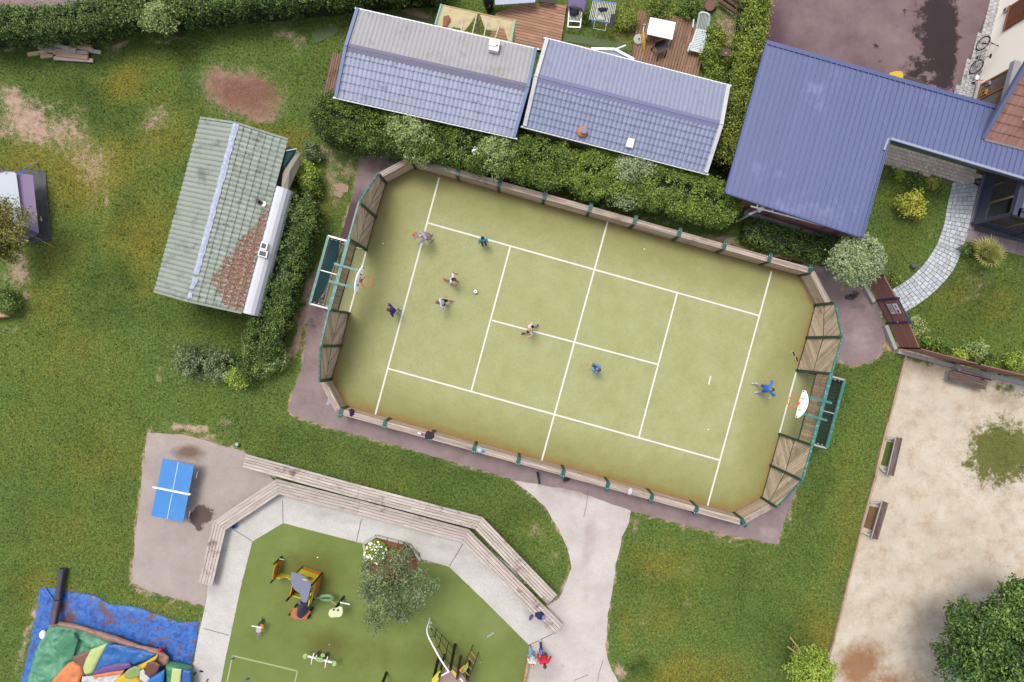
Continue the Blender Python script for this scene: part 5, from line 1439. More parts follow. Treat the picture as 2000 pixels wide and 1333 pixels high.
m_core = plain('hedge_core', C(52, 66, 34), .95, .3)
m_bark = wood('bark', C(96, 78, 62), C(140, 118, 98), 0.4, rnd=.1)
def hedge(label, pts, hw, h, leaf, dens=420, size=.085, cat='hedge', rough=.14, tintf=None, zbase=.1, taper=.0):
 """clipped hedge along a ground path: woody core plus leaves in clumps over a rounded box section"""
 path = curve(pts, 10); t = thing('hedge', label, cat, Vector((cen(path).x, cen(path).y, 0)))
 P_ = np.array([p[:] for p in path]); seg = np.linalg.norm(np.diff(P_, axis=0), axis=1); cum = np.concatenate([[0], np.cumsum(seg)]); L = cum[-1]
 def at(s):
  i = np.clip(np.searchsorted(cum, s, side='right') - 1, 0, len(seg) - 1); f = (s - cum[i]) / seg[i]
  p = P_[i] + (P_[i + 1] - P_[i]) * f[:, None]; d = (P_[i + 1] - P_[i]) / seg[i][:, None]
  return p, np.stack([d[:, 1], -d[:, 0], np.zeros(len(d))], 1), d
 # core
 mb = MB(); rings = []
 n = max(4, int(L / .4))
 for k in range(n + 1):
  s = np.array([L * (.02 + .96 * k / n)]); p, o, d = at(s); p = Vector(p[0]); o = Vector(o[0]); w_ = hw * .66
  rings.append([p - o * w_, p - o * w_ * .95 + Vector((0, 0, h * .74)), p - o * w_ * .5 + Vector((0, 0, h * .82)), p + o * w_ * .5 + Vector((0, 0, h * .82)), p + o * w_ * .95 + Vector((0, 0, h * .74)), p + o * w_])
 b = 0
 for r_ in rings: mb.v.extend([tuple(q) for q in r_])
 for k in range(n):
  for j in range(5): mb.f.append([k * 6 + j, k * 6 + j + 1, (k + 1) * 6 + j + 1, (k + 1) * 6 + j]); mb.mi.append(0)
 mb.f.append(list(range(6))); mb.mi.append(0); mb.f.append(list(range(n * 6, n * 6 + 6))[::-1]); mb.mi.append(0)
 mb.build('branches', m_core, t)
 # clumps
 per = 2 * h + 2 * hw; ncl = int(L * per * 18); s = RNG.uniform(0, L, ncl); q = RNG.uniform(0, 1, ncl)
 th = math.pi * q; cx = np.sign(np.cos(th)) * np.abs(np.cos(th)) ** .45; cz = np.abs(np.sin(th)) ** .45
 top = RNG.random(ncl) < (2 * hw / per * .75)
 cx = np.where(top, RNG.uniform(-1, 1, ncl), cx); cz = np.where(top, .98, cz)
 p, o, d = at(s); lf = fbm(s, s * .3, .9, 3)
 endf = np.clip(np.minimum(s, L - s) / (hw * .9), 0, 1) ** .5
 w_ = hw * (1 + rough * (lf - .5) * 3) * (.35 + .65 * endf); hh = h * (1 + rough * (fbm(s, q, 1.1, 7) - .5)) * (.75 + .25 * endf)
 c = p + o * (cx * w_)[:, None]; c[:, 2] = zbase + cz * (hh - zbase) + RNG.normal(0, rough * .35, ncl)
 c[:, 2] = np.maximum(c[:, 2], .08)
 nm = o * (cx * (1 - .6 * (cz > .9)))[:, None] + np.array([0, 0, 1.])[None] * (cz ** 1.5 * 1.1 + .15)[:, None]
 nm /= np.linalg.norm(nm, axis=1, keepdims=True)
 ctint = RNG.normal(.45, .13, ncl)
 if tintf is not None: ctint = ctint + tintf(c)
 per_c = max(4, int(dens * 1.15 / 18)); N = ncl * per_c
 ci = np.repeat(np.arange(ncl), per_c)
 off = RNG.normal(0, .095, (N, 3)); off[:, 2] *= .8
 pts_ = c[ci] + off; pts_[:, 2] = np.maximum(pts_[:, 2], .03)
 tint = ctint[ci] + RNG.normal(0, .25, N)
 leaves('foliage', pts_, nm[ci], size, LM[leaf], t, tint)
 return t
def G(pts): return PZ(pts, 0)
def mid(u, v, z=1.1):
 p = P(u, v, z); return Vector((p.x, p.y, 0))
# top-left boundary hedge (two lengths with a gap in the height)
hedge('long dark hedge along the top edge, left length behind the timber pile', [mid(u, v - 8, 1.1) for u, v in ((-60, 62), (20, 60), (90, 62), (160, 54), (240, 38), (330, 24))], .62, 1.9, 'dark', 460, .095)
hedge('long dark hedge along the top edge, right length behind the long cabin', [mid(u, v - 8, 1.1) for u, v in ((320, 32), (410, 18), (500, 12), (600, 2), (700, -8), (800, -16), (880, -20))], .6, 1.9, 'dark', 430, .095)
# clipped hedge between the cabins and the court
ty = lambda c: np.clip((c[:, 0] + 1.0) / 22, -.15, .2) + .22 * np.clip((fbm(c[:, 0], c[:, 1], .8, 5) - .5) * 2, -1, 1)
hedge('thick clipped green hedge between the cabins and the court, left half', [mid(u, v, 1.1) for u, v in ((622, 222), (690, 248), (760, 262), (830, 275), (900, 288), (970, 304), (1050, 322), (1120, 337))], .98, 2.2, 'privet', 640, .09, rough=.06, tintf=ty)
hedge('thick clipped lighter green hedge between the cabins and the court, right half', [mid(u, v, 1.1) for u, v in ((1110, 335), (1180, 349), (1260, 364), (1330, 382), (1390, 402), (1430, 420))], .98, 2.2, 'privet', 640, .09, rough=.06, tintf=ty)
hedge('low dark green hedge under the brown screen below the blue roof', [mid(u, v, .5) for u, v in ((1450, 448), (1500, 462), (1560, 477), (1630, 494))], .55, .85, 'dark', 420, .085)
hedge('tall narrow silver and green hedge between the slate cabin and the blue roof', [mid(u, v, 1.2) for u, v in ((1478, -40), (1468, 40), (1455, 120), (1443, 190), (1428, 260), (1412, 322))], .5, 2.2, 'laurel', 480, .09,
  tintf=lambda c: .2 * np.clip((fbm(c[:, 0], c[:, 1], .8, 5) - .4) * 2, -1, 1))
hedge('dark shaggy hedge leaning on the right side of the sage green cabin', [mid(u, v, .9) for u, v in ((596, 385), (580, 440), (570, 490), (556, 545), (540, 600), (522, 650), (506, 700))], .86, 1.75, 'dark', 470, .09, rough=.22,
  tintf=lambda c: .16 * np.clip((fbm(c[:, 0], c[:, 1], 1.0, 6) - .4) * 2, -1, 1))
def shrub(label, c, r, h, leaf, n=2600, size=.09, cat='shrub', lobes=7, name='shrub', trunk=None, flat=.8, seed=0, clump=.16, hollow=.55, group=None, dome=0, toff=(0, 0, 0)):
 """bush or tree crown: leaf clumps over several lobes, with stems or a trunk below"""
 rr_ = random.Random(seed * 31 + 5); c = Vector((c.x, c.y, 0))
 t = thing(name, label, cat, c, group)
 zc = h - r * flat if trunk else h * .5
 lob = []
 for k in range(lobes):
  a = 6.283 * k / lobes + rr_.uniform(-.4, .4); d = r * rr_.uniform(.35, .62) if lobes > 1 else 0
  lob.append((Vector((math.cos(a) * d, math.sin(a) * d, rr_.uniform(-.18, .18) * r * flat)), r * rr_.uniform(.42, .6)))
 if dome:
  lob = []
  for k in range(dome):
   z_ = (k + .5) / dome; a = k * 2.39996; q = math.sqrt(1 - z_ * z_) * rr_.uniform(.5, 1.0) * (1 + .16 * math.sin(3 * a + seed) + .1 * math.sin(5 * a))
   lob.append((Vector((math.cos(a) * q * r, math.sin(a) * q * r, z_ * r * flat * .8)), r * rr_.uniform(.15, .36)))
 elif lobes > 1: lob.append((Vector((0, 0, .3 * r * flat)), r * .6))
 else: lob = [(Vector((0, 0, 0)), r)]
 mb = MB()
 if trunk:
  mb.tube([c + Vector(toff), c + Vector(toff) * .5 + Vector((.03, .02, zc * .5)), c + Vector((0, 0, zc + .1))], [trunk, trunk * .8, trunk * .55], 8)
  mb.build('trunk', m_bark, t)
  mb = MB()
  for o, q in lob: mb.tube([c + Vector((0, 0, zc * .75)), c + Vector((0, 0, zc)) + o * .5, c + Vector((0, 0, zc)) + o * .8], [trunk * .5, trunk * .32, trunk * .12], 5)
  mb.build('branch', m_bark, t)
 else:
  for o, q in lob: mb.tube([c + o * .12, c + o * .6 + Vector((0, 0, zc * .6)), c + o * 1.05 + Vector((0, 0, zc))], [.03, .02, .01], 5)
  mb.build('stem', m_bark, t)
 lw = np.array([q ** 2 for o, q in lob]); lw /= lw.sum()
 ncl = max(8, n // 22); li = RNG.choice(len(lob), ncl, p=lw)
 dv = RNG.normal(0, 1, (ncl, 3)); dv[:, 2] = np.where(RNG.random(ncl) < .75, np.abs(dv[:, 2]), dv[:, 2]); dv /= np.linalg.norm(dv, axis=1, keepdims=True)
 O = np.array([list(o) for o, q in lob]); Q = np.array([q for o, q in lob])
 rad = Q[li] * RNG.uniform(hollow, 1.06, ncl); cp = O[li] + dv * rad[:, None] * np.array([1, 1, flat])[None]
 cp += np.array([c.x, c.y, zc])[None]; cp[:, 2] = np.maximum(cp[:, 2], .06)
 lt = RNG.normal(0, .13, len(lob)); ct = RNG.normal(.45, .13, ncl) + lt[li]; per = max(6, n // ncl); ci = np.repeat(np.arange(ncl), per); N = len(ci)
 pts_ = cp[ci] + RNG.normal(0, clump * .55, (N, 3)); pts_[:, 2] = np.maximum(pts_[:, 2], .03)
 nm = dv[ci] * .7 + np.array([0, 0, .7])[None]
 leaves('crown' if trunk else 'foliage', pts_, nm, size, LM[leaf], t, ct[ci] + RNG.normal(0, .2, N))
 return t
def at0(u, v, z): p = P(u, v, z); return Vector((p.x, p.y, 0))
# pale shrubs standing out of the clipped hedge
shrub('pale green loose shrub growing out of the hedge below the long cabin', at0(795, 250, 2.6), 1.0, 4.0, 'light', 5200, .10, seed=1, group=None)
shrub('yellowish green shrub at the top-left court corner in the clipped hedge', at0(816, 288, 2.0), .75, 3.2, 'light', 3600, .10, seed=2)
shrub('pale green tall shrub rising beside the small lantern in the clipped hedge', at0(972, 288, 2.6), 1.0, 4.0, 'light', 5200, .10, seed=3)
shrub('grey-green round shrub overlapping the white roof hatch', at0(1240, 322, 2.6), .9, 4.0, 'silver', 5600, .09, seed=4)
shrub('small grey-green shrub directly below the round one in the hedge', at0(1224, 378, 2.0), .66, 3.4, 'silver', 2600, .09, seed=5)
shrub('bright green end of the clipped hedge left of the porch of the long cabin', at0(632, 222, 1.8), .7, 2.0, 'privet', 3000, .09, seed=6)
# top-left: pale bush in the boundary hedge
shrub('pale green bush standing out of the dark boundary hedge at the top', at0(305, 27, 2.1), .9, 3.4, 'light', 4200, .10, seed=7)
# shrubs between chalet and court
shrub('light green leafy shrub by the canvas flap of the sage green cabin', at0(592, 335, 1.2), .62, 1.6, 'lime', 2200, .11, seed=8)
shrub('small green sapling above the light shrub beside the sage green cabin', at0(606, 292, .9), .5, 1.1, 'olive', 900, .10, seed=9, lobes=5)
shrub('dark green bush below the light shrub beside the sage green cabin', at0(600, 362, .9), .6, 1.3, 'privet', 2200, .09, seed=10)
shrub('bright yellow-green bush at the foot of the dark shaggy hedge', at0(463, 736, 1.1), .55, 1.8, 'lime', 1700, .10, seed=11)
shrub('sprawling grey-green bush left of the bright bush on the lawn', at0(370, 705, .6), .95, 1.0, 'olive', 2200, .10, seed=12, flat=.6)
shrub('loose green bush between the grey-green bush and the bright bush', at0(428, 712, .7), .92, 1.3, 'olive', 2200, .10, seed=13, flat=.7)
shrub('pale green bush at the bottom right foot of the dark shaggy hedge', at0(528, 702, .9), .85, 1.4, 'light', 2200, .09, seed=14)
shrub('dark laurel bush in the bottom of the dark shaggy hedge', at0(490, 712, .9), .95, 1.6, 'dark', 2300, .09, seed=15)
# left edge tree and bush
shrub('olive brown tree crown cut by the left edge over the tent', at0(-12, 425, 2.6), 1.4, 3.4, 'brownolive', 5200, .10, 'tree', 9, 'broadleaf_tree', .11, seed=16, hollow=.3, clump=.25, toff=(-2.4, .3, 0))
shrub('lower olive branch crown at the left edge below the tent', at0(2, 480, 2.0), .85, 2.5, 'brownolive', 2000, .10, 'tree', 7, 'broadleaf_tree', .07, seed=17, hollow=.3, clump=.22, toff=(-2.2, 0, 0))
shrub('round dark green bush at the left edge of the lawn', at0(12, 590, .7), .52, 1.0, 'dark', 2800, .08, seed=18, lobes=5)
# terrace laurels beside the tall hedge
for k, (u, v, r, lb) in enumerate(((1404, 70, .55, 'laurel bush by the tree stump at the top of the tall hedge'), (1395, 100, .62, 'laurel bush right of the white sun lounger'), (1400, 140, .62, 'laurel bush beside the small brown tray by the tall hedge'), (1378, 165, .5, 'laurel bush at the corner of the deck behind the slate cabin'))):
 shrub(lb, at0(u, v, .8), r, 1.0, 'laurel', 2200, .10, seed=20 + k)
shrub('long grassy bush between the laundry rack and the right deck', at0(1220, 38, .5), .55, .7, 'laurel', 1700, .09, seed=25, flat=.6)
shrub('low bush behind the white table at the top edge', at0(1290, 14, .5), .75, .7, 'laurel', 2200, .09, seed=26, flat=.5)
shrub('low green bush beside the lilac towel at the top edge', at0(1145, 30, .4), .3, .5, 'privet', 700, .08, seed=27)
shrub('low bush at the top edge right of the white table', at0(1350, 12, .5), .6, .7, 'privet', 1800, .09, seed=28, flat=.6)
# topiary ball by the round asphalt patch
shrub('grey-green clipped ball tree on a short trunk at the corner of the blue roof', at0(1675, 507, 2.3), 1.12, 3.0, 'silver', 9000, .10, 'tree', 1, 'topiary_tree', .09, seed=30, flat=.85, hollow=.86, clump=.13)
shrub('small dark conifer bush left of the clipped ball tree', at0(1640, 508, 1.0), .5, 1.3, 'dark', 1500, .08, seed=31)
shrub('dark shrub between the clipped ball tree and the brown screen', at0(1658, 470, 1.2), .45, 1.5, 'dark', 1200, .08, seed=32)
# garden
shrub('golden yellow leafed bush in the middle of the small lawn', at0(1782, 402, .7), .82, 1.1, 'yellow', 1500, .10, seed=33, hollow=.3)
shrub('orange-yellow flowering plant by the paved strip', at0(1825, 358, .4), .28, .5, 'yellow', 500, .08, seed=34, lobes=4)
shrub('dark green perennial clump left of the orange-yellow plant', at0(1790, 348, .4), .42, .5, 'dark', 1000, .08, seed=35, lobes=4, flat=.6)
shrub('dark green perennial right of the orange-yellow plant', at0(1842, 366, .4), .3, .5, 'privet', 600, .08, seed=36, lobes=4)
shrub('yellow-green perennial at the left end of the garden border', at0(1757, 340, .3), .26, .4, 'lime', 400, .08, seed=37, lobes=4)
shrub('green leafy shrub inside the fence below the gate', at0(1790, 640, .7), .48, 1.0, 'light', 1100, .11, seed=38)
shrub('dark low shrub beside the garden path at the palm', at0(1893, 487, .3), .4, .5, 'dark', 900, .08, seed=39, flat=.6)
shrub('small perennial beside the end of the garden path', at0(1750, 545, .3), .26, .35, 'privet', 400, .08, seed=40, lobes=4)
for k, (u, v, r, lb) in enumerate(((1846, 685, .36, 'low shrub in the border behind the second fence panel'), (1875, 697, .42, 'low yellow-green shrub in the fence border'), (1908, 688, .55, 'large pale green shrub in the fence border'), (1940, 707, .38, 'low dark shrub in the fence border'), (1985, 706, .52, 'pale shrub in the fence border at the right edge'), (1822, 672, .3, 'small shrub in the fence border nearest the gate'))):
 shrub(lb, at0(u, v, .5), r, .8, ('privet', 'lime', 'light', 'privet', 'lime', 'privet')[k], 900, .10, seed=41 + k, lobes=5)
# young tree on stakes, big tree in the lower right corner
shrub('young lime green tree between two stakes at the bottom edge', at0(1592, 1310, 2.0), 1.15, 2.7, 'lime', 4600, .11, 'tree', 8, 'young_tree', .05, seed=50, hollow=.4, clump=.2)
for k, (a, b_) in enumerate((((1544, 1246), (1573, 1284)), ((1539, 1264), (1570, 1286)))):
 p, q = P(a[0], a[1], 2.2), P(b_[0], b_[1], .3)
 mb = MB(); q0 = Vector((p.x - .04 * k, p.y, 0)); mb.tube([Vector((q.x, q.y, 0)) if False else P(1577, 1290, 1.3), p], .035, 7); mb.tube([P(1577, 1290, 1.3), P(1590, 1302, 0)], .035, 7)
 o = mb.build('tree_stake', wood('stake_wood', C(196, 152, 96), C(224, 188, 132), .8, rnd=.06), None, P(1590, 1302, 0)); tag(o, ('thick' if k == 0 else 'thin') + ' leaning wooden stake holding the young lime tree', 'stake')
T_ = shrub('large dark green maple crown filling the lower right corner', at0(1950, 1266, 3.0), 2.7, 5.0, 'maple', 54000, .13, 'tree', 11, 'maple_tree', .2, seed=51, hollow=.8, clump=.17, dome=52)
shrub('upper lobe tree of the dark green maple group at the right edge', at0(2008, 1172, 3.4), 1.3, 4.6, 'maple', 16000, .13, 'tree', 7, 'maple_tree', .14, seed=52, hollow=.8, clump=.17, dome=26, toff=(1.6, -.8, 0))
# willow-leaved tree in the planting bed, white roses
shrub('loose grey-green feathery tree growing from the planting bed by the playground', at0(763, 1150, 2.8), 1.6, 3.5, 'olive', 8600, .09, 'tree', 9, 'feathery_tree', .07, seed=53, hollow=.35, clump=.24, flat=.6, dome=26)
rs = thing('rose_bush', 'rose bush covered in white flowers in the planting bed', 'flowers', P(733, 1078, 0))
n = 1500; a = RNG.uniform(0, 6.28, n); r_ = np.sqrt(RNG.random(n)) * .55; c0 = P(734, 1079, .35)
pts_ = np.stack([c0.x + np.cos(a) * r_, c0.y + np.sin(a) * r_ * .95, .1 + .4 * RNG.random(n) * (1 - (r_ / .6) ** 2 * .5)], 1)
leaves('foliage', pts_, np.tile([0, 0, 1.], (n, 1)), .08, LM['lime'], rs, RNG.normal(.45, .2, n))
mb = MB()
for k in range(5): mb.tube([P(733, 1080, 0), P(733 + random.uniform(-14, 14), 1080 + random.uniform(-14, 14), .4)], .015, 5)
mb.build('stem', m_bark, rs)
m_petal = plain('white_petal', (.8, .79, .7, 1), .6, .06)
def blossom():
 mb = MB()
 for k in range(6):
  a = k * 1.047; d = Vector((math.cos(a), math.sin(a), 0)); s = Vector((-d.y, d.x, 0))
  mb.add([Vector((0, 0, 0)), d * .03 - s * .018 + Vector((0, 0, .008)), d * .05 + Vector((0, 0, .018)), d * .03 + s * .018 + Vector((0, 0, .008))], [(0, 1, 2, 3)])
 mb.ball((0, 0, .012), (.018, .018, .014), 6, 4)
 return mb
proto = None
for k in range(46):
 a_ = random.uniform(0, 6.28); q = math.sqrt(random.random()) * .56
 p = Vector((c0.x + math.cos(a_) * q, c0.y + math.sin(a_) * q, .46 + random.uniform(-.06, .1) - q * .2))
 if proto is None:
  proto = blossom().build('flower', m_petal, None, recalc=False); me_fl = proto.data; bpy.data.objects.remove(proto)
 o = bpy.data.objects.new('flower', me_fl); link(o, rs); o.location = p - ORIG[rs.name]; o.rotation_euler = (random.uniform(-.4, .4), random.uniform(-.4, .4), random.uniform(0, 6)); o.scale = (random.uniform(.8, 1.3),) * 3
shrub('low green rose plants without flowers at the right end of the planting bed', at0(795, 1075, .3), .38, .5, 'olive', 900, .08, seed=54, lobes=4, flat=.7)
shrub('pale leafy plant between the roses in the planting bed', at0(768, 1080, .3), .2, .35, 'light', 300, .07, seed=55, lobes=3)
# palm: fans of pleated blades
pt = thing('palm_tree', 'young fan palm with yellow-green leaves on the garden lawn', 'palm', at0(1936, 497, 1.0))
pc = at0(1936, 497, 1.0)
mb = MB(); mb.tube([pc, pc + Vector((0, 0, .55))], [.14, .12], 9); mb.build('trunk', m_bark, pt)
m_palm = leafmat('leaf_palm', C(130, 140, 60), C(186, 188, 92), C(232, 224, 130), .5, .2)
for k in range(17):
 a_ = k * 2.4; el = R(random.uniform(15, 75)); L_ = random.uniform(.5, .8)
 dv = Vector((math.cos(a_) * math.cos(el), math.sin(a_) * math.cos(el), math.sin(el))); hub = pc + Vector((0, 0, .5)) + dv * L_ * .75
 mb = MB(); mb.tube([pc + Vector((0, 0, .45)), hub], [.02, .012], 5)
 sd_ = Matrix.Rotation(random.uniform(-.9, .9), 3, dv) @ dv.cross(Vector((0, 0, 1))).normalized(); up_ = sd_.cross(dv).normalized()
 for j in range(13):
  b_ = R(-105 + j * 17.5); dr = (dv * math.cos(b_) + sd_ * math.sin(b_)).normalized(); ln = .58 * (1 - .2 * abs(b_) / 2) * random.uniform(.85, 1.1)
  tip = hub + dr * ln - Vector((0, 0, .06)); m_ = hub + dr * ln * .5 + up_ * .05; s_ = dr.cross(up_) * .024
  mb.add([hub, m_ - s_, tip, m_ + s_], [(0, 1, 2, 3)])
 o = mb.build('frond', m_palm, pt, recalc=False)
 at = o.data.attributes.new('tint', 'FLOAT', 'POINT'); at.data.foreach_set('value', np.full(len(o.data.vertices), random.uniform(.1, .95), np.float32))
# ================================================================== STEPPED BENCHES
m_bench = {}
def plank_run(name, label, pts, zt, width, nb, group, leg=True):
 """plank bench along a polyline (px at plank height): boards side by side, mitred, cut in lengths"""
 pw = PZ(pts, zt); t = thing(name, label, 'bench', Vector((cen(pw).x, cen(pw).y, 0)), group)
 n = len(pw)
 # left normals and mitres
 dirs = [(pw[i + 1] - pw[i]).normalized() for i in range(n - 1)]
 nr = [Vector((-d.y, d.x, 0)) for d in dirs]
 def offs(i, o):
  if i == 0: return pw[0] + nr[0] * o
  if i == n - 1: return pw[-1] + nr[-1] * o
  b = (nr[i - 1] + nr[i]).normalized(); return pw[i] + b * (o / max(.3, b.dot(nr[i])))
 bw = width / nb
 for i in range(n - 1):
  ang = math.atan2(dirs[i].y, dirs[i].x); key = 'bench_%d' % round(math.degrees(ang))
  mw = wood(key, C(180, 162, 148), C(242, 232, 224), ang, stain=C(128, 98, 88), rnd=.12, stain_amt=.85)
  L = (pw[i + 1] - pw[i]).length; nl = max(1, round(L / 3.2))
  for j in range(nb):
   o0, o1 = -width / 2 + j * bw + .01, -width / 2 + (j + 1) * bw - .01
   a0, a1, b0, b1 = offs(i, o0), offs(i, o1), offs(i + 1, o0), offs(i + 1, o1)
   sh = random.choice((-.12, 0, .12)) if nl > 1 else 0
   cuts = [0] + [(k + sh) / nl for k in range(1, nl)] + [1]
   for s0, s1 in zip(cuts, cuts[1:]):
    g = .004 / L
    q = [a0.lerp(b0, s0 + g), a0.lerp(b0, s1 - g), a1.lerp(b1, s1 - g), a1.lerp(b1, s0 + g)]
    dz = random.uniform(-.004, .004)
    mb = MB(); mb.prism([p + Vector((0, 0, dz)) for p in q], Vector((0, 0, -.05))); mb.build('plank', mw, t)
  if leg:
   k = max(2, int(L / 1.8))
   for e in range(k + 1):
    c = pw[i].lerp(pw[i + 1], min(.97, max(.03, e / k)))
    mb = MB(); mb.box(Vector((c.x, c.y, (zt - .055) / 2)), (.12, width * .45, zt - .06), ang); mb.build('support', plain('concrete_support', C(168, 160, 152), .9, .1), t)
 # riser board under the front edge
 return t
BG = 'stepped plank benches round the playground'
plank_run('plank_bench', 'upper plank bench running along the lawn above the playground', [(477, 900), (700, 961), (935, 1022), (1079, 1172)], .95, .66, 5, BG)
plank_run('plank_bench', 'lower plank bench wrapping round the playground path', [(401, 1142), (428, 1027), (542, 951), (700, 991), (909, 1047), (1090, 1231)], .5, .70, 5, BG)
# turf strip between the two steps
m_tstrip = surf_mat('strip_turf', C(86, 104, 44), C(106, 122, 58), C(64, 80, 32), scale=2, fine=60)
sheet('turf_step', PZ([(527, 930), (545, 938), (700, 979), (915, 1032), (1072, 1190), (1070, 1196), (905, 1040), (690, 984), (540, 946)], .3), .3, m_tstrip, 0)
# ================================================================== TABLE TENNIS TABLE
tt = thing('table_tennis_table', 'blue outdoor table tennis table with white net bar on the slab', 'table', P(338, 958))
m_blue = plain('table_blue', C(74, 152, 230), .35, .05, 3, 30, dirt=C(96, 164, 228), dirt_amt=.3, dscale=1.6)
zt = .76; q = [P(318, 896, zt), P(379, 909, zt), P(358, 1020, zt), P(295, 1008, zt)]
half = lambda a, b_, s: a.lerp(b_, s)
m0, m1 = half(q[0], q[3], .497), half(q[1], q[2], .497); m0b, m1b = half(q[0], q[3], .503), half(q[1], q[2], .503)
for a, b_, c, d in ((q[0], q[1], m1, m0), (m0b, m1b, q[2], q[3])):
 mb = MB(); mb.prism([a, b_, c, d], Vector((0, 0, -.04))); mb.build('table_half', m_blue, tt)
mb = MB(); mb.beam(half(q[0], q[1], .5) + Vector((0, 0, .003)), half(q[3], q[2], .5) + Vector((0, 0, .003)), .022, .004); mb.build('centre_line', m_line, tt)
e = (m1 - m0).normalized(); mb = MB(); mb.beam(m0 - e * .13 + Vector((0, 0, .09)), m1 + e * .13 + Vector((0, 0, .09)), .05, .15); mb.build('net', plain('net_white', (.74, .73, .72, 1), .5), tt)
dn = (q[3] - q[0]).normalized()
for s in (.18, .82):
 for w_ in (.1, .9):
  p = half(half(q[0], q[1], w_), half(q[3], q[2], w_), s); mb = MB(); mb.beam(Vector((p.x, p.y, 0)), Vector((p.x, p.y, zt - .04)), .1, .06, up=(1, 0, 0)); mb.build('leg', m_galv, tt)
for s in (.17, .86):
 p = half(q[1], q[2], s) + e * .1; mb = MB(); mb.tube([p + dn * -.14 + Vector((0, 0, -.3)), p + dn * -.14 + e * .06 + Vector((0, 0, -.12)), p + dn * .14 + e * .06 + Vector((0, 0, -.12)), p + dn * .14 + Vector((0, 0, -.3))], .018, 6); mb.build('corner_guard', m_galv, tt)
# ================================================================== FENCE AND GATE ON THE RIGHT
FB = [(1690, 553), (1709, 590)]
m_plinth = plain('plinth_concrete', C(204, 200, 196), .85, .1, 5, 70)
def fence_run(label, foot, zt, step=1.55, name='boarded_fence', plinth=True):
 fw = PZ(foot); t = thing(name, label, 'fence', cen(fw), 'brown boarded fences by the garden')
 for a, b_ in zip(fw, fw[1:]):
  d = (b_ - a); L = d.length; d /= L; nb = max(1, round(L / step))
  inn = Vector((d.y, -d.x, 0)); inn = inn if (inn.x * a.x + inn.y * a.y) < 0 else -inn
  for k in range(nb):
   p, r_ = a + d * (L * k / nb + .02), a + d * (L * (k + 1) / nb - .02)
   for j in range(6):
    z0 = .32 + j * (zt - .34) / 6; hgt = (zt - .34) / 6 - .012
    mb = MB(); mb.beam(p + Vector((0, 0, z0 + hgt / 2)), r_ + Vector((0, 0, z0 + hgt / 2)), .03, hgt); mb.build('board', m_brown, t)
  for k in range(nb + 1):
   p = a + d * (L * k / nb); mb = MB(); mb.beam(p, p + Vector((0, 0, zt + .04)), .06, .06, up=(1, 0, 0)); mb.build('post', m_trim2, t)
  if plinth:
   npl = max(1, round(L / 1.7))
   for k in range(npl):
    p, r_ = a + d * (L * k / npl + .01) + inn * .07, a + d * (L * (k + 1) / npl - .01) + inn * .07
    mb = MB(); mb.beam(p + inn * .1 + Vector((0, 0, .15)), r_ + inn * .1 + Vector((0, 0, .15)), .17, .24); mb.build('plinth', m_plinth, t)
 return t
m_trim2 = plain('navy_steel', C(58, 66, 110), .4, .1)
fence_run('short brown boarded fence between the ball tree and the gate', [(1684, 545), (1708, 588)], 1.75)
fence_run('short brown boarded fence between the gate and the fence corner', [(1731, 633), (1750, 680)], 1.75)
fence_run('long brown boarded fence with pale plinth above the sand court', [(1750, 680), (1860, 709), (2130, 775)], 1.75, 2.0)
g0, g1 = P(1708, 588), P(1731, 632); gd = (g1 - g0).normalized(); gt = thing('garden_gate', 'brown gate in a navy frame carrying a white and pink sign', 'gate', (g0 + g1) / 2)
Lg = (g1 - g0).length; zt = 1.8
gin = Vector((gd.y, -gd.x, 0)); gin = gin if gin.x < 0 else -gin
for p in (g0, g1):
 mb = MB(); mb.beam(p, p + Vector((0, 0, zt + .1)), .1, .1, up=(1, 0, 0)); mb.build('post', m_trim2, gt)
for z in (.2, .68, zt):
 mb = MB(); mb.beam(g0 + Vector((0, 0, z)), g1 + Vector((0, 0, z)), .05, .06); mb.build('rail', m_trim2, gt)
for k in range(7):
 z = .27 + k * .22; mb = MB(); mb.beam(g0 + gd * .06 + Vector((0, 0, z)), g1 - gd * .06 + Vector((0, 0, z)), .025, .2); mb.build('board', m_brown, gt)
mb = MB(); mb.beam(g1 - gd * .12 + gin * .06 + Vector((0, 0, 1.0)), g1 - gd * .02 + gin * .06 + Vector((0, 0, 1.0)), .03, .03); mb.build('handle', m_galv, gt)
sgn = thing('gate_sign', 'white sign with pink band and pink logo fixed to the brown gate', 'sign', (g0 + g1) / 2 + Vector((0, 0, .8)))
sc = g0 + gd * (Lg * .42) + gin * .04
def on_gate(s0, s1, z0, z1, o, m, nm='print'):
 mb = MB(); b_ = sc + gin * o; mb.prism([b_ + gd * s0 + Vector((0, 0, z0)), b_ + gd * s1 + Vector((0, 0, z0)), b_ + gd * s1 + Vector((0, 0, z1)), b_ + gd * s0 + Vector((0, 0, z1))], gin * .006); return mb.build(nm, m, sgn)
on_gate(-.3, .22, .86, 1.6, 0, m_white, 'board')
m_pink = plain('sign_pink', C(216, 60, 110), .5, .05); m_signg = plain('sign_grey', C(172, 184, 190), .5, .05); m_grnp = plain('sign_green', C(150, 190, 120), .5)
on_gate(-.3, .22, 1.2, 1.27, .008, m_pink); on_gate(.04, .18, 1.36, 1.52, .008, m_pink); on_gate(-.22, -.06, 1.40, 1.50, .008, m_grnp)
for k in range(5): on_gate(-.26, .16 - .05 * (k % 2), .9 + k * .055, .925 + k * .055, .008, m_signg)
mb = MB(); p = P(1777, 630, 1.9); mb.box(Vector((p.x + .05, p.y, 1.8)), (.2, .1, .1), 0); mb.build('intercom', m_trim2, gt)
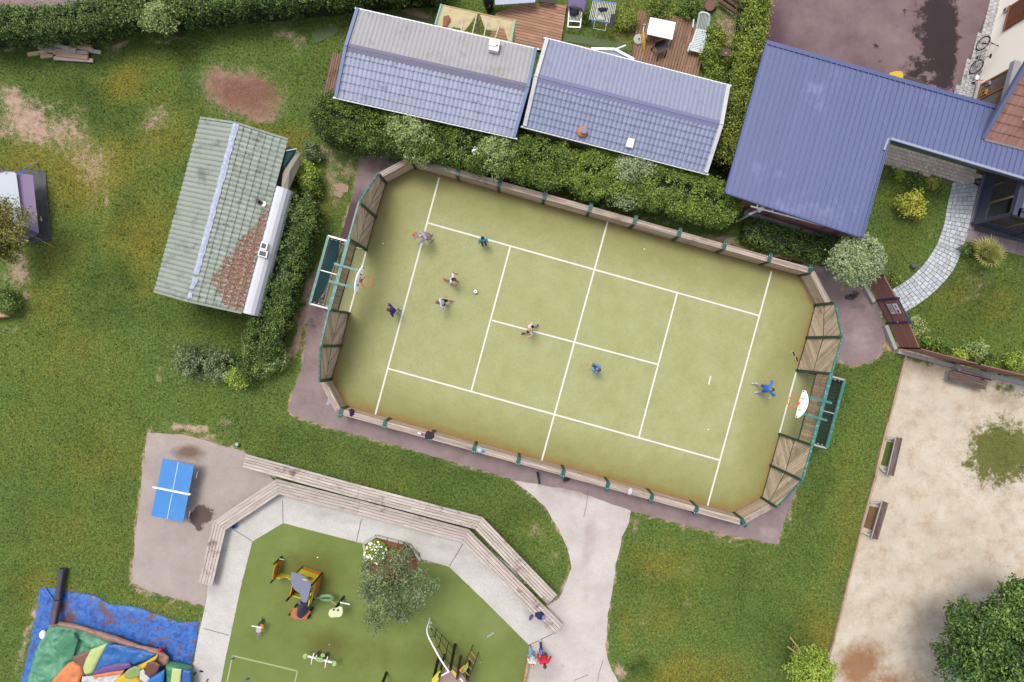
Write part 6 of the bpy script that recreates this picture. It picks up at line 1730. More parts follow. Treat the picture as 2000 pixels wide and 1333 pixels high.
# old bench by the fence
m_oldw = lambda k, a: wood('old_wood_%s' % k, C(92, 74, 68), C(150, 128, 118), a, stain=C(70, 52, 48), rnd=.25)
ob = thing('park_bench', 'old weathered wooden bench with back against the long brown fence', 'bench', P(1880, 735))
fd_ = (P(1918, 745) - P(1840, 724)).normalized(); fnn = Vector((fd_.y, -fd_.x, 0)); fnn = fnn if fnn.y < 0 else -fnn
a0, b0 = P(1842, 728), P(1914, 747)
for k in range(3):
 mb = MB(); o = fnn * (k * .15 - .02); mb.beam(a0 + o + Vector((0, 0, .45)), b0 + o + Vector((0, 0, .45)), .13, .05); mb.build('seat_plank', m_oldw('f', math.atan2(fd_.y, fd_.x)), ob)
for k in range(2):
 mb = MB(); o = -fnn * (.14 + .03 * k); mb.beam(a0 + o + Vector((0, 0, .62 + k * .17)), b0 + o + Vector((0, 0, .62 + k * .17)), .05, .14); mb.build('back_plank', m_oldw('f', math.atan2(fd_.y, fd_.x)), ob)
for s in (.08, .92):
 c = a0.lerp(b0, s); mb = MB(); mb.box(Vector((c.x, c.y, .21)) + fnn * .12, (.12, .42, .42), math.atan2(fd_.y, fd_.x)); mb.build('leg', m_plinth, ob)
 mb = MB(); mb.beam(c - fnn * .12 + Vector((0, 0, .2)), c - fnn * .2 + Vector((0, 0, .85)), .08, .06, up=(1, 0, 0)); mb.build('back_post', m_plinth, ob)
# two sand benches with beams to the edging
def sand_bench(label, p0, p1, f0, f1):
 a, b_ = P(*p0, .45), P(*p1, .45); d = (b_ - a).normalized(); nr = Vector((-d.y, d.x, 0)); nr = nr if nr.x > 0 else -nr
 t = thing('park_bench', label, 'bench', Vector(((a.x + b_.x) / 2, (a.y + b_.y) / 2, 0)), None)
 mw = m_oldw('s', math.atan2(d.y, d.x))
 for k in range(3):
  mb = MB(); o = nr * (.02 + k * .095); mb.beam(a + o + d * random.uniform(-.02, .02), b_ + o, .085, .06); mb.build('seat_plank', mw, t)
 mb = MB(); mb.beam(a - nr * .07 + Vector((0, 0, .02)), b_ - nr * .07 + Vector((0, 0, .02)), .035, .035); mb.build('rail', m_ltgrey, t)
 for s in (.08, .92):
  c = a.lerp(b_, s); mb = MB(); mb.box(Vector((c.x, c.y, .2)) + nr * .1, (.1, .26, .4), math.atan2(d.y, d.x)); mb.build('leg', m_plinth, t)
 for f, s in ((f0, .06), (f1, .96)):
  mb = MB(); mb.beam(P(*f, .1), a.lerp(b_, s) - nr * .05 - Vector((0, 0, .2)), .07, .07); mb.build('tie_beam', m_ltgrey, t)
 return t
sand_bench('dark plank bench on the sand, upper of the two by the wooden edging', (1752, 854), (1735, 928), (1731, 857), (1717, 912))
sand_bench('dark plank bench on the sand, lower of the two by the wooden edging', (1725, 980), (1704, 1052), (1700, 982), (1682, 1038))
o = sheet('bench_turf', XY([(1732, 862), (1745, 866), (1733, 912), (1720, 908)]), .016, m_tstrip, 0, kind='structure'); o = sheet('bench_turf', XY([(1698, 988), (1716, 992), (1703, 1036), (1686, 1030)]), .016, surf_mat('bench_soil', C(122, 92, 62), C(146, 116, 80), C(90, 66, 44)), 0)
# timber edging between lawn and sand
ed = thing('timber_edging', 'low weathered timber edging between the lawn strip and the sand court', 'edging', P(1690, 1000))
el = [(1768, 690), (1745, 778), (1722, 868), (1708, 928), (1688, 1000), (1668, 1086), (1648, 1168), (1628, 1246), (1614, 1290)]
for a, b_ in zip(el, el[1:]):
 A_, B_ = P(*a), P(*b_); n = max(1, round((B_ - A_).length / 1.1)); d = (B_ - A_).normalized()
 for k in range(n):
  mb = MB(); j = random.uniform(-.02, .02); s = Vector((-d.y, d.x, 0)) * j
  mb.beam(A_.lerp(B_, k / n) + s + Vector((0, 0, .05)), A_.lerp(B_, (k + 1) / n - .01) + s + Vector((0, 0, .05)), .09, .14); mb.build('timber', wood('edging_wood', C(170, 138, 106), C(218, 192, 158), math.atan2(d.y, d.x), rnd=.15, stain=C(110, 84, 62)), ed)
# ================================================================== NORTH TERRACES
def deck(label, poly, bdir, bw, m, z=.18, hole=None):
 """boards of a timber deck clipped to its outline"""
 pw = PZ(poly, z); t = thing('timber_deck', label, 'deck', Vector((cen(pw).x, cen(pw).y, 0)))
 d = bdir.normalized(); n_ = Vector((-d.y, d.x, 0)); pr = [p.dot(n_) for p in pw]; dr = [p.dot(d) for p in pw]
 s = min(pr); quad = [(p.x, p.y) for p in pw]
 area = sum(quad[i][0] * quad[(i + 1) % len(quad)][1] - quad[(i + 1) % len(quad)][0] * quad[i][1] for i in range(len(quad)))
 if area < 0: quad = quad[::-1]
 while s < max(pr):
  cuts = [min(dr) - .1 + random.uniform(0, 2.2)]
  while cuts[-1] < max(dr): cuts.append(cuts[-1] + 2.4)
  cuts = [min(dr) - .2] + cuts
  for c0_, c1_ in zip(cuts, cuts[1:]):
   rect = [d * c0_ + n_ * (s + .009), d * (c1_ - .008) + n_ * (s + .009), d * (c1_ - .008) + n_ * (s + bw - .009), d * c0_ + n_ * (s + bw - .009)]
   pc = clip_convex([(p.x, p.y) for p in rect], quad)
   if len(pc) >= 3:
    dz = random.uniform(-.003, .003)
    mb = MB(); mb.prism([Vector((x, y, z + dz)) for x, y in pc], Vector((0, 0, -.03))); mb.build('board', m, t)
  s += bw
 mb = MB(); mb.prism([Vector((p.x, p.y, .02)) for p in (pw if area > 0 else pw[::-1])], Vector((0, 0, z - .07))); mb.build('joists', plain('joist_dark', C(52, 38, 30), .9), t)
 return t
dA_ = dA; m_deckA = wood('deck_red', C(158, 114, 86), C(212, 170, 138), math.atan2(dA.y, dA.x), stain=C(178, 148, 126), rnd=.12)
deck('reddish brown timber deck between the two cabins', [(968, 26), (1020, 6), (1107, 10), (1096, 82), (1066, 100), (1040, 96), (955, 82)], dA, .14, m_deckA)
deck('narrow strip of the reddish deck behind the slate blue cabin', [(1096, 82), (1228, 106), (1222, 124), (1080, 98)], dB, .14, m_deckA)
dn_ = Vector((-dB.y, dB.x, 0)); m_deckB = wood('deck_brown', C(128, 96, 74), C(190, 154, 126), math.atan2(dn_.y, dn_.x), stain=C(90, 62, 46), rnd=.14)
deck('dark brown timber deck with the white table behind the slate blue cabin', [(1247, 20), (1352, 36), (1382, 78), (1362, 152), (1232, 122)], dn_, .14, m_deckB)
m_deckC = wood('deck_grey', C(122, 92, 74), C(170, 140, 120), math.atan2(-dA.x, dA.y), stain=C(96, 72, 58), rnd=.14)
deck('small weathered plank deck at the left end of the long cabin', [(648, 104), (672, 106), (655, 200), (628, 194)], Vector((-dA.y, dA.x, 0)), .11, m_deckC)
# torn shade sail pergola
m_sail = plain('sail_cream', C(222, 206, 160), .85, .1, 3, 50, dirt=C(196, 172, 130), dirt_amt=.3)
pg = thing('pergola', 'small pergola with torn cream fabric behind the long cabin', 'pergola', P(925, 60))
zp = 2.2
for (a, b_) in (((862, 10), (1005, 42)), ((850, 50), (1000, 84))):
 mb = MB(); mb.beam(P(*a, zp), P(*b_, zp), .05, .05); mb.build('beam', wood('pergola_wood', C(196, 164, 112), C(226, 200, 150), 0, rnd=.08), pg)
for a, b_ in (((932, 26), (922, 68)), ((951, 40), (945, 72)), ((976, 48), (966, 78)), ((864, 12), (852, 50)), ((1004, 42), (996, 80)), ((905, 42), (900, 62))):
 mb = MB(); mb.beam(P(*a, zp + .03), P(*b_, zp + .03), .045, .04); mb.build('rafter', plain('rafter_white', C(226, 214, 196), .7), pg)
for p in ((862, 12), (852, 50), (1004, 42), (997, 82), (932, 26)):
 q = P(*p, zp); mb = MB(); mb.beam(q, Vector((q.x, q.y, 0)), .05, .05, up=(1, 0, 0)); mb.build('post', m_white, pg)
for nm, poly in (('fabric', [(862, 9), (931, 25), (928, 32), (918, 46), (908, 58), (902, 60), (898, 54), (884, 52), (878, 60), (851, 52)]), ('fabric', [(937, 27), (1006, 41), (997, 84), (992, 78), (984, 54), (976, 52), (972, 60), (952, 58), (947, 56)])):
 q = PZ(poly, zp + .06); puff(nm, q[::-1], zp + .0, .05, m_sail, pg, .08, .3, .07, 3, kind=None)
mb = MB(); q = PZ([(866, 30), (876, 28), (880, 36), (872, 52), (864, 50)], zp + .16);
o = puff('stain_patch', q[::-1], zp + .075, .03, plain('sail_stain', C(162, 108, 78), .9, .2), pg, .06, .1, .02, 4)
for (a, b_) in (((862, 10), (850, 50)), ((1006, 41), (998, 84))):
 mb = MB(); mb.beam(P(*a, zp + .03), P(*b_, zp + .03), .07, .16); mb.build('edge_band', plain('band_mint', C(140, 206, 180), .6), pg)
# black barbecue, pale blue table top
bb = thing('barbecue', 'round black covered barbecue on the grass by the pergola', 'barbecue', P(955, 18))
mb = MB(); c = P(955, 14, .0); mb.lathe(c, [(.2, 0), (.23, .3), (.27, .6), (.26, .85), (.14, .98), (.03, 1.0)], 16); mb.build('cover', plain('black_cover', C(22, 20, 24), .5, .3), bb)
mb = MB(); mb.lathe(c + Vector((.02, -.22, .0)), [(.12, 0), (.12, .5), (.03, .56)], 10); mb.build('tank', m_black, bb)
mb = MB(); mb.ball(c + Vector((.05, -.25, .6)), .05, 8, 6); mb.build('valve', plain('valve_pink', C(220, 190, 190), .5), bb)
tb = thing('patio_table', 'pale blue plastic table at the top edge beside the reddish deck', 'table', P(1005, 0))
q = [P(965, -14, .74), P(1050, -18, .74), P(1045, 5, .74), P(967, 10, .74)]
mb = MB(); mb.prism(q, Vector((0, 0, -.035))); mb.build('tabletop', plain('table_pale_blue', C(176, 186, 216), .4), tb)
for p in q:
 c = p.lerp(cen(q), .12); mb = MB(); mb.tube([Vector((c.x, c.y, 0)), Vector((c.x, c.y, .7))], .025, 7); mb.build('leg', m_galv, tb)
# plant pots / bench at deck top
ch = thing('garden_bench', 'dark wooden bench end at the top of the reddish deck', 'bench', P(1068, 2))
mb = MB(); mb.beam(P(1052, -2, .45), P(1085, 2, .45), .3, .05); mb.build('seat', plain('dark_wood', C(70, 54, 50), .7), ch)
for u in (1056, 1081):
 mb = MB(); p = P(u, 3, .22); mb.beam(Vector((p.x, p.y, 0)), Vector((p.x, p.y, .43)), .05, .05, up=(1, 0, 0)); mb.build('leg', plain('dark_wood', C(70, 54, 50), .7), ch)
# slatted lounger with a lilac towel; laundry rack
def rod(mb, a, b_, r=.012, n=6): mb.tube([a, b_], r, n)
lg = thing('folding_lounger', 'white slatted folding chair holding a lilac towel by the reddish deck', 'chair', P(1122, 30))
c0_ = [P(1112, 14, .45), P(1137, 18, .45), P(1133, 54, .35), P(1109, 53, .35)]
for a, b_ in ((c0_[0], c0_[3]), (c0_[1], c0_[2]), (c0_[2], c0_[3]), (c0_[0].lerp(c0_[3], .7), c0_[1].lerp(c0_[2], .7))):
 mb = MB(); mb.beam(a, b_, .05, .04); mb.build('frame', m_white, lg)
for k in range(9):
 s = (k + .5) / 9; mb = MB(); mb.beam(c0_[0].lerp(c0_[1], s), c0_[0].lerp(c0_[3], .7).lerp(c0_[1].lerp(c0_[2], .7), s), .016, .02); mb.build('slat', m_white, lg)
for p in c0_:
 mb = MB(); mb.beam(Vector((p.x, p.y, 0)), p, .035, .035, up=(1, 0, 0)); mb.build('leg', m_white, lg)
def cloth(name, label, poly, z, h, m, cat, wr=.04, cell=.06, soft=.15, seed=1):
 q = PZ(poly, z); ar = sum(q[i].x * q[(i + 1) % len(q)].y - q[(i + 1) % len(q)].x * q[i].y for i in range(len(q)))
 if ar < 0: q = q[::-1]
 o = puff(name, q, z, h, m, None, cell, soft, wr, seed, origin=Vector((cen(q).x, cen(q).y, z)))
 sm = o.modifiers.new('thick', 'SOLIDIFY'); sm.thickness = .012; sm.offset = 1
 return tag(o, label, cat)
m_lilac = plain('towel_lilac', C(128, 112, 156), .9, .15, 6, 60); m_navy = plain('cloth_navy', C(34, 30, 56), .9, .2, 6, 60); m_cloud = plain('cloth_cream', C(222, 214, 196), .9, .1)
cloth('towel', 'lilac towel hanging over the head of the white slatted chair', [(1109, -6), (1143, -6), (1145, 8), (1141, 28), (1138, 20), (1130, 16), (1116, 14), (1109, 18)], .6, .06, m_lilac, 'towel')
cloth('laundry', 'dark navy cloth bundled on the white slatted chair', [(1113, 16), (1130, 19), (1129, 28), (1120, 32), (1112, 28)], .5, .07, m_navy, 'cloth')
lr = thing('laundry_rack', 'folding laundry rack with blue ends and white bars on the grass', 'rack', P(1176, 25))
c1_ = [P(1158, 1, .85), P(1204, 7, .85), P(1197, 46, .85), P(1150, 38, .85)]
m_bluep = plain('rack_blue', C(78, 140, 214), .4, .05)
for a, b_ in ((c1_[0], c1_[1]), (c1_[3], c1_[2])):
 mb = MB(); mb.beam(a, b_, .045, .04); mb.build('end_bar', m_bluep, lr)
for k in range(15):
 s = (k + .3) / 14.6; mb = MB(); rod(mb, c1_[0].lerp(c1_[1], s), c1_[3].lerp(c1_[2], s), .01); mb.build('bar', m_white, lr)
for (a, b_, c) in ((c1_[0].lerp(c1_[1], .25), P(1159, 56, .02), P(1182, 60, .02)), (c1_[0].lerp(c1_[1], .72), P(1186, 40, .02), P(1182, 60, .02))):
 mb = MB(); mb.tube([a, b_, c], .016, 6); mb.build('leg', m_white, lr)
for s in (.2, .78):
 p = c1_[3].lerp(c1_[2], s); mb = MB(); mb.tube([p, Vector((p.x, p.y + .3, .02))], .016, 6); mb.build('leg', m_white, lr)
cloth('laundry', 'navy garment drying in the middle of the laundry rack', [(1167, 17), (1176, 15), (1188, 17), (1185, 22), (1172, 24)], .87, .03, m_navy, 'cloth')
cloth('laundry', 'cream garment drying at the lower edge of the laundry rack', [(1166, 34), (1172, 30), (1178, 34), (1183, 40), (1176, 41), (1166, 39)], .87, .05, m_cloud, 'cloth')
cloth('laundry', 'dark garment hanging over the right end of the laundry rack', [(1193, 28), (1200, 28), (1200, 44), (1194, 57), (1191, 44)], .87, .03, plain('cloth_plum', C(66, 58, 78), .9), 'cloth')
cloth('napkin', 'small white cloth dropped on the grass by the laundry rack', [(1206, 31), (1212, 31), (1211, 34), (1206, 34)], .03, .02, m_cloud, 'cloth')
# white table, parasol, base, bottle, chair, lounger
wt = thing('patio_table', 'white rectangular table on the dark brown deck', 'table', P(1292, 56))
q = [P(1270, 34, .74), P(1320, 44, .74), P(1313, 78, .74), P(1263, 67, .74)]
mb = MB(); mb.prism(q, Vector((0, 0, -.03))); mb.build('tabletop', m_white, wt)
for p in q:
 c = p.lerp(cen(q), .1); mb = MB(); mb.beam(Vector((c.x, c.y, .18)), Vector((c.x, c.y, .71)), .05, .05, up=(1, 0, 0)); mb.build('leg', m_white, wt)
pb = thing('weight_disc', 'round pale concrete weight with a socket on the dark brown deck', 'weight', P(1247, 78, .18))
mb = MB(); c = P(1247, 78, .18); mb.lathe(c, [(.25, 0), (.25, .05), (.2, .08), (.05, .09)], 24); mb.build('disc', plain('base_grey', C(200, 206, 200), .7, .1), pb)
mb = MB(); mb.lathe(c + Vector((0, 0, .09)), [(.035, 0), (.035, .18)], 10); mb.build('socket', m_galv, pb)
pp = thing('parasol', 'closed yellow parasol lying on the dark brown deck', 'parasol', P(1258, 85, .18))
m_yel = plain('parasol_yellow', C(236, 186, 70), .8, .12, 8, 60)
a, b_ = P(1256, 66, .28), P(1259, 104, .25); dv = (b_ - a).normalized(); s_ = Vector((-dv.y, dv.x, 0))
mb = MB(); mb.tube([a, a.lerp(b_, .2), a.lerp(b_, .6), b_], [.10, .12, .075, .015], 9); mb.build('canopy', m_yel, pp)
for k in (-.6, 0, .6):
 mb = MB(); mb.tube([a + s_ * .1 * k + Vector((0, 0, .09)), a.lerp(b_, .5) + s_ * .07 * k + Vector((0, 0, .085)), b_ + Vector((0, 0, .02))], [.016, .014, .006], 5); mb.build('fold', plain('parasol_ochre', C(206, 150, 50), .8), pp)
mb = MB(); mb.tube([P(1258, 49, .26), a], .016, 7); mb.build('pole', m_white, pp)
mb = MB(); mb.box(P(1258, 49, .28), (.09, .08, .06), 0); mb.build('handle', plain('handle_lilac', C(206, 200, 226), .5), pp)
bt = thing('bottle', 'plastic bottle with red label standing on the dark brown deck', 'bottle', P(1272, 97, .18))
c = P(1272, 97, .19); dv = Vector((.1, -1, 0)).normalized()
mb = MB(); mb.lathe(c, [(.04, 0), (.045, .08), (.045, .2), (.016, .28), (.016, .31)], 12); mb.build('body', plain('cola_clear', C(180, 160, 160), .2), bt)
mb = MB(); mb.lathe(c + Vector((0, 0, .09)), [(.0465, 0), (.0465, .09)], 12); mb.build('label', plain('label_red', C(206, 40, 46), .4), bt)
mb = MB(); mb.lathe(c + Vector((0, 0, .305)), [(.02, 0), (.02, .025)], 10); mb.build('cap', plain('label_red', C(206, 40, 46), .4), bt)
dc = thing('garden_chair', 'small dark folding chair facing the white table on the deck', 'chair', P(1290, 96))
q = [P(1278, 90, .62), P(1298, 84, .62), P(1303, 98, .62), P(1288, 104, .62)]
m_dk = plain('chair_anthracite', C(62, 58, 70), .6, .15)
mb = MB(); mb.prism(q, Vector((0, 0, -.025))); mb.build('seat', m_dk, dc)
mb = MB(); a, b_ = q[0], q[1]; n_ = Vector((0, 0, .42)); mb.hexa([a, b_, b_ + Vector((0, .02, 0)), a + Vector((0, .02, 0)), a + n_, b_ + n_, b_ + n_ + Vector((0, .02, 0)), a + n_ + Vector((0, .02, 0))]); mb.build('backrest', m_dk, dc)
for p, o in zip(q, ((-.02, .02), (.02, .02), (.0, -.16), (-.04, -.18))):
 mb = MB(); mb.beam(p, Vector((p.x + o[0], p.y + o[1], .18)), .035, .035, up=(1, 0, 0)); mb.build('leg', m_black, dc)
wl_ = thing('sun_lounger', 'white slatted plastic sun lounger at the right end of the dark brown deck', 'lounger', P(1365, 66))
m_lw = plain('lounger_white', C(236, 248, 248), .4, .06)
f0, f1 = P(1364, 104, .5), P(1347, 98, .5)
hd = [P(1360, 58, .5), P(1382, 62, .5)]; ft = [P(1347, 98, .48), P(1370, 104, .48)]
for a, b_ in ((hd[0], ft[0]), (hd[1], ft[1])):
 mb = MB(); mb.beam(a, b_, .07, .09); mb.build('side_rail', m_lw, wl_)
for k in range(13):
 s = (k + .3) / 12.6; mb = MB(); mb.beam(hd[0].lerp(ft[0], s), hd[1].lerp(ft[1], s), .085 if k in (0, 12) else .065, .03); mb.build('slat', m_lw, wl_)
bt_ = [P(1366, 27, .95), P(1386, 31, .95)]
for a, b_ in ((hd[0], bt_[0]), (hd[1], bt_[1])):
 mb = MB(); mb.beam(a, b_, .07, .06); mb.build('back_rail', m_lw, wl_)
mb = MB(); mb.tube([bt_[0], bt_[0].lerp(bt_[1], .25) + Vector((0, .07, .02)), bt_[0].lerp(bt_[1], .75) + Vector((0, .07, .02)), bt_[1]], .05, 7); mb.build('back_top', m_lw, wl_)
for k in range(7):
 s = (k + .8) / 7.6; mb = MB(); mb.beam(hd[0].lerp(hd[1], s), bt_[0].lerp(bt_[1], s) + Vector((0, .04, 0)), .035, .03); mb.build('back_slat', m_lw, wl_)
mb = MB(); mb.beam(hd[0], hd[1], .1, .05); mb.build('hinge_bar', m_lw, wl_)
for a, b_ in (((1355, 38), (1353, 54)), ((1379, 60), (1374, 80)), ((1349, 84), (1343, 100))):
 mb = MB(); mb.beam(P(*a, .62), P(*b_, .58), .06, .04); mb.build('armrest', m_lw, wl_)
for p in hd + ft:
 mb = MB(); mb.beam(Vector((p.x, p.y, .18)), p, .07, .07, up=(1, 0, 0)); mb.build('leg', m_lw, wl_)
tr_ = thing('tray', 'small brown metal tray on a stand between laurels and the tall hedge', 'tray', P(1418, 103))
mb = MB(); c = P(1418, 103, .9); mb.box(c, (.4, .36, .04), -.1); mb.build('plate', plain('tray_brown', C(92, 76, 72), .6, .2), tr_)
mb = MB(); mb.ball(c + Vector((0, -.05, .03)), (.07, .06, .03), 8, 5); mb.build('ember', plain('ember_orange', C(226, 140, 90), .7), tr_)
mb = MB(); mb.beam(Vector((c.x, c.y, 0)), c, .07, .07, up=(1, 0, 0)); mb.build('stand', m_black, tr_)
st = thing('tree_stump', 'brown tree stump beside the tall hedge at the top edge', 'stump', P(1386, 12))
mb = MB(); mb.lathe(P(1386, 12, 0), [(.34, 0), (.29, .1), (.27, .3)], 14); mb.build('trunk', m_bark, st)
mb = MB(); mb.lathe(P(1386, 12, .3), [(.25, 0), (.25, .012)], 14); mb.build('cut_face', plain('stump_face', C(140, 104, 88), .9, .2, 10), st)
for k, (a, b_) in enumerate((((1412, -6), (1450, 20)), ((1418, -10), (1456, 12)), ((1405, 2), (1445, 30)))):
 mb = MB(); mb.tube([P(*a, .12 + .1 * k), P(*b_, .12 + .1 * k)], .1, 9); o = mb.build('log', m_bark, None, P(*a, 0)); tag(o, ('lowest', 'middle', 'topmost')[k] + ' brown log of the small stack beside the tall hedge', 'log', 'logs stacked at the top edge')
# timber pile on the left lawn
pl_ = [((75, 92), (126, 102), .16), ((92, 84), (148, 99), .3), ((128, 84), (160, 84), .1), ((128, 91), (180, 93), .14), ((88, 98), (172, 104), .2), ((89, 102), (120, 105), .1), ((110, 106), (172, 113), .22), ((106, 114), (182, 119), .12),
  ((55, 107), (88, 102), .1), ((80, 111), (104, 108), .1), ((160, 97), (197, 103), .1), ((150, 93), (182, 98), .16)]
for k, (a, b_, z) in enumerate(pl_):
 mb = MB(); A_, B_ = P(*a, z), P(*b_, z); mb.beam(A_, B_, .17 if k % 3 else .2, .09)
 dd = (B_ - A_); ends = ('short grey', 'long brown', 'broad grey')[k % 3]
 o = mb.build('timber', wood('pile_wood_%d' % (k % 3), (C(214, 172, 138), C(206, 186, 182), C(230, 196, 156))[k % 3], (C(246, 212, 176), C(246, 232, 226), C(250, 226, 192))[k % 3], math.atan2(dd.y, dd.x), rnd=.1), None, Vector(((A_.x + B_.x) / 2, (A_.y + B_.y) / 2, 0)))
 tag(o, ['top left slanting beam of the timber pile', 'steep thin beam crossing the top of the timber pile', 'short grey plank at the hedge side of the timber pile', 'grey plank second from the hedge in the timber pile', 'long pale beam across the middle of the timber pile', 'short beam at the left middle of the timber pile',
   'broad grey beam below the middle of the timber pile', 'lowest long plank of the timber pile, nearest the lawn', 'loose plank sticking out at the far left of the timber pile', 'loose short plank at the lower left of the timber pile', 'plank sticking out at the far right of the timber pile', 'grey plank at the upper right of the timber pile'][k], 'timber', 'timbers piled on the lawn by the hedge')
# ================================================================== TENT AT THE LEFT EDGE
te = thing('tent', 'lilac and white tent cut by the left edge', 'tent', P(20, 390))
m_tl = plain('tent_lilac', C(170, 148, 188), .8, .1, 2, 40); m_tw = plain('tent_white', C(222, 230, 240), .7, .06); m_tb = plain('tent_blue', C(36, 110, 190), .6)
q = [P(30, 338, 1.3), P(64, 342, 1.0), P(76, 456, .85), P(44, 443, 1.15)]
mb = MB(); mb.add([q[0], q[1], q[2], q[3]], [(0, 1, 2, 3)]); mb.add([p + Vector((-.02, 0, -.03)) for p in q], [(3, 2, 1, 0)]); mb.build('side_panel', m_tl, te)
mb = MB(); q2 = [P(-60, 330, 1.7), P(31, 337, 1.42), P(45, 444, 1.22), P(-60, 420, 1.6)]; mb.prism(q2, Vector((0, 0, -.03))); mb.build('roof_panel', m_tw, te)
mb = MB(); mb.prism([P(-60, 420, 1.6), P(45, 444, 1.22), P(76, 457, .3), P(40, 474, .1), P(-60, 450, .1)], Vector((0, 0, -.02))); mb.build('end_panel', plain('tent_plum', C(150, 128, 154), .8, .15), te)
for a, b_, m_ in (((22, 435, 1.35), (72, 455, .5), m_tb), ((-20, 334, 1.7), (48, 338, 1.1), m_tb)):
 mb = MB(); mb.beam(P(*a) + Vector((0, 0, .03)), P(*b_) + Vector((0, 0, .03)), .07, .03); mb.build('pole_sleeve', m_, te)
mb = MB(); mb.beam(P(35, 419, 1.36), P(40, 438, 1.3), .05, .03); mb.build('orange_tab', plain('tab_orange', C(236, 120, 50), .6), te)
for a in ((6, 335, 1.62), (30, 336, 1.45), (45, 447, 1.1), (69, 399, .5), (80, 460, .12)):
 mb = MB(); mb.box(P(*a), (.1, .06, .04), .3); mb.build('red_clip', plain('clip_red', C(196, 40, 50), .5), te)
cloth('ground_sheet', 'dark grey groundsheet spread under the edge of the lilac tent', [(40, 328), (90, 336), (94, 390), (101, 468), (60, 478), (30, 470), (40, 440)], .02, .05, plain('sheet_grey', C(78, 80, 82), .6, .3, 3, 30), 'groundsheet', .04, .1, .3)
mb = MB(); rod(mb, P(15, 435, 1.1), P(107, 484, .02), .012); o = mb.build('guy_rope', m_ltgrey, None, P(107, 484)); tag(o, 'white guy rope running from the lilac tent to the lawn', 'rope')
mb = MB(); mb.beam(P(50, 322, .6), P(75, 318, .02), .03, .02); rod(mb, P(45, 330, .9), P(76, 314, .02), .012); o = mb.build('guy_rope', m_ltgrey, None, P(76, 314)); tag(o, 'white guy rope at the upper corner of the lilac tent', 'rope')
bx = thing('wooden_box', 'corner of an open wooden box at the left edge below the round bush', 'box', P(5, 615))
for a, b_ in (((-30, 604), (24, 616)), ((-30, 624), (24, 618))):
 mb = MB(); mb.beam(P(*a, .2), P(*b_, .2), .05, .4); mb.build('side', wood('crate_wood', C(140, 92, 62), C(196, 150, 108), .2, rnd=.1), bx)
mb = MB(); mb.prism([P(-30, 606, .3), P(18, 616, .3), P(18, 620, .3), P(-30, 622, .3)], Vector((0, 0, -.03))); mb.build('lid', wood('crate_lid', C(206, 170, 130), C(226, 194, 156), .2), bx)
# ================================================================== BLUE TARPAULIN, FOLDED BOUNCY CASTLE, BLOWER TUBE
m, nt, b = base_mat('tarp_blue'); pos = geo(nt)
n1 = noise(nt, 3.2, 6, pos, .72); n2 = noise(nt, .95, 7, pos, .72); n1.inputs['Distortion'].default_value = 1.2; n2.inputs['Distortion'].default_value = .8; n3 = noise(nt, 10, 4, pos, .7)
c = mix(nt, ramp(nt, n1.outputs[0], .38, .56).outputs[0], C(28, 78, 166), C(66, 126, 212))
c = mix(nt, math_(nt, 'MULTIPLY', ramp(nt, n2.outputs[0], .535, .58).outputs[0], .9), c, C(122, 84, 76))
c = mix(nt, math_(nt, 'MULTIPLY', ramp(nt, n3.outputs[0], .6, .68).outputs[0], .35), c, C(130, 160, 206))
nt.links.new(c, b.inputs['Base Color']); b.inputs['Roughness'].default_value = .35; m_tarp = m
TARP = [(80, 1150), (103, 1147), (130, 1154), (185, 1164), (215, 1180), (270, 1187), (308, 1200), (350, 1214), (390, 1214), (385, 1250), (372, 1298), (365, 1340), (365, 1400), (20, 1400), (45, 1320), (62, 1245), (72, 1195)]
tw = [(p.x, p.y) for p in XY(TARP)]
def tz(x, y):
 r_ = np.abs(fbm(x, y, 1.6, 3, 4) - .5) * 2
 rad = np.abs(np.sin(np.arctan2(y + 13.1, x + 19.0) * 24 + fbm(x, y, 1, 2) * 5)) * np.exp(-np.hypot(x + 18.6, y + 13.4) / .9)
 return .03 + np.clip(edge_dist(tw, x, y) / .2, 0, 1) * (.03 * fbm(x, y, 2.5, 2) + .05 * np.clip(.3 - r_, 0, 1) + .03 * rad + .05 * np.exp(-((x + 20.45 - (y + 13) * .06) / .07) ** 2))
q = XY(TARP); ar = sum(q[i].x * q[(i + 1) % len(q)].y - q[(i + 1) % len(q)].x * q[i].y for i in range(len(q)))
q = rough_poly(q if ar > 0 else q[::-1], .25, .05, 8)
o = sheet('tarpaulin', q, .03, m_tarp, .1, kind=None, zf=tz, smooth=True, origin=cen(q)); tag(o, 'muddy blue tarpaulin spread on the lawn under the deflated castle', 'tarpaulin')
cs = thing('bouncy_castle', 'deflated multicoloured bouncy castle heaped on the blue tarpaulin', 'inflatable', P(230, 1330))
def fab(nm, col, poly, z0, h, soft, wr, seed, wsc=1.6, rough=.5, cell=.1, lift=None):
 q = PZ(poly, z0 + h * .5); ar = sum(q[i].x * q[(i + 1) % len(q)].y - q[(i + 1) % len(q)].x * q[i].y for i in range(len(q)))
 q = q if ar > 0 else q[::-1]
 return puff(nm, q, z0, h * .6, plain('pvc_%s' % nm, col, rough, .08, 2, 30, dirt=mul(col, .7), dirt_amt=.25, dscale=1.2), cs, .07, soft * .6, wr * 1.3, seed, wsc=wsc * 1.3, lift=lift)
GR = [(96, 1218), (118, 1221), (140, 1226), (170, 1240), (215, 1256), (240, 1290), (230, 1345), (225, 1400), (40, 1400), (48, 1330), (62, 1280), (78, 1245)]
fab('green_fabric', C(98, 168, 130), GR, .06, .5, .55, .16, 4)
fab('green_fold', C(74, 146, 108), [(130, 1238), (142, 1236), (150, 1252), (140, 1290), (118, 1280), (102, 1268), (112, 1258)], .46, .14, .25, .06, 8)
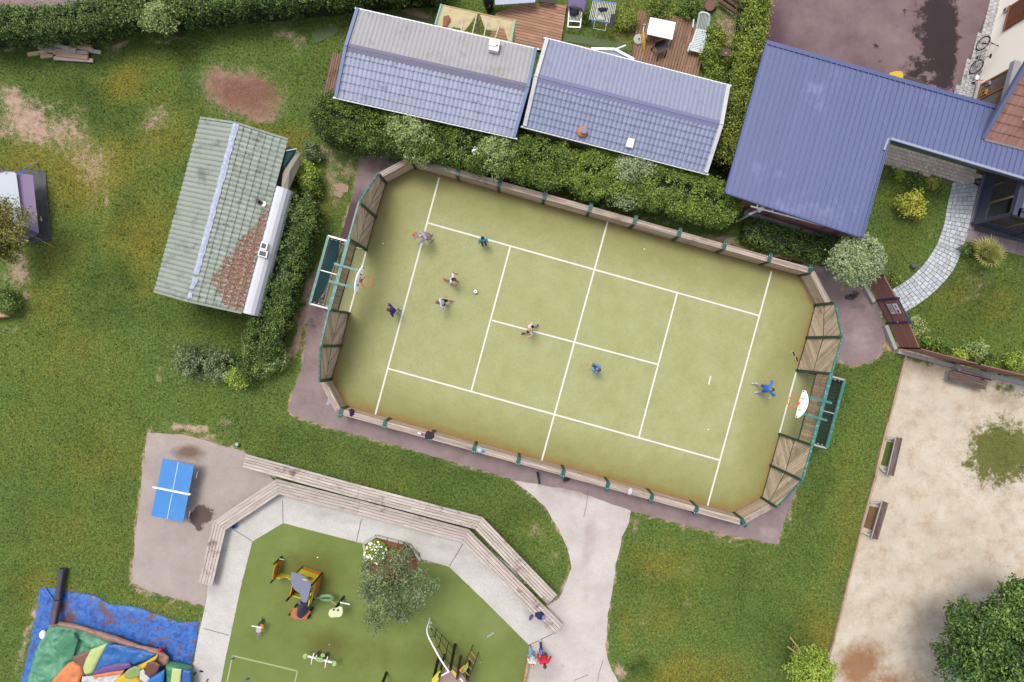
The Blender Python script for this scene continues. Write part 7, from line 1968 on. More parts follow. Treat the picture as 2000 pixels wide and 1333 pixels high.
fab('brown_border', C(168, 124, 106), [(92, 1222), (110, 1216), (140, 1220), (180, 1232), (228, 1246), (270, 1262), (308, 1270), (328, 1286), (326, 1300), (312, 1304), (296, 1282), (240, 1262), (200, 1250), (150, 1232), (112, 1224), (96, 1228)], .34, .22, .14, .05, 5)
fab('brown_panel', C(138, 96, 80), [(140, 1284), (160, 1276), (178, 1272), (174, 1300), (160, 1330), (154, 1318), (150, 1300)], .46, .12, .2, .04, 6)
fab('lime_panel', C(206, 224, 140), [(166, 1288), (176, 1270), (208, 1258), (204, 1268), (192, 1290), (180, 1316), (164, 1320), (160, 1306)], .5, .16, .2, .04, 7)
fab('blue_panel', C(34, 110, 186), [(207, 1259), (232, 1262), (270, 1270), (303, 1280), (290, 1290), (262, 1300), (220, 1308), (180, 1318), (192, 1290)], .5, .18, .3, .08, 9)
fab('purple_panel', C(116, 80, 150), [(180, 1314), (200, 1304), (232, 1296), (252, 1296), (256, 1304), (240, 1310), (212, 1314), (184, 1320)], .62, .1, .15, .03, 10)
fab('orange_stripe', C(238, 134, 70), [(180, 1320), (212, 1314), (242, 1310), (238, 1318), (208, 1322), (182, 1326)], .64, .08, .08, .02, 11)
fab('orange_panel', C(244, 146, 86), [(130, 1298), (140, 1294), (156, 1304), (158, 1318), (150, 1345), (148, 1400), (84, 1400), (100, 1330)], .52, .2, .3, .07, 12)
fab('white_lining', C(222, 220, 220), [(158, 1324), (176, 1322), (210, 1322), (236, 1318), (226, 1330), (218, 1345), (210, 1400), (156, 1400)], .56, .16, .12, .12, 13, 5.0)
fab('yellow_panel', C(240, 196, 40), [(306, 1281), (304, 1290), (290, 1302), (268, 1318), (280, 1345), (290, 1400), (215, 1400), (216, 1334), (236, 1320), (258, 1306), (280, 1296)], .54, .22, .2, .06, 14)
fab('sage_patch', C(150, 180, 104), [(250, 1308), (262, 1302), (274, 1306), (272, 1322), (256, 1328), (244, 1326), (240, 1318)], .72, .08, .1, .02, 15)
fab('brown_patch', C(118, 72, 58), [(286, 1296), (300, 1292), (312, 1300), (306, 1314), (292, 1324), (280, 1318)], .72, .09, .1, .02, 16)
fab('white_patch', C(226, 222, 214), [(272, 1312), (280, 1308), (284, 1318), (292, 1326), (284, 1336), (272, 1328)], .72, .06, .08, .02, 17)
fab('blue_corner', C(40, 124, 208), [(320, 1310), (318, 1332), (312, 1400), (262, 1400), (276, 1334), (296, 1322)], .6, .18, .2, .05, 18)
fab('green_bolster', C(78, 146, 104), [(320, 1296), (345, 1300), (370, 1306), (374, 1345), (370, 1400), (316, 1400), (320, 1330)], .2, .5, .4, .05, 19)
fab('lime_band', C(208, 226, 150), [(336, 1306), (354, 1308), (350, 1345), (344, 1400), (326, 1400), (331, 1345)], .68, .06, .06, .01, 20)
fab('blue_bolster', C(44, 104, 186), [(355, 1308), (372, 1312), (373, 1345), (370, 1400), (346, 1400), (351, 1345)], .6, .12, .12, .02, 21)
mb = MB(); mb.ball(P(313, 1270, .4), (.12, .1, .12), 8, 6); mb.build('red_anchor', plain('pvc_red', C(206, 36, 44), .5), cs)
mb = MB(); mb.ball(P(84, 1240, .2), (.16, .22, .14), 10, 6); mb.build('white_corner', m_white, cs)
tu = thing('blower_tube', 'long dark grey deflated air tube lying from the castle onto the lawn', 'tube', P(112, 1170))
m_tube = plain('tube_charcoal', C(78, 74, 90), .6, .2, 4, 40)
tp = [P(104, 1220, .5), P(109, 1192, .3), P(113, 1172, .26), P(117, 1150, .24), P(124, 1111, .22)]
def flat_tube(pts, wds, hts, m_, nm, par):
 mb = MB(); n = 12; b = 0
 for p, w_, h_, i in zip(pts, wds, hts, range(len(pts))):
  d = (pts[min(i + 1, len(pts) - 1)] - pts[max(i - 1, 0)]).normalized(); s = Vector((d.y, -d.x, 0)).normalized(); u_ = s.cross(d)
  for k in range(n):
   a = 6.2832 * k / n; ca, sa = math.cos(a), math.sin(a)
   mb.v.append(tuple(p + s * (abs(ca) ** .6 * (1 if ca > 0 else -1)) * w_ + u_ * (abs(sa) ** .6 * (1 if sa > 0 else -1)) * h_))
 for i in range(len(pts) - 1):
  for k in range(n): mb.f.append([i * n + k, i * n + (k + 1) % n, (i + 1) * n + (k + 1) % n, (i + 1) * n + k]); mb.mi.append(0)
 mb.f.append(list(range(n))[::-1]); mb.mi.append(0); mb.f.append([(len(pts) - 1) * n + k for k in range(n)]); mb.mi.append(0)
 return mb.build(nm, m_, par)
flat_tube(tp[:3], (.16, .17, .16), (.14, .16, .13), m_tube, 'sleeve', tu); flat_tube([P(113, 1174, .27), tp[3], tp[4]], (.15, .13, .125), (.13, .16, .17), m_tube, 'sleeve', tu)
mb = MB(); p = P(113, 1172, .27); mb.tube([p + Vector((math.cos(k * .524) * .17, .02, math.sin(k * .524) * .15)) for k in range(12)], .02, 5, closed=True); mb.build('strap', m_black, tu)
mb = MB(); rod(mb, P(89, 1150, .08), P(105, 1174, .1), .035, 7); o = mb.build('rolled_edge', m_bluep, None, P(96, 1160)); tag(o, 'blue rolled strap lying on the corner of the tarpaulin', 'strap')
# ================================================================== SMALL THINGS LEFT ABOUT
def shoe(label, u, v, rot, col, sole, L=.24, z=0.0, cat='shoe', group=None):
 c = P(u, v, z); t = thing('shoe', label, cat, c, group); M = Matrix.Rotation(rot, 3, 'Z')
 mb = MB(); pts = [(-.5, 0), (-.35, .16), (0, .17), (.3, .2), (.5, .08), (.5, -.08), (.3, -.2), (0, -.16), (-.35, -.16)]
 mb.prism([c + M @ Vector((x * L, y * L * .9, 0.004)) for x, y in pts], Vector((0, 0, .03))); mb.build('sole', sole, t)
 mb = MB(); mb.ball(c + M @ Vector((.2 * L, 0, .045)), (.28 * L, .16 * L, .04), 10, 6, M); mb.ball(c + M @ Vector((-.2 * L, 0, .055)), (.26 * L, .14 * L, .05), 10, 6, M); mb.build('upper', col, t)
 return t
shoe('black and white slipper on the turf beside the right slatted wall, upper of the pair', 1549, 691, 2.0, m_black, m_white, .27, .012)
shoe('black and white slipper on the turf beside the right slatted wall, lower of the pair', 1555, 701, 1.9, m_black, m_white, .27, .012)
shoe('black shoe on the pavers by the veranda door, upper of the pair', 1908, 352, .2, m_black, m_black, .27, .03)
shoe('black shoe on the pavers by the veranda door, lower of the pair', 1906, 360, -.6, m_black, m_black, .27, .03)
m_mint = plain('mint_rubber', C(176, 216, 208), .5); m_redr = plain('red_rubber', C(216, 40, 48), .5); m_bluer = plain('blue_rubber', C(36, 76, 190), .5); m_navr = plain('navy_rubber', C(30, 30, 66), .5)
shoe('pale mint flip-flop on the playground surface, left of the pair', 955, 1242, .5, m_mint, m_mint, .22, .016)
shoe('pale mint flip-flop on the playground surface, right of the pair', 961, 1238, .6, m_mint, m_mint, .22, .016)
shoe('navy shoe on the pale path beside the bouncy castle, left of the pair', 381, 1316, .8, m_navr, m_navr, .18, .012)
shoe('navy shoe on the pale path beside the bouncy castle, right of the pair', 394, 1311, -.3, m_navr, m_navr, .18, .012)
shoe('red shoe on the pale path right of the bouncy castle, nearest the castle', 376, 1326, .2, m_redr, m_redr, .2, .012)
shoe('red shoe on the pale path right of the bouncy castle, farther from it', 405, 1329, 1.0, m_redr, m_redr, .2, .012)
shoe('blue shoe at the corner of the faded line on the playground', 455, 1286, .2, m_bluer, m_bluer, .18, .016)
shoe('blue shoe inside the faded rectangle on the playground', 484, 1326, .1, m_bluer, m_bluer, .2, .016)
mb = MB(); mb.lathe(P(460, 1026, .012), [(.10, 0), (.13, .16), (.13, .17), (.115, .17), (.09, .02)], 18); o = mb.build('bucket', m_bluep, None, P(460, 1026)); tag(o, 'small blue bucket on the pale path under the lower bench', 'bucket')
mb = MB(); mb.lathe(P(466, 867, 0), [(.08, 0), (.09, .22), (.07, .24)], 12); o = mb.build('bottle', plain('pale_bottle', C(190, 210, 216), .3), None, P(466, 867)); tag(o, 'pale plastic bottle on the grass above the table tennis slab', 'bottle')
# clothes and things on the south wall
def jacket(label, u, v, z, m_, r=(.26, .2, .09), seed=0, cat='jacket', nm='jacket', rot=0):
 poly = []; rr_ = random.Random(seed)
 for k in range(16):
  a = 6.2832 * k / 16; q = rr_.uniform(.75, 1.12); x, y = math.cos(a) * r[0] * q, math.sin(a) * r[1] * q
  poly.append(P(u, v, z) + Vector((x * math.cos(rot) - y * math.sin(rot), x * math.sin(rot) + y * math.cos(rot), 0)))
 o = puff(nm, poly, z, r[2], m_, None, .05, .12, .05, seed, origin=P(u, v, z), wsc=7)
 sm = o.modifiers.new('thick', 'SOLIDIFY'); sm.thickness = .01
 return tag(o, label, cat)
jacket('dark purple jacket laid over the left end of the south plank wall', 687, 806, 1.08, plain('jacket_purple', C(44, 28, 62), .9, .2), (.14, .2, .1), 1)
jacket('dark brown jacket laid over the south plank wall', 838, 851, 1.08, plain('jacket_plum', C(64, 44, 58), .9, .25, 12), (.22, .22, .1), 2)
jacket('white shirt laid over the south plank wall near the bollard', 1231, 960, 1.08, plain('shirt_white', C(226, 226, 236), .9, .06), (.14, .18, .07), 3, 'shirt', 'shirt')
t = thing('drinking_bottle', 'clear bottle with blue label lying beside the brown jacket on the wall', 'bottle', P(824, 849, 1.07))
mb = MB(); mb.tube([P(816, 846, 1.12), P(822, 848, 1.12)], .035, 9); mb.build('body', m_white, t)
mb = MB(); mb.tube([P(822, 848, 1.12), P(827, 850, 1.12)], .037, 9); mb.build('label', plain('label_navy', C(70, 76, 150), .4), t)
t = thing('cap', 'pale blue cap lying on the south plank wall beside a green post', 'cap', P(938, 880, 1.07))
mb = MB(); mb.ball(P(937, 880, 1.08), (.125, .125, .1), 14, 8); mb.build('crown', plain('cap_pale', C(190, 226, 240), .7), t)
mb = MB(); c = P(943, 882, 1.08); mb.box(c, (.2, .14, .015), -.3); mb.build('brim', plain('cap_blue', C(60, 150, 206), .7), t)
mb = MB(); q = [P(650, 770, .01), P(655, 773, .01), P(644, 790, .01), P(637, 790, .01)]
# spilled pale mark on the asphalt by the wall corner
o = sheet('paint_mark', XY([(643, 768), (651, 778), (651, 784), (645, 788), (641, 792), (636, 790), (640, 782), (641, 776)]), .009, plain('chalk_mint', C(176, 200, 194), .9, .15, 8), 0)
o = sheet('paint_mark', XY([(1458, 1011), (1466, 1012), (1470, 1018), (1462, 1017), (1460, 1022), (1455, 1020)]), .009, plain('chalk_mint', C(176, 200, 194), .9, .15, 8), 0)
# items on the lower bench
jacket('navy jacket bundled on the right end of the lower plank bench', 1054, 1203, .51, plain('jacket_navy', C(44, 42, 108), .9, .25, 12), (.24, .2, .14), 5, rot=-.6)
jacket('light blue cloth lying on the navy jacket on the lower bench', 1061, 1207, .63, plain('cloth_sky', C(140, 156, 222), .9, .1), (.08, .14, .05), 6, 'cloth', 'cloth', rot=-.4)
jacket('blue bag hanging off the front of the lower plank bench', 1037, 1206, .2, plain('bag_blue', C(70, 80, 170), .8, .2), (.08, .2, .1), 7, 'bag', 'bag', rot=-.5)
# light on hedge: small lantern
t = thing('lantern', 'small white lantern lamp standing in the clipped hedge', 'lamp', P(928, 296, 0))
c = P(928, 297, 2.1); mb = MB(); mb.box(c, (.24, .22, .16), .3); mb.build('housing', m_galv, t)
mb = MB(); mb.box(c + Vector((0, -.01, .085)), (.12, .1, .02), .3); mb.build('glass', m_win, t)
mb = MB(); mb.tube([c + Vector((-.08, .1, 0)), c + Vector((-.02, .2, .1)), c + Vector((.1, .16, .1)), c + Vector((.1, .08, 0))], .016, 6); mb.build('bracket', m_white, t)
mb = MB(); mb.beam(Vector((c.x, c.y, 0)), c, .06, .06, up=(1, 0, 0)); mb.build('pole', m_galv, t)
# flat stones west of the court
for k, (poly, lb) in enumerate(([[(653, 362), (668, 358), (682, 364), (680, 376), (668, 378), (656, 372)], 'upper beige flat stone on the worn grass left of the court'], [[(652, 374), (662, 374), (672, 380), (666, 388), (653, 383)], 'lower beige flat stone on the worn grass left of the court'])):
 q = XY(poly); ar = sum(q[i].x * q[(i + 1) % len(q)].y - q[(i + 1) % len(q)].x * q[i].y for i in range(len(q))); q = q if ar > 0 else q[::-1]
 o = stone(q, .0, .05, plain('beige_stone', C(186, 160, 134), .9, .12, 6, 50), None, 'flat_stone', .02); tag(o, lb, 'stone')
# garden stone, garden ball
mb = MB(); mb.ball(P(1785, 520, .12), (.16, .14, .14), 12, 8); o = mb.build('garden_pot', plain('pot_grey', C(112, 104, 112), .8, .2), None, P(1785, 520)); tag(o, 'grey round stone pot at the inner edge of the curved garden path', 'pot')
ball_obj('white football with dark spots on the garden lawn below the blue roof', P(1745, 327, .11), .11, plain('cream_leather', C(222, 212, 196), .6, .1), m_black)
# bicycle, scooter, toys at the house wall
def bicycle():
 t = thing('bicycle', 'dark mountain bicycle leaning against the cream house wall on its side stand', 'bicycle', P(1918, 110))
 f, r_ = P(1920, 85, .34), P(1907, 131, .34)
 d = (f - r_).normalized(); lean = Vector((-wn_.x, -wn_.y, 0)) * .26 + Vector((0, 0, 1)); up_ = (lean - d * lean.dot(d)).normalized(); sd_ = d.cross(up_)
 mt, mm, mf = plain('tyre_black', C(44, 38, 40), .8), plain('rim_grey', C(150, 140, 140), .4, metal=.4), plain('bike_frame', C(190, 184, 186), .3, .05)
 wr = .335
 for c in (f, r_):
  mb = MB(); mb.tube([c + d * math.cos(k * .2244) * wr + up_ * math.sin(k * .2244) * wr for k in range(28)], .026, 6, closed=True); w_ = mb.build('wheel', mt, t)
  mb = MB(); mb.tube([c + d * math.cos(k * .2244) * .3 + up_ * math.sin(k * .2244) * .3 for k in range(28)], .012, 5, closed=True); mb.build('rim', mm, w_)
  mb = MB()
  for k in range(16): a = k * .3927; rod(mb, c, c + d * math.cos(a) * .3 + up_ * math.sin(a) * .3, .0025, 4)
  rod(mb, c - sd_ * .06, c + sd_ * .06, .025, 8); mb.build('spokes', mm, w_)
 L = (f - r_).length; p = lambda x, y: r_ + d * (x * L) + up_ * y
 bb_, st_, hd_, hb_ = p(.42, -.05), p(.30, .42), p(.82, .42), p(.86, .30)
 mb = MB()
 for a, b_ in ((bb_, st_), (st_, hd_), (bb_, hb_), (r_ + sd_ * .04, st_), (r_ - sd_ * .04, st_), (r_ + sd_ * .04, bb_), (r_ - sd_ * .04, bb_), (hd_, hb_)): rod(mb, a, b_, .02, 7)
 mb.build('frame', mf, t)
 mb = MB(); rod(mb, hb_ + sd_ * .05, f + sd_ * .05, .018); rod(mb, hb_ - sd_ * .05, f - sd_ * .05, .018); rod(mb, hb_ + sd_ * .05, hb_ - sd_ * .05, .018); mb.build('fork', m_black, t)
 mb = MB(); hh = p(.78, .58); rod(mb, hd_, hh, .018); rod(mb, hh - sd_ * .32, hh + sd_ * .32, .015); rod(mb, hh - sd_ * .32 - d * .0, hh - sd_ * .2, .022); rod(mb, hh + sd_ * .2, hh + sd_ * .32, .022); mb.build('handlebar', m_black, t)
 mb = MB(); ss = p(.24, .60); rod(mb, st_, ss, .015); mb.ball(ss + d * .02, (.07, .13, .035), 10, 6, Matrix((sd_, d, up_)).transposed()); mb.build('saddle', m_black, t)
 mb = MB(); rod(mb, bb_ - sd_ * .09, bb_ + sd_ * .09, .03, 10); rod(mb, bb_ + sd_ * .09, bb_ + sd_ * .09 + d * .14 - up_ * .08, .012); rod(mb, bb_ - sd_ * .09, bb_ - sd_ * .09 - d * .14 + up_ * .08, .012)
 mb.box(bb_ + sd_ * .14 + d * .14 - up_ * .08, (.1, .08, .02), 0); mb.box(bb_ - sd_ * .14 - d * .14 + up_ * .08, (.1, .08, .02), 0); mb.build('crank', m_black, t)
 mb = MB(); mb.box(f + up_ * .1 + d * .05, (.06, .05, .03), .4); mb.build('reflector', m_hoop, t)
 mb = MB(); rod(mb, bb_, Vector((bb_.x, bb_.y, 0)) + wn_ * .2, .012); mb.build('kickstand', m_black, t)
bicycle()
sc_ = thing('scooter', 'small white and red child scooter on the pavers by the bicycle', 'scooter', P(1903, 158))
mb = MB(); mb.beam(P(1908, 148, .1), P(1904, 162, .1), .12, .04); mb.build('deck', m_white, sc_)
for u, v in ((1909, 146), (1901, 162)):
 mb = MB(); c = P(u, v, .09); mb.tube([c + Vector((math.cos(k * .524) * .07, 0, math.sin(k * .524) * .07)) for k in range(12)], .022, 6, closed=True); mb.build('wheel', m_black, sc_)
mb = MB(); rod(mb, P(1906, 158, .12), P(1912, 156, .7), .018); rod(mb, P(1907, 157, .68), P(1920, 158, .72), .015); mb.build('handlebar', m_redr, sc_)
mb = MB(); mb.ball(P(1908, 152, .2), (.1, .16, .08), 10, 6); mb.build('body', m_white, sc_)
t = thing('plastic_toy', 'yellow and red plastic toy car half hidden by the edge of the blue roof', 'toy', P(1745, 152))
q = [P(1730, 152, .5), P(1733, 146, .5), P(1745, 143, .5), P(1756, 144, .5), P(1759, 150, .5), P(1757, 160, .5), P(1740, 160, .5)]
mb = MB(); mb.prism(q, Vector((0, 0, .22))); mb.build('roof', plain('toy_yellow', C(244, 204, 30), .4, .04), t)
mb = MB(); c = cen(q); mb.prism([c + (p - c) * .85 + Vector((0, 0, -.42)) for p in q], Vector((0, 0, .36))); mb.build('body', m_redr, t)
mb = MB(); mb.prism([P(1731, 153, .73), P(1742, 149, .73), P(1746, 158, .73), P(1736, 160, .73)], Vector((0, 0, .02))); mb.build('panel', m_redr, t)
for (u, v) in ((1734, 150), (1756, 146), (1754, 158), (1737, 160)):
 mb = MB(); cc_ = P(u, v, .1); mb.tube([cc_ + Vector((-.03, 0, 0)), cc_ + Vector((.03, 0, 0))], .09, 12); mb.build('wheel', m_black, t)
mb = MB(); q = XY([(1764, 150), (1772, 147), (1795, 155), (1812, 165), (1818, 174), (1800, 176), (1770, 166)])
o = sheet('asphalt_patch', q[::-1], .009, plain('patch_brown', C(98, 82, 76), .9, .15, 6, 60), 0)
t = thing('toy_bag', 'pale blue bag with cream cloth lying at the house wall by the blue roof', 'bag', P(1895, 196))
mb = MB(); mb.ball(P(1893, 196, .12), (.28, .12, .12), 12, 7, Matrix.Rotation(-.3, 3, 'Z')); mb.build('bag', plain('bag_pale_blue', C(150, 200, 230), .7, .15), t)
mb = MB(); mb.ball(P(1898, 198, .18), (.16, .09, .08), 10, 6); mb.build('cloth', m_cloud, t)
# wooden wall at the lower playground edge
t = thing('log_edging', 'low rough timber wall at the right edge of the playground', 'edging', P(1028, 1310))
for k in range(8):
 a = P(1032 - k * 1.6, 1283 + k * 8, 0); b_ = P(1032 - (k + .96) * 1.6, 1283 + (k + .96) * 8, 0); h_ = .35 + random.uniform(-.05, .06)
 mb = MB(); mb.beam(a + Vector((0, 0, h_ / 2)), b_ + Vector((0, 0, h_ / 2)), .12, h_); mb.build('timber', wood('log_wall', C(176, 124, 78), C(224, 188, 140), 1.4, rnd=.2), t)
# loose twig and yellow leaf scraps
for k, (u, v) in enumerate(((1214, 1121), (1253, 706), (992, 478))): pass
# ================================================================== PLAY EQUIPMENT
m_py = plain('panel_yellow', C(254, 236, 70), .45, .05); m_po = plain('panel_orange', C(246, 156, 40), .45, .05); m_pg = plain('panel_grey', C(150, 152, 176), .45, .05)
m_pn = plain('tube_navy', C(52, 48, 86), .4, .1); m_pb = plain('panel_terracotta', C(206, 122, 66), .6, .12, 8, 60); m_lime = plain('panel_lime', C(180, 208, 140), .45, .05); m_cre = plain('panel_cream', C(238, 242, 196), .45, .03)
m_pk = plain('post_black', C(30, 34, 34), .4, .15)
ph = thing('playhouse', 'yellow and orange playhouse with a grey trunk-shaped slide roof and navy spiral tube', 'playhouse', P(592, 1150))
def panel(par, nm, pts, th, m_):
 q = [Vector(p) for p in pts]; n_ = (q[1] - q[0]).cross(q[2] - q[1]).normalized(); mb = MB(); mb.prism(q, n_ * th); return mb.build(nm, m_, par)
def vpanel(par, nm, a, b_, z0, z1, m_, shape=None, th=.03):
 """upright panel between two ground points; shape = outline in (0..1, 0..1)"""
 shape = shape or [(0, 0), (1, 0), (1, 1), (0, 1)]
 q = [a + (b_ - a) * s + Vector((0, 0, z0 + (z1 - z0) * h)) for s, h in shape]
 return panel(par, nm, q, th, m_)
m_hole = plain('relief_ochre', C(150, 120, 30), .6)
def gnd(u, v, z): p = P(u, v, z); return Vector((p.x, p.y, 0))
# house body: posts, north and east walls in two storeys of panels
n0, n1, e1, w1 = P(592, 1107), P(629, 1119), P(621, 1160), P(582, 1148)
for p in (n0, n1, e1, w1):
 mb = MB(); mb.beam(p, p + Vector((0, 0, 1.55)), .07, .07, up=(1, 0, 0)); mb.build('post', m_pk, ph)
vpanel(ph, 'lower_panel', n1, n0, .05, .38, m_po); fp = vpanel(ph, 'front_panel', n1, n0, .4, 1.55, m_py, [(0, 0), (1, 0), (1, .8), (.94, 1), (.1, 1), (0, .9)])
dn_ = (n0 - n1).normalized(); nf = Vector((dn_.y, -dn_.x, 0)); nf = nf if nf.y > 0 else -nf
def rel(s, z, r_, m_, ringed=False):
 c = n1.lerp(n0, s) + nf * .035 + Vector((0, 0, z)); mb = MB()
 q = [c + dn_ * math.cos(k * .393) * r_ + Vector((0, 0, math.sin(k * .393) * r_)) for k in range(16)]
 if ringed: mb.tube(q, .022, 5, closed=True)
 else: mb.prism(q, nf * .012)
 mb.build('relief', m_, fp)
rel(.30, 1.02, .16, m_po); rel(.30, 1.03, .085, m_pk); rel(.72, 1.1, .17, plain('relief_olive', C(176, 160, 50), .6), True); rel(.72, 1.1, .09, plain('relief_olive', C(176, 160, 50), .6), True)
sp_ = vpanel(ph, 'side_panel', e1, n1, .05, 1.0, m_po, [(0, 0), (1, 0), (1, 1), (.7, .8), (.45, 1), (.2, .8), (0, .6)])
vpanel(ph, 'rung_frame', e1, n1, 1.0, 1.5, m_py, [(0, 0), (1, 0), (1, 1), (.86, 1), (.86, .2), (.64, .2), (.64, 1), (.52, 1), (.52, .2), (.3, .2), (.3, 1), (0, 1)])
de = (n1 - e1).normalized(); ne = Vector((de.y, -de.x, 0)); ne = ne if ne.x > 0 else -ne
mb = MB(); c = e1.lerp(n1, .3) + ne * .05 + Vector((0, 0, .75)); mb.prism([c + de * math.cos(k * .449) * .13 + Vector((0, 0, math.sin(k * .449) * .13)) for k in range(14)], ne * .03); mb.build('knob', m_pg, ph)
vpanel(ph, 'left_panel', n0, w1, .05, 1.1, m_po); vpanel(ph, 'rear_panel', w1, e1, .05, .9, m_py)
mb = MB(); mb.lathe(P(607, 1157, .95), [(.07, 0), (.07, .02)], 12); mb.build('porthole', m_pn, ph)
# grey roof board tapering like a trunk
q = [(569, 1118), (575, 1118), (586, 1121), (597, 1127), (608, 1137), (607, 1148), (603, 1165), (600, 1176), (594, 1177), (589, 1173), (586, 1158), (577, 1153), (571, 1144), (568, 1132)]
zq_ = [1.9 - .5 * (v - 1118) / 59 for u, v in q]
mb = MB(); top = [P(u, v, z) for (u, v), z in zip(q, zq_)]; mb.prism(top, Vector((0, 0, .04))); rf = mb.build('roof', m_pg, ph)
mb = MB(); mb.beam(P(591, 1132, 1.84), P(599, 1134, 1.82), .05, .02); mb.build('yellow_vent', m_py, rf)
# spiral tube
pts_ = [P(594, 1176, 1.3), P(592, 1184, .95), P(590, 1192, .55), P(589, 1199, .12)]
mb = MB(); mb.tube(pts_, [.15, .18, .21, .25], 18); tbx = mb.build('spiral_tube', m_pn, ph)
for k in range(7):
 c = pts_[0].lerp(pts_[-1], k / 6.5); r_ = .155 + .013 * k; mb = MB(); d = (pts_[-1] - pts_[0]).normalized(); s = d.cross(Vector((1, 0, 0))).normalized(); s2 = d.cross(s)
 mb.tube([c + s * math.cos(j * .314) * r_ + s2 * math.sin(j * .314) * r_ for j in range(20)], .028, 6, closed=True); mb.build('ring', plain('ring_navy', C(76, 72, 116), .35), tbx)
mb = MB(); q = [(568, 1196), (575, 1186), (600, 1188), (608, 1194), (604, 1200), (601, 1204), (600, 1209), (576, 1209), (570, 1204)]
mb.prism(PZ(q, .3)[::-1], Vector((0, 0, .06))); bp = mb.build('foot_plate', m_pb, ph)
for u, v in ((566, 1200), (577, 1185), (608, 1192), (602, 1207)):
 p = P(u, v, .28); mb = MB(); mb.beam(Vector((p.x, p.y, .02)), p + Vector((0, 0, .1)), .07, .07, up=(1, 0, 0)); mb.build('foot_post', m_pk, ph)
# yellow link to the orange screen on the left
vpanel(ph, 'link_panel', P(578, 1128), P(548, 1120), .02, .62, m_py, [(0, 0), (1, 0), (1, 1), (.72, .96), (.70, .80), (.5, .5), (.36, .5), (.3, .62), (0, .62)])
op = vpanel(ph, 'screen_panel', P(545, 1121), P(551, 1088), .05, .95, m_po, [(0, 0), (1, 0), (1, .62), (.72, 1), (.3, 1), (0, .8)])
d_ = (P(551, 1088) - P(545, 1121)).normalized(); n_ = Vector((d_.y, -d_.x, 0)); n_ = n_ if n_.x > 0 else -n_
c = P(548, 1106) + n_ * .04 + Vector((0, 0, .52)); mb = MB(); mb.tube([c + d_ * math.cos(k * .349) * .2 + Vector((0, 0, math.sin(k * .349) * .14)) for k in range(18)], .03, 5, closed=True); mb.build('relief', m_hole, op)
for u, v in ((545, 1122), (551, 1087)):
 p = P(u, v); mb = MB(); mb.beam(p, p + Vector((0, 0, 1.05)), .06, .06, up=(1, 0, 0)); mb.build('post', m_pk, ph)
mb = MB(); mb.tube([P(546, 1092, 1.25), P(554, 1094, 1.3), P(559, 1091, 1.1), P(564, 1087, .2)], .022, 7); mb.build('handle', m_galv, ph)
# rope between playhouse and the leaf post, carrying the green ring
t = thing('swing_ring', 'light green plastic ring hung between the playhouse and the cream board', 'ring', P(638, 1168))
c = P(638, 1168, .55); mb = MB(); mb.tube([c + Vector((math.cos(k * .2618) * .30, math.sin(k * .2618) * .15, math.sin(k * .2618) * .1)) for k in range(24)], .075, 10, closed=True); mb.build('ring', plain('ring_green', C(136, 178, 130), .4, .08), t)
for a, b_ in ((P(609, 1168, .7), c + Vector((-.32, 0, 0))), (c + Vector((.2, -.15, 0)), P(657, 1181, .8))):
 mb = MB(); rod(mb, a, b_, .016); mb.build('rope', m_cloud, t)
t = thing('leaf_board', 'cream leaf-shaped play board on a dark post beside the green ring', 'play board', P(664, 1180))
p0, p1 = gnd(671, 1167, .1), P(656, 1190, 1.1)
mb = MB(); mb.beam(p0, p0 + Vector((0, 0, .02)), .1, .1); mb.beam(P(671, 1167, .05), P(655, 1189, 1.05), .09, .09, up=(0, 1, .2)); mb.build('post', m_pk, t)
q = [(642, 1198), (644, 1191), (650, 1188), (658, 1187), (664, 1184), (669, 1186), (670, 1196), (667, 1203), (662, 1205), (656, 1205), (648, 1206), (643, 1203)]
mb = MB(); mb.prism(PZ(q, 1.05)[::-1], Vector((0, 0, .04))); bd = mb.build('board', m_cre, t)
for u, v in ((652, 1191), (660, 1192)):
 mb = MB(); mb.lathe(P(u, v, 1.1), [(.05, 0), (.05, .015)], 10); mb.build('cut_out', m_pk, bd)
mb = MB(); mb.tube([P(664, 1177, .7), P(683, 1181, .6)], .03, 8); mb.build('bar', m_white, t)
# spring rider
t = thing('spring_rider', 'small grey and orange spring rider with white handlebar', 'spring rider', P(507, 1225))
mb = MB(); c = gnd(506, 1223, .5); mb.tube([c + Vector((math.cos(k * .7) * .09, math.sin(k * .7) * .09, .02 + k * .011)) for k in range(36)], .014, 5); mb.build('spring', m_pk, t)
mb = MB(); mb.prism(PZ([(500, 1229), (501, 1234), (505, 1236), (510, 1234), (511, 1229), (508, 1225), (503, 1225)], .55)[::-1], Vector((0, 0, .04))); mb.build('seat', plain('seat_grey', C(212, 200, 200), .5), t)
mb = MB(); mb.prism(PZ([(508, 1222), (511, 1219), (515, 1220), (516, 1224), (513, 1228), (510, 1227)], .5)[::-1], Vector((0, 0, .06))); mb.build('side_plate', m_po, t)
mb = MB(); mb.beam(P(492, 1223, .8), P(511, 1226, .8), .04, .04); mb.build('handlebar', m_white, t)
mb = MB(); mb.prism(PZ([(503, 1237), (507, 1236), (506, 1243), (503, 1246)], .3)[::-1], Vector((0, 0, .05))); mb.build('tail', plain('tail_blue', C(120, 140, 166), .5), t)
mb = MB(); mb.box(P(507, 1239, .35), (.06, .05, .04), 0); mb.build('foot_peg', m_po, t)
mb = MB(); rod(mb, P(503, 1222, .6), P(512, 1206, .05), .016); rod(mb, P(506, 1223, .6), P(511, 1210, .05), .016); rod(mb, P(508, 1216, .3), P(511, 1208, .25), .03); mb.build('antenna', plain('antenna_grey', C(140, 128, 112), .5), t)
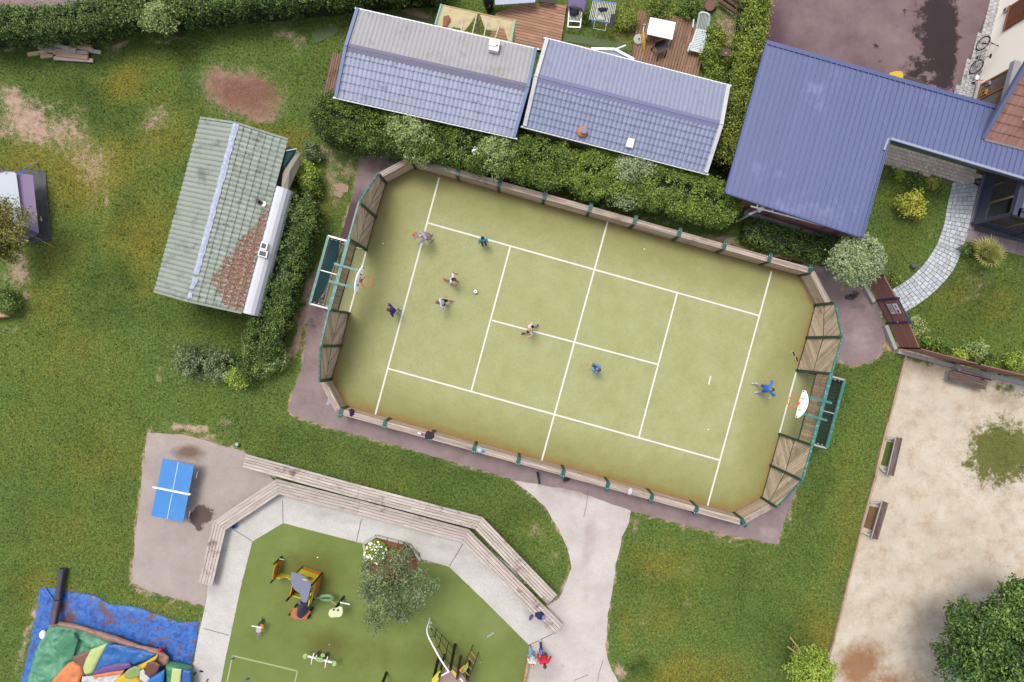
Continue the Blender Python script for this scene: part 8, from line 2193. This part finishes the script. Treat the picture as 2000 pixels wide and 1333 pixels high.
# four-seat spring seesaw
t = thing('seesaw', 'light green seesaw on springs with white handlebars', 'seesaw', P(625, 1288))
ax = (P(653, 1295, .6) - P(598, 1281, .6)).normalized(); ay = Vector((-ax.y, ax.x, 0)); c = P(625, 1288, .6)
mb = MB(); mb.beam(c - ax * .6, c + ax * .6, .07, .06); mb.build('beam', m_white, t)
mb = MB(); mb.prism([c + ax * .22 * math.cos(k * .393) + ay * .1 * math.sin(k * .393) + Vector((0, 0, .03)) for k in range(16)], Vector((0, 0, .04))); pl2 = mb.build('centre_plate', m_lime, t)
for s in (-.06, .06):
 mb = MB(); mb.lathe(c + ax * s + Vector((0, 0, .07)), [(.02, 0), (.02, .012)], 8); mb.build('bolt', m_pk, pl2)
for s in (-1, 1):
 e = c + ax * s * .66
 sh = [(.0, .0), (.04, .10), (-.06, .13), (-.14, .09), (-.17, 0), (-.14, -.09), (-.06, -.13), (.04, -.10)]
 mb = MB(); mb.prism([e - ax * s * x + ay * y * s + Vector((0, 0, .03)) for x, y in sh], Vector((0, 0, .04))); mb.build('seat', m_lime, t)
 for o in (.34,):
  mb = MB(); b_ = c + ax * s * o; mb.tube([b_ - ay * .30 + Vector((0, 0, .05)), b_ + Vector((0, 0, .18)), b_ + ay * .24 + Vector((0, 0, .05))], .022, 7); mb.build('handlebar', m_white, t)
 mb = MB(); cb = c + ax * s * .2; mb.tube([Vector((cb.x, cb.y, 0)) + Vector((math.cos(k * .7) * .08, math.sin(k * .7) * .08, .02 + k * .015)) for k in range(36)], .014, 5); mb.build('spring', m_pk, t)
mb = MB(); mb.tube([c - ax * .2 + Vector((0, 0, .05)), c - ax * .16 + ay * .26 + Vector((0, 0, .2))], .02, 7); mb.build('handlebar', m_white, t)
mb = MB(); q = c + ax * .07 + ay * .17 + Vector((0, 0, -.1)); mb.prism([q + Vector((math.cos(k * .785) * .11, math.sin(k * .785) * .1, 0)) for k in range(8)], Vector((0, 0, .05))); mb.build('lower_plate', m_lime, t)
# small dark post at the bottom edge
t = thing('play_post', 'thin black post standing alone on the playground at the bottom edge', 'post', P(754, 1318))
mb = MB(); p = P(755, 1314); mb.tube([p, p + Vector((0, 0, 2.2))], .07, 10); mb.build('shaft', m_pk, t); mb = MB(); mb.ball(p + Vector((0, 0, 2.2)), (.075, .075, .05), 10, 6); mb.build('cap', m_pk, t)
# climbing frame: platform, posts, curved rail, net, rope ladder
t = thing('climbing_frame', 'climbing frame with platform, curved white rail and black rope net', 'climbing frame', P(880, 1318))
zp = 1.3
pt = PZ([(879, 1297), (883, 1297), (912, 1326), (908, 1350), (862, 1350), (850, 1333)], zp)
mb = MB(); mb.prism(pt[::-1], Vector((0, 0, .05))); mb.build('platform', plain('platform_taupe', C(178, 146, 134), .7, .1, 3, 40), t)
for (u, v, h_) in ((889, 1259, 2.3), (856, 1287, 1.6), (917, 1292, 1.6)):
 p = P(u, v); mb = MB();
 mb.tube([p, p + Vector((0, 0, h_))], .075, 10); mb.build('post', m_pk, t)
for (u, v) in ((863, 1317), (897, 1320)):
 p = P(u - 2, v - 8, zp + .1); mb = MB(); mb.tube([Vector((p.x, p.y, 0)), Vector((p.x, p.y, 2.0))], .06, 9); mb.build('post', plain('post_brown', C(82, 60, 52), .5), t)
rail = [P(840, 1208, .05), P(838, 1216, .5), P(834, 1228, 1.0), P(836, 1242, 1.4), P(846, 1262, 1.8), P(858, 1284, 2.1), P(868, 1300, 2.2), P(877, 1312, 2.2)]
mb = MB(); mb.tube(curve(rail, 6), .038, 9); rl = mb.build('curved_rail', m_white, t)
mb = MB(); mb.tube(curve([P(877, 1312, 2.2), P(868, 1317, 2.1), P(859, 1322, 1.7)], 5), .035, 8); mb.build('hand_rail', m_white, t)
mb = MB(); mb.tube(curve([P(898, 1326, 2.0), P(903, 1330, 2.0), P(906, 1338, 1.8)], 5), .035, 8); mb.build('hand_rail', m_white, t)
for u, v, z in ((842, 1217, .5), (839, 1225, .9)):
 mb = MB(); mb.ball(P(u, v, z), .045, 8, 6); mb.build('rope_clamp', m_bolt, rl)
mb = MB()
A_ = [P(841, 1217, .5), P(840, 1226, .9), P(837, 1242, 1.35), P(846, 1262, 1.75), P(860, 1286, 2.0)]
B_ = [P(889, 1270, .35), P(887, 1274, .8), P(884, 1282, 1.2), P(882, 1290, 1.5), P(879, 1298, 1.75)]
N1 = [P(852, 1229, .55), P(863, 1241, .5), P(876, 1255, .45)]; N3 = [P(849, 1243, 1.15), P(857, 1264, 1.25), P(869, 1287, 1.4)]
rr2 = .016
chain = [A_[0]] + N1 + [B_[0]]
for a, b_ in zip(chain, chain[1:]): rod(mb, a, b_, rr2, 5)
for a, b_ in zip(N1, N3): rod(mb, a, b_, rr2 * 1.2, 5); rod(mb, b_, b_ + Vector((-.24, .02, .12)), rr2, 5); mb.ball(b_, .05, 8, 6); mb.ball(a, .035, 8, 6)
chain = [A_[1]] + N3 + [B_[4]]
for a, b_ in zip(chain, chain[1:]): rod(mb, a, b_, rr2, 5)
md = [a.lerp(b_, .45) for a, b_ in zip(N1, N3)]; chain = [A_[1]] + md + [B_[2]]
for a, b_ in zip(chain, chain[1:]): rod(mb, a, b_, rr2, 5)
mb.build('rope_net', m_pk, t)
for side in (((924, 1260), (913, 1284), (903, 1312)), ((935, 1274), (927, 1296), (915, 1326))):
 mb = MB(); mb.tube([P(side[0][0], side[0][1], .05), P(side[1][0], side[1][1], .8), P(side[2][0], side[2][1], 1.5)], .018, 6); mb.build('ladder_rope', m_pk, t)
for k in range(4):
 s = .25 + k * .22; a = P(924, 1260, .05).lerp(P(903, 1312, 1.5), s); b_ = P(935, 1274, .05).lerp(P(915, 1326, 1.5), s); mb = MB(); rod(mb, a, b_, .028, 7); mb.build('ladder_rung', plain('rung_orange', C(214, 140, 90), .6), t)
vp = lambda nm, pts, z, m_: MB().prism(PZ(pts, z)[::-1], Vector((0, 0, .04))).build(nm, m_, t)
vp('yellow_panel', [(861, 1309), (859, 1320), (856, 1328), (850, 1345), (843, 1345), (844, 1326), (852, 1316)], 1.7, plain('panel_lemon', C(238, 226, 60), .45))
vp('yellow_panel', [(879, 1305), (886, 1309), (893, 1317), (896, 1323), (893, 1326), (888, 1320), (880, 1310)], 1.6, plain('panel_lemon', C(238, 226, 60), .45))
vp('leaf_panel', [(898, 1310), (906, 1302), (915, 1293), (914, 1304), (908, 1312), (903, 1315)], 1.4, plain('panel_leaf', C(166, 190, 90), .45))
vp('orange_panel', [(897, 1309), (904, 1301), (909, 1298), (903, 1308), (898, 1312)], 1.5, m_po)
# tiny white scraps on the playground
for k, (u, v, m_) in enumerate(((620, 1089, m_white), (643, 1259, m_cloud), (938, 1294, m_cloud), (1258, 487, m_white), (748, 476, m_white), (1383, 839, m_white), (1254, 604, m_cloud))):
 mb = MB(); c = P(u, v, .02); mb.add([c + Vector((-.03, -.015, .0)), c + Vector((.02, -.03, .01)), c + Vector((.035, .02, .0)), c + Vector((-.01, .03, .012))], [(0, 1, 2, 3)]); mb.add([c + Vector((-.03, -.015, .01)), c + Vector((.02, -.03, .02)), c + Vector((.035, .02, .01)), c + Vector((-.01, .03, .022))], [(0, 1, 2, 3)])
 o = mb.build('paper_scrap', m_, None, c); tag(o, ('tiny white scrap above the orange playhouse on the playground', 'tiny cream scrap above the green seesaw', 'tiny cream scrap right of the rope ladder', 'tiny white scrap on the turf under the top side line', 'tiny white scrap on the turf near the left goal', 'tiny white scrap on the turf near the right baseline', 'tiny cream scrap on the turf in the right service box')[k], 'scrap')
# ================================================================== PEOPLE
def capsule(mb, a, b_, ra, rb, n=10):
 a, b_ = Vector(a), Vector(b_); d = b_ - a
 if d.length < 1e-5: mb.ball(a, ra, n, 6); return
 mb.tube([a, b_], [ra, rb], n); mb.ball(a, ra, n, 6); mb.ball(b_, rb, n, 6)
def fuse(mb, name, mat, parent, vox, smooth_it=4):
 """weld overlapping shapes into one continuous skin (voxel remesh, smoothed)"""
 o = mb.build(name + '_tmp', mat, None, recalc=False)
 rm = o.modifiers.new('r', 'REMESH'); rm.mode = 'VOXEL'; rm.voxel_size = vox; rm.use_smooth_shade = True
 sm = o.modifiers.new('s', 'SMOOTH'); sm.iterations = smooth_it; sm.factor = .5
 dg = bpy.context.evaluated_depsgraph_get(); ev_ = o.evaluated_get(dg)
 me = bpy.data.meshes.new_from_object(ev_); me.name = name
 o.modifiers.clear(); old = o.data; bpy.data.objects.remove(o); bpy.data.meshes.remove(old)
 if not me.materials: me.materials.append(mat)
 me.polygons.foreach_set('use_smooth', [True] * len(me.polygons))
 n = bpy.data.objects.new(name, me); link(n, parent); ORIG[n.name] = ORIG[parent.name]
 # mesh was built in world space
 me.transform(Matrix.Translation(-ORIG[parent.name])); n.location = (0, 0, 0)
 return n
def ik(a, b_, l1, l2, pole):
 d = b_ - a; L = min(d.length, (l1 + l2) * .999); dn = d.normalized(); x = (l1 * l1 - l2 * l2 + L * L) / (2 * L); h = math.sqrt(max(0, l1 * l1 - x * x))
 pv = pole - dn * pole.dot(dn); pv = pv.normalized() if pv.length > 1e-5 else Vector((0, 0, 1))
 return a + dn * x + pv * h, a + dn * L
def person(label, foot, heading, H, skin, hair, shirt, short, shoe_m, lean=(0, 0), hands=None, feet=None, look=0.0, sleeve=.5, trouser=.45, bend=.0, hairlen=.0, crouch=1.0, socks=None, group=None, foot_lift=(0, 0)):
 """local frame: +y is forward, +x is right; all lengths scale with body height H"""
 t = thing('person', label, 'person', Vector((foot.x, foot.y, 0)), group)
 M = Matrix.Rotation(heading, 3, 'Z'); H *= 1.07 if H < 1.6 else 1; F = Vector((foot.x, foot.y, 0.012))
 W = lambda x, y, z: F + M @ Vector((x * H, y * H, z * H))
 lx, ly = lean
 hipz = .52 * crouch
 hip = Vector((lx * .35, ly * .35, hipz)); chest = Vector((lx * .8, ly * .8, hipz + .21 - abs(bend) * .05)); neck = Vector((lx, ly, hipz + .30 - abs(bend) * .09)); head = Vector((lx * 1.1, ly * 1.1 + .02 + bend * .05, hipz + .415 - abs(bend) * .12))
 w = lambda v: W(v.x, v.y, v.z)
 kid = 1.16 if H < 1.5 else 1.0
 sh = [chest + Vector((s * .105, 0, .055)) for s in (-1, 1)]; hj = [hip + Vector((s * .05, 0, 0)) for s in (-1, 1)]
 feet = feet or [(-.06, 0), (.06, .02)]; hands = hands or [(-.16, .05, .48), (.16, .05, .48)]
 knee, ank = [], []
 for i in (0, 1):
  a = Vector((feet[i][0], feet[i][1], .045 + foot_lift[i])); k_, e_ = ik(hj[i], a, .245, .245, Vector((0, 1, .1))); knee.append(k_); ank.append(e_)
 elb, wri = [], []
 for i in (0, 1):
  h_ = Vector(hands[i]); k_, e_ = ik(sh[i], h_, .17, .155, Vector((.5 if i else -.5, -.6, -.4))); elb.append(k_); wri.append(e_)
 vox = .014 if H > 1.5 else .0125
 # skin
 mb = MB(); q = H
 capsule(mb, w(hip), w(chest), .075 * q, .08 * q); capsule(mb, w(chest), w(neck), .07 * q, .032 * q); capsule(mb, w(neck), w(head), .033 * q, .035 * q)
 hm = M @ Matrix.Rotation(look, 3, 'Z')
 mb.ball(w(head), (.046 * q * kid, .056 * q * kid, .066 * q * kid), 14, 10, hm)
 mb.ball(w(head) + hm @ Vector((0, .03 * q, -.035 * q)), (.03 * q, .03 * q, .03 * q), 10, 6, hm)
 mb.ball(w(head) + hm @ Vector((0, .058 * q * kid, -.006 * q)), (.009 * q, .014 * q, .013 * q), 8, 6, hm)
 for s in (-1, 1): mb.ball(w(head) + hm @ Vector((s * .047 * q * kid, -.004 * q, -.004 * q)), (.007 * q, .013 * q, .018 * q), 8, 6, hm)
 for i in (0, 1):
  capsule(mb, w(sh[i]), w(elb[i]), .031 * q, .025 * q); capsule(mb, w(elb[i]), w(wri[i]), .024 * q, .017 * q)
  capsule(mb, w(hj[i]), w(knee[i]), .054 * q, .034 * q); capsule(mb, w(knee[i]), w(ank[i]), .035 * q, .021 * q)
  mb.ball(w(ank[i]) + M @ Vector((0, .04 * q, -.02 * q)), (.024 * q, .06 * q, .02 * q), 8, 6, M)
  fd_ = (wri[i] - elb[i]).normalized(); capsule(mb, w(wri[i]), w(wri[i] + fd_ * .045), .016 * q, .02 * q)
 body = fuse(mb, 'body', skin, t, vox)
 # hands: four fingers and a thumb rooted in the palm
 for i in (0, 1):
  fd_ = (wri[i] - elb[i]).normalized(); side = Vector((0, 0, 1)).cross(fd_); side = side.normalized() if side.length > .1 else Vector((1, 0, 0)); dn_ = fd_.cross(side)
  mb = MB(); root = wri[i] + fd_ * .04
  for k, ln in enumerate((.036, .041, .038, .030)):
   o = side * ((k - 1.5) * .0115); a = root + o; b_ = a + fd_ * ln * .55 + dn_ * .004; c_ = b_ + fd_ * ln * .4 + dn_ * .014 * (1 if dn_.z < 0 else -1)
   mb.tube([w(a), w(b_), w(c_)], [.0062 * q, .0056 * q, .0045 * q], 6)
  th = wri[i] + fd_ * .018 + side * (.02 if i == 0 else -.02); mb.tube([w(th), w(th + side * (.014 if i == 0 else -.014) + fd_ * .016), w(th + side * (.016 if i == 0 else -.016) + fd_ * .034)], [.0068 * q, .006 * q, .005 * q], 6)
  mb.build('fingers', skin, t, smooth=True)
 # clothes
 mb = MB(); e = .012 / q
 for a, b_, ra, rb in ((hip + Vector((0, 0, .01)), chest, .086, .092),):
  for s in (-1, 1): capsule(mb, w(a + Vector((s * .03, 0, 0))), w(b_ + Vector((s * .038, 0, .01))), (ra - .016) * q, (rb - .022) * q)
  capsule(mb, w(a), w(b_), (ra - .008) * q, (rb - .012) * q)
 for i in (0, 1):
  capsule(mb, w(chest + Vector((0, 0, .06))), w(sh[i]), .05 * q, .042 * q)
  if sleeve > 0:
   capsule(mb, w(sh[i]), w(sh[i].lerp(elb[i], min(1, sleeve * 1.0 if sleeve <= 1 else 1))), .043 * q, .038 * q)
   if sleeve > 1: capsule(mb, w(elb[i]), w(elb[i].lerp(wri[i], sleeve - 1)), .036 * q, .028 * q)
 capsule(mb, w(chest + Vector((0, 0, .05))), w(neck), .05 * q, .04 * q)
 fuse(mb, 'shirt', shirt, t, vox, 3)
 mb = MB(); capsule(mb, w(hj[0] + Vector((0, 0, .03))), w(hj[1] + Vector((0, 0, .03))), .072 * q, .072 * q)
 for i in (0, 1):
  if trouser <= 1: capsule(mb, w(hj[i]), w(hj[i].lerp(knee[i], trouser)), .068 * q, .056 * q)
  else:
   capsule(mb, w(hj[i]), w(knee[i]), .068 * q, .046 * q); capsule(mb, w(knee[i]), w(knee[i].lerp(ank[i], trouser - 1)), .046 * q, .036 * q)
 fuse(mb, 'trousers' if trouser > 1 else 'shorts', short, t, vox, 3)
 for i in (0, 1):
  mb = MB(); c_ = w(ank[i])
  mb.ball(c_ + M @ Vector((0, .045 * q, -.018 * q)), (.033 * q, .085 * q, .028 * q), 12, 8, M); mb.ball(c_ + M @ Vector((0, -.012 * q, -.008 * q)), (.032 * q, .042 * q, .036 * q), 12, 8, M)
  mb.build('shoe', shoe_m, t, smooth=True)
  if socks:
   mb = MB(); capsule(mb, w(ank[i]), w(ank[i].lerp(knee[i], .3)), .027 * q, .034 * q); mb.build('sock', socks, t, smooth=True)
 mb = MB(); mb.ball(w(head) + hm @ Vector((0, -.012 * q, .016 * q)), (.052 * q * kid, .058 * q * kid, .062 * q * kid), 14, 10, hm)
 mb.ball(w(head) + hm @ Vector((0, -.028 * q, -.01 * q)), (.046 * q * kid, .042 * q * kid, .05 * q * kid), 12, 8, hm)
 if hairlen: mb.ball(w(head) + hm @ Vector((0, -.045 * q, -.06 * q)), (.04 * q, .03 * q, .07 * q * hairlen), 10, 8, hm)
 if hair is not None: fuse(mb, 'hair', hair, t, vox, 2)
 # eyes and mouth
 mb = MB()
 for s in (-1, 1): mb.ball(w(head) + hm @ Vector((s * .018 * q, .051 * q * kid, .006 * q)), .0065 * q, 8, 5)
 mb.build('eyes', plain('eye_dark', C(40, 30, 28), .3), t)
 mb = MB(); mb.ball(w(head) + hm @ Vector((0, .056 * q, -.036 * q)), (.015 * q, .006 * q, .004 * q), 8, 5, hm); mb.build('mouth', plain('lip', C(178, 96, 90), .5), t)
 return t, w, [wri, elb], M
sk_l = plain('skin_light', C(236, 186, 160), .6, .05); sk_d = plain('skin_tan', C(190, 128, 100), .6, .05)
h_blk = plain('hair_black', C(34, 24, 26), .6, .15, 20, 90); h_brn = plain('hair_brown', C(150, 92, 62), .6, .15, 20, 90); h_dbr = plain('hair_darkbrown', C(104, 62, 48), .6, .15, 20, 90); h_bld = plain('hair_blond', C(222, 176, 136), .6, .1, 20, 90)
f = lambda n, *c, **k: plain('fabric_' + n, C(*c), .85, .08, 8, 70, **k)
gry, sky_, wht, nvy, blk = f('grey', 194, 185, 207), f('skyblue', 102, 214, 245), f('white', 245, 245, 245), f('navy', 66, 50, 129), f('black', 46, 41, 48)
roy, red, bei, prp, jean, pnk = f('royal', 68, 140, 245), f('red', 236, 44, 66), f('beige', 236, 185, 135), f('purple', 122, 109, 203), f('jeans', 131, 198, 245), f('peach', 245, 212, 185)
cam_ = plain('fabric_camo', C(34, 104, 196), .85, .1, 8, 70, dirt=C(150, 200, 236), dirt_amt=.8, dscale=14); lgry = f('lightgrey', 225, 225, 238)
shw, shb = plain('shoe_white', C(226, 228, 232), .5, .06), plain('shoe_dark', C(60, 52, 92), .5, .1)
shpk = plain('shoe_pink', C(236, 100, 120), .5); shbl = plain('shoe_blue_white', C(190, 206, 240), .5, .15, 30, 60)
# 1 adult with basketball, facing lower left
hd = lambda du, dv: math.atan2(-dv, du) - math.pi / 2        # heading so that +y points along the picture direction
T, w_, arms, M_ = person('tall bald person in a grey sweater and beige shorts holding an orange basketball', P(840, 465), hd(-14, 10), 1.74, plain('skin_pink', C(246, 196, 172), .6, .05), None, gry, bei, shw, lean=(0, .12), hands=[(-.06, .36, .55), (.12, .36, .55)], feet=[(-.07, -.02), (.06, -.08)], sleeve=1.9, trouser=.9, bend=.5)
bc = w_((arms[0][0] + arms[0][1]) / 2) + M_ @ Vector((0, .12, 0))
bc = P(811, 459, 1.0)
ball_obj('orange basketball held by the tall person in the grey sweater', bc, .125, m_orange, None, plain('seam_dark', C(150, 70, 40), .7))
# 2 child in sky blue
person('child in a sky blue sweatshirt with black hair standing on the top side line', P(945, 474), hd(3, 30), 1.28, sk_d, h_blk, sky_, f('slate', 84, 91, 118), shb, hands=[(-.15, .08, .45), (.15, .10, .43)], sleeve=1.7, trouser=1.7)
# 3 child in white and blue jersey running
person('child in a white and purple jersey running towards the white football', P(883, 548), hd(18, 8), 1.3, sk_d, h_blk, wht, prp, shpk, lean=(0, .10), hands=[(-.22, .12, .62), (.14, .22, .56)], feet=[(-.05, .12), (.08, -.26)], sleeve=.7, trouser=.9, bend=.3, foot_lift=(0, .12))
# 4 child in grey shirt
person('child in a grey shirt, black shorts and white shoes leaning left in mid stride', P(872, 593), hd(-20, 2), 1.32, sk_l, h_brn, lgry, blk, shw, lean=(0, .16), hands=[(-.26, .18, .56), (.2, -.08, .48)], feet=[(-.05, -.02), (.09, -.24)], sleeve=.8, trouser=.8, bend=.5)
# 5 child in navy
person('child in a navy shirt standing by the left line with one hand at the face', P(779, 609), hd(-14, -1), 1.36, sk_d, h_dbr, nvy, wht, shw, lean=(0, .12), hands=[(-.2, .1, .48), (.06, .2, .84)], feet=[(-.06, .0), (.07, -.05)], sleeve=.8, trouser=.8, bend=.3)
# 6 runner
person('child in a white and black shirt sprinting along the middle line', P(1036, 644), hd(-20, 6), 1.34, sk_l, h_bld, wht, blk, shb, lean=(0, .05), hands=[(-.20, .16, .66), (.22, .02, .68)], feet=[(-.06, .24), (.07, -.26)], sleeve=.6, trouser=.8, foot_lift=(0, .06))
# 7 child in patterned blue
person('child in a patterned blue jacket with both arms reaching left near the middle line', P(1162, 720), hd(-18, -8), 1.3, sk_l, h_dbr, cam_, f('slate', 84, 91, 118), shb, hands=[(-.02, .3, .6), (.1, .26, .62)], sleeve=1.8, trouser=1.7, lean=(0, -.02))
# 8 goalkeeper in royal blue
person('person in a royal blue shirt and white-blue shoes standing wide before the right goal', P(1481, 757), hd(-30, 4), 1.5, sk_l, h_dbr, roy, f('royal_dark', 55, 109, 218), shbl, hands=[(-.27, -.06, .62), (.24, -.10, .58)], feet=[(-.14, .05), (.14, .09)], sleeve=1.4, trouser=.6, lean=(0, -.04), socks=wht)
# 9 woman in red
T9 = person('person in a red jacket and dark trousers walking down the pale walkway', P(1060, 1262), hd(4, 30), 1.64, sk_l, h_dbr, red, f('charcoal', 75, 64, 75), shw, lean=(0, .10), hands=[(-.17, .12, .52), (.16, -.06, .5)], feet=[(-.05, .2), (.05, -.22)], sleeve=1.9, trouser=1.8, hairlen=.8, bend=.2)
t = thing('shoulder_bag', 'blue and pink shoulder bag carried by the person in the red jacket', 'bag', P(1058, 1272, .9))
c = P(1057, 1273, .95); mb = MB(); mb.ball(c, (.1, .17, .14), 12, 8, Matrix.Rotation(.5, 3, 'Z')); mb.build('bag', plain('bag_royal', C(70, 110, 206), .7), t)
mb = MB(); mb.tube([c + Vector((-.08, -.1, .1)), P(1055, 1284, 1.3), c + Vector((.04, .1, .1))], .02, 6); mb.build('strap', plain('strap_pink', C(232, 150, 150), .7), t)
# 10 child with jeans
person('fair haired child in a pale top and light jeans beside the person in red', P(1039, 1268), hd(-1, 30), 1.24, sk_l, h_bld, f('offwhite', 245, 245, 245), jean, plain('shoe_crimson', C(206, 60, 80), .5), lean=(0, .12), hands=[(-.16, .05, .46), (.18, .02, .48)], feet=[(-.08, .10), (.08, -.16)], sleeve=.8, trouser=1.8, hairlen=.8, bend=.3)
# 11 child at the bottom edge
person('child with dark red hair cut by the bottom edge of the faded rectangle', P(558, 1340), hd(12, -16), .98, sk_l, plain('hair_auburn', C(96, 36, 40), .6, .15), f('wine', 140, 73, 84), f('slate', 84, 91, 118), shb, hands=[(-.12, .26, .5), (.14, .28, .52)], sleeve=.5, lean=(0, .06), bend=.3)
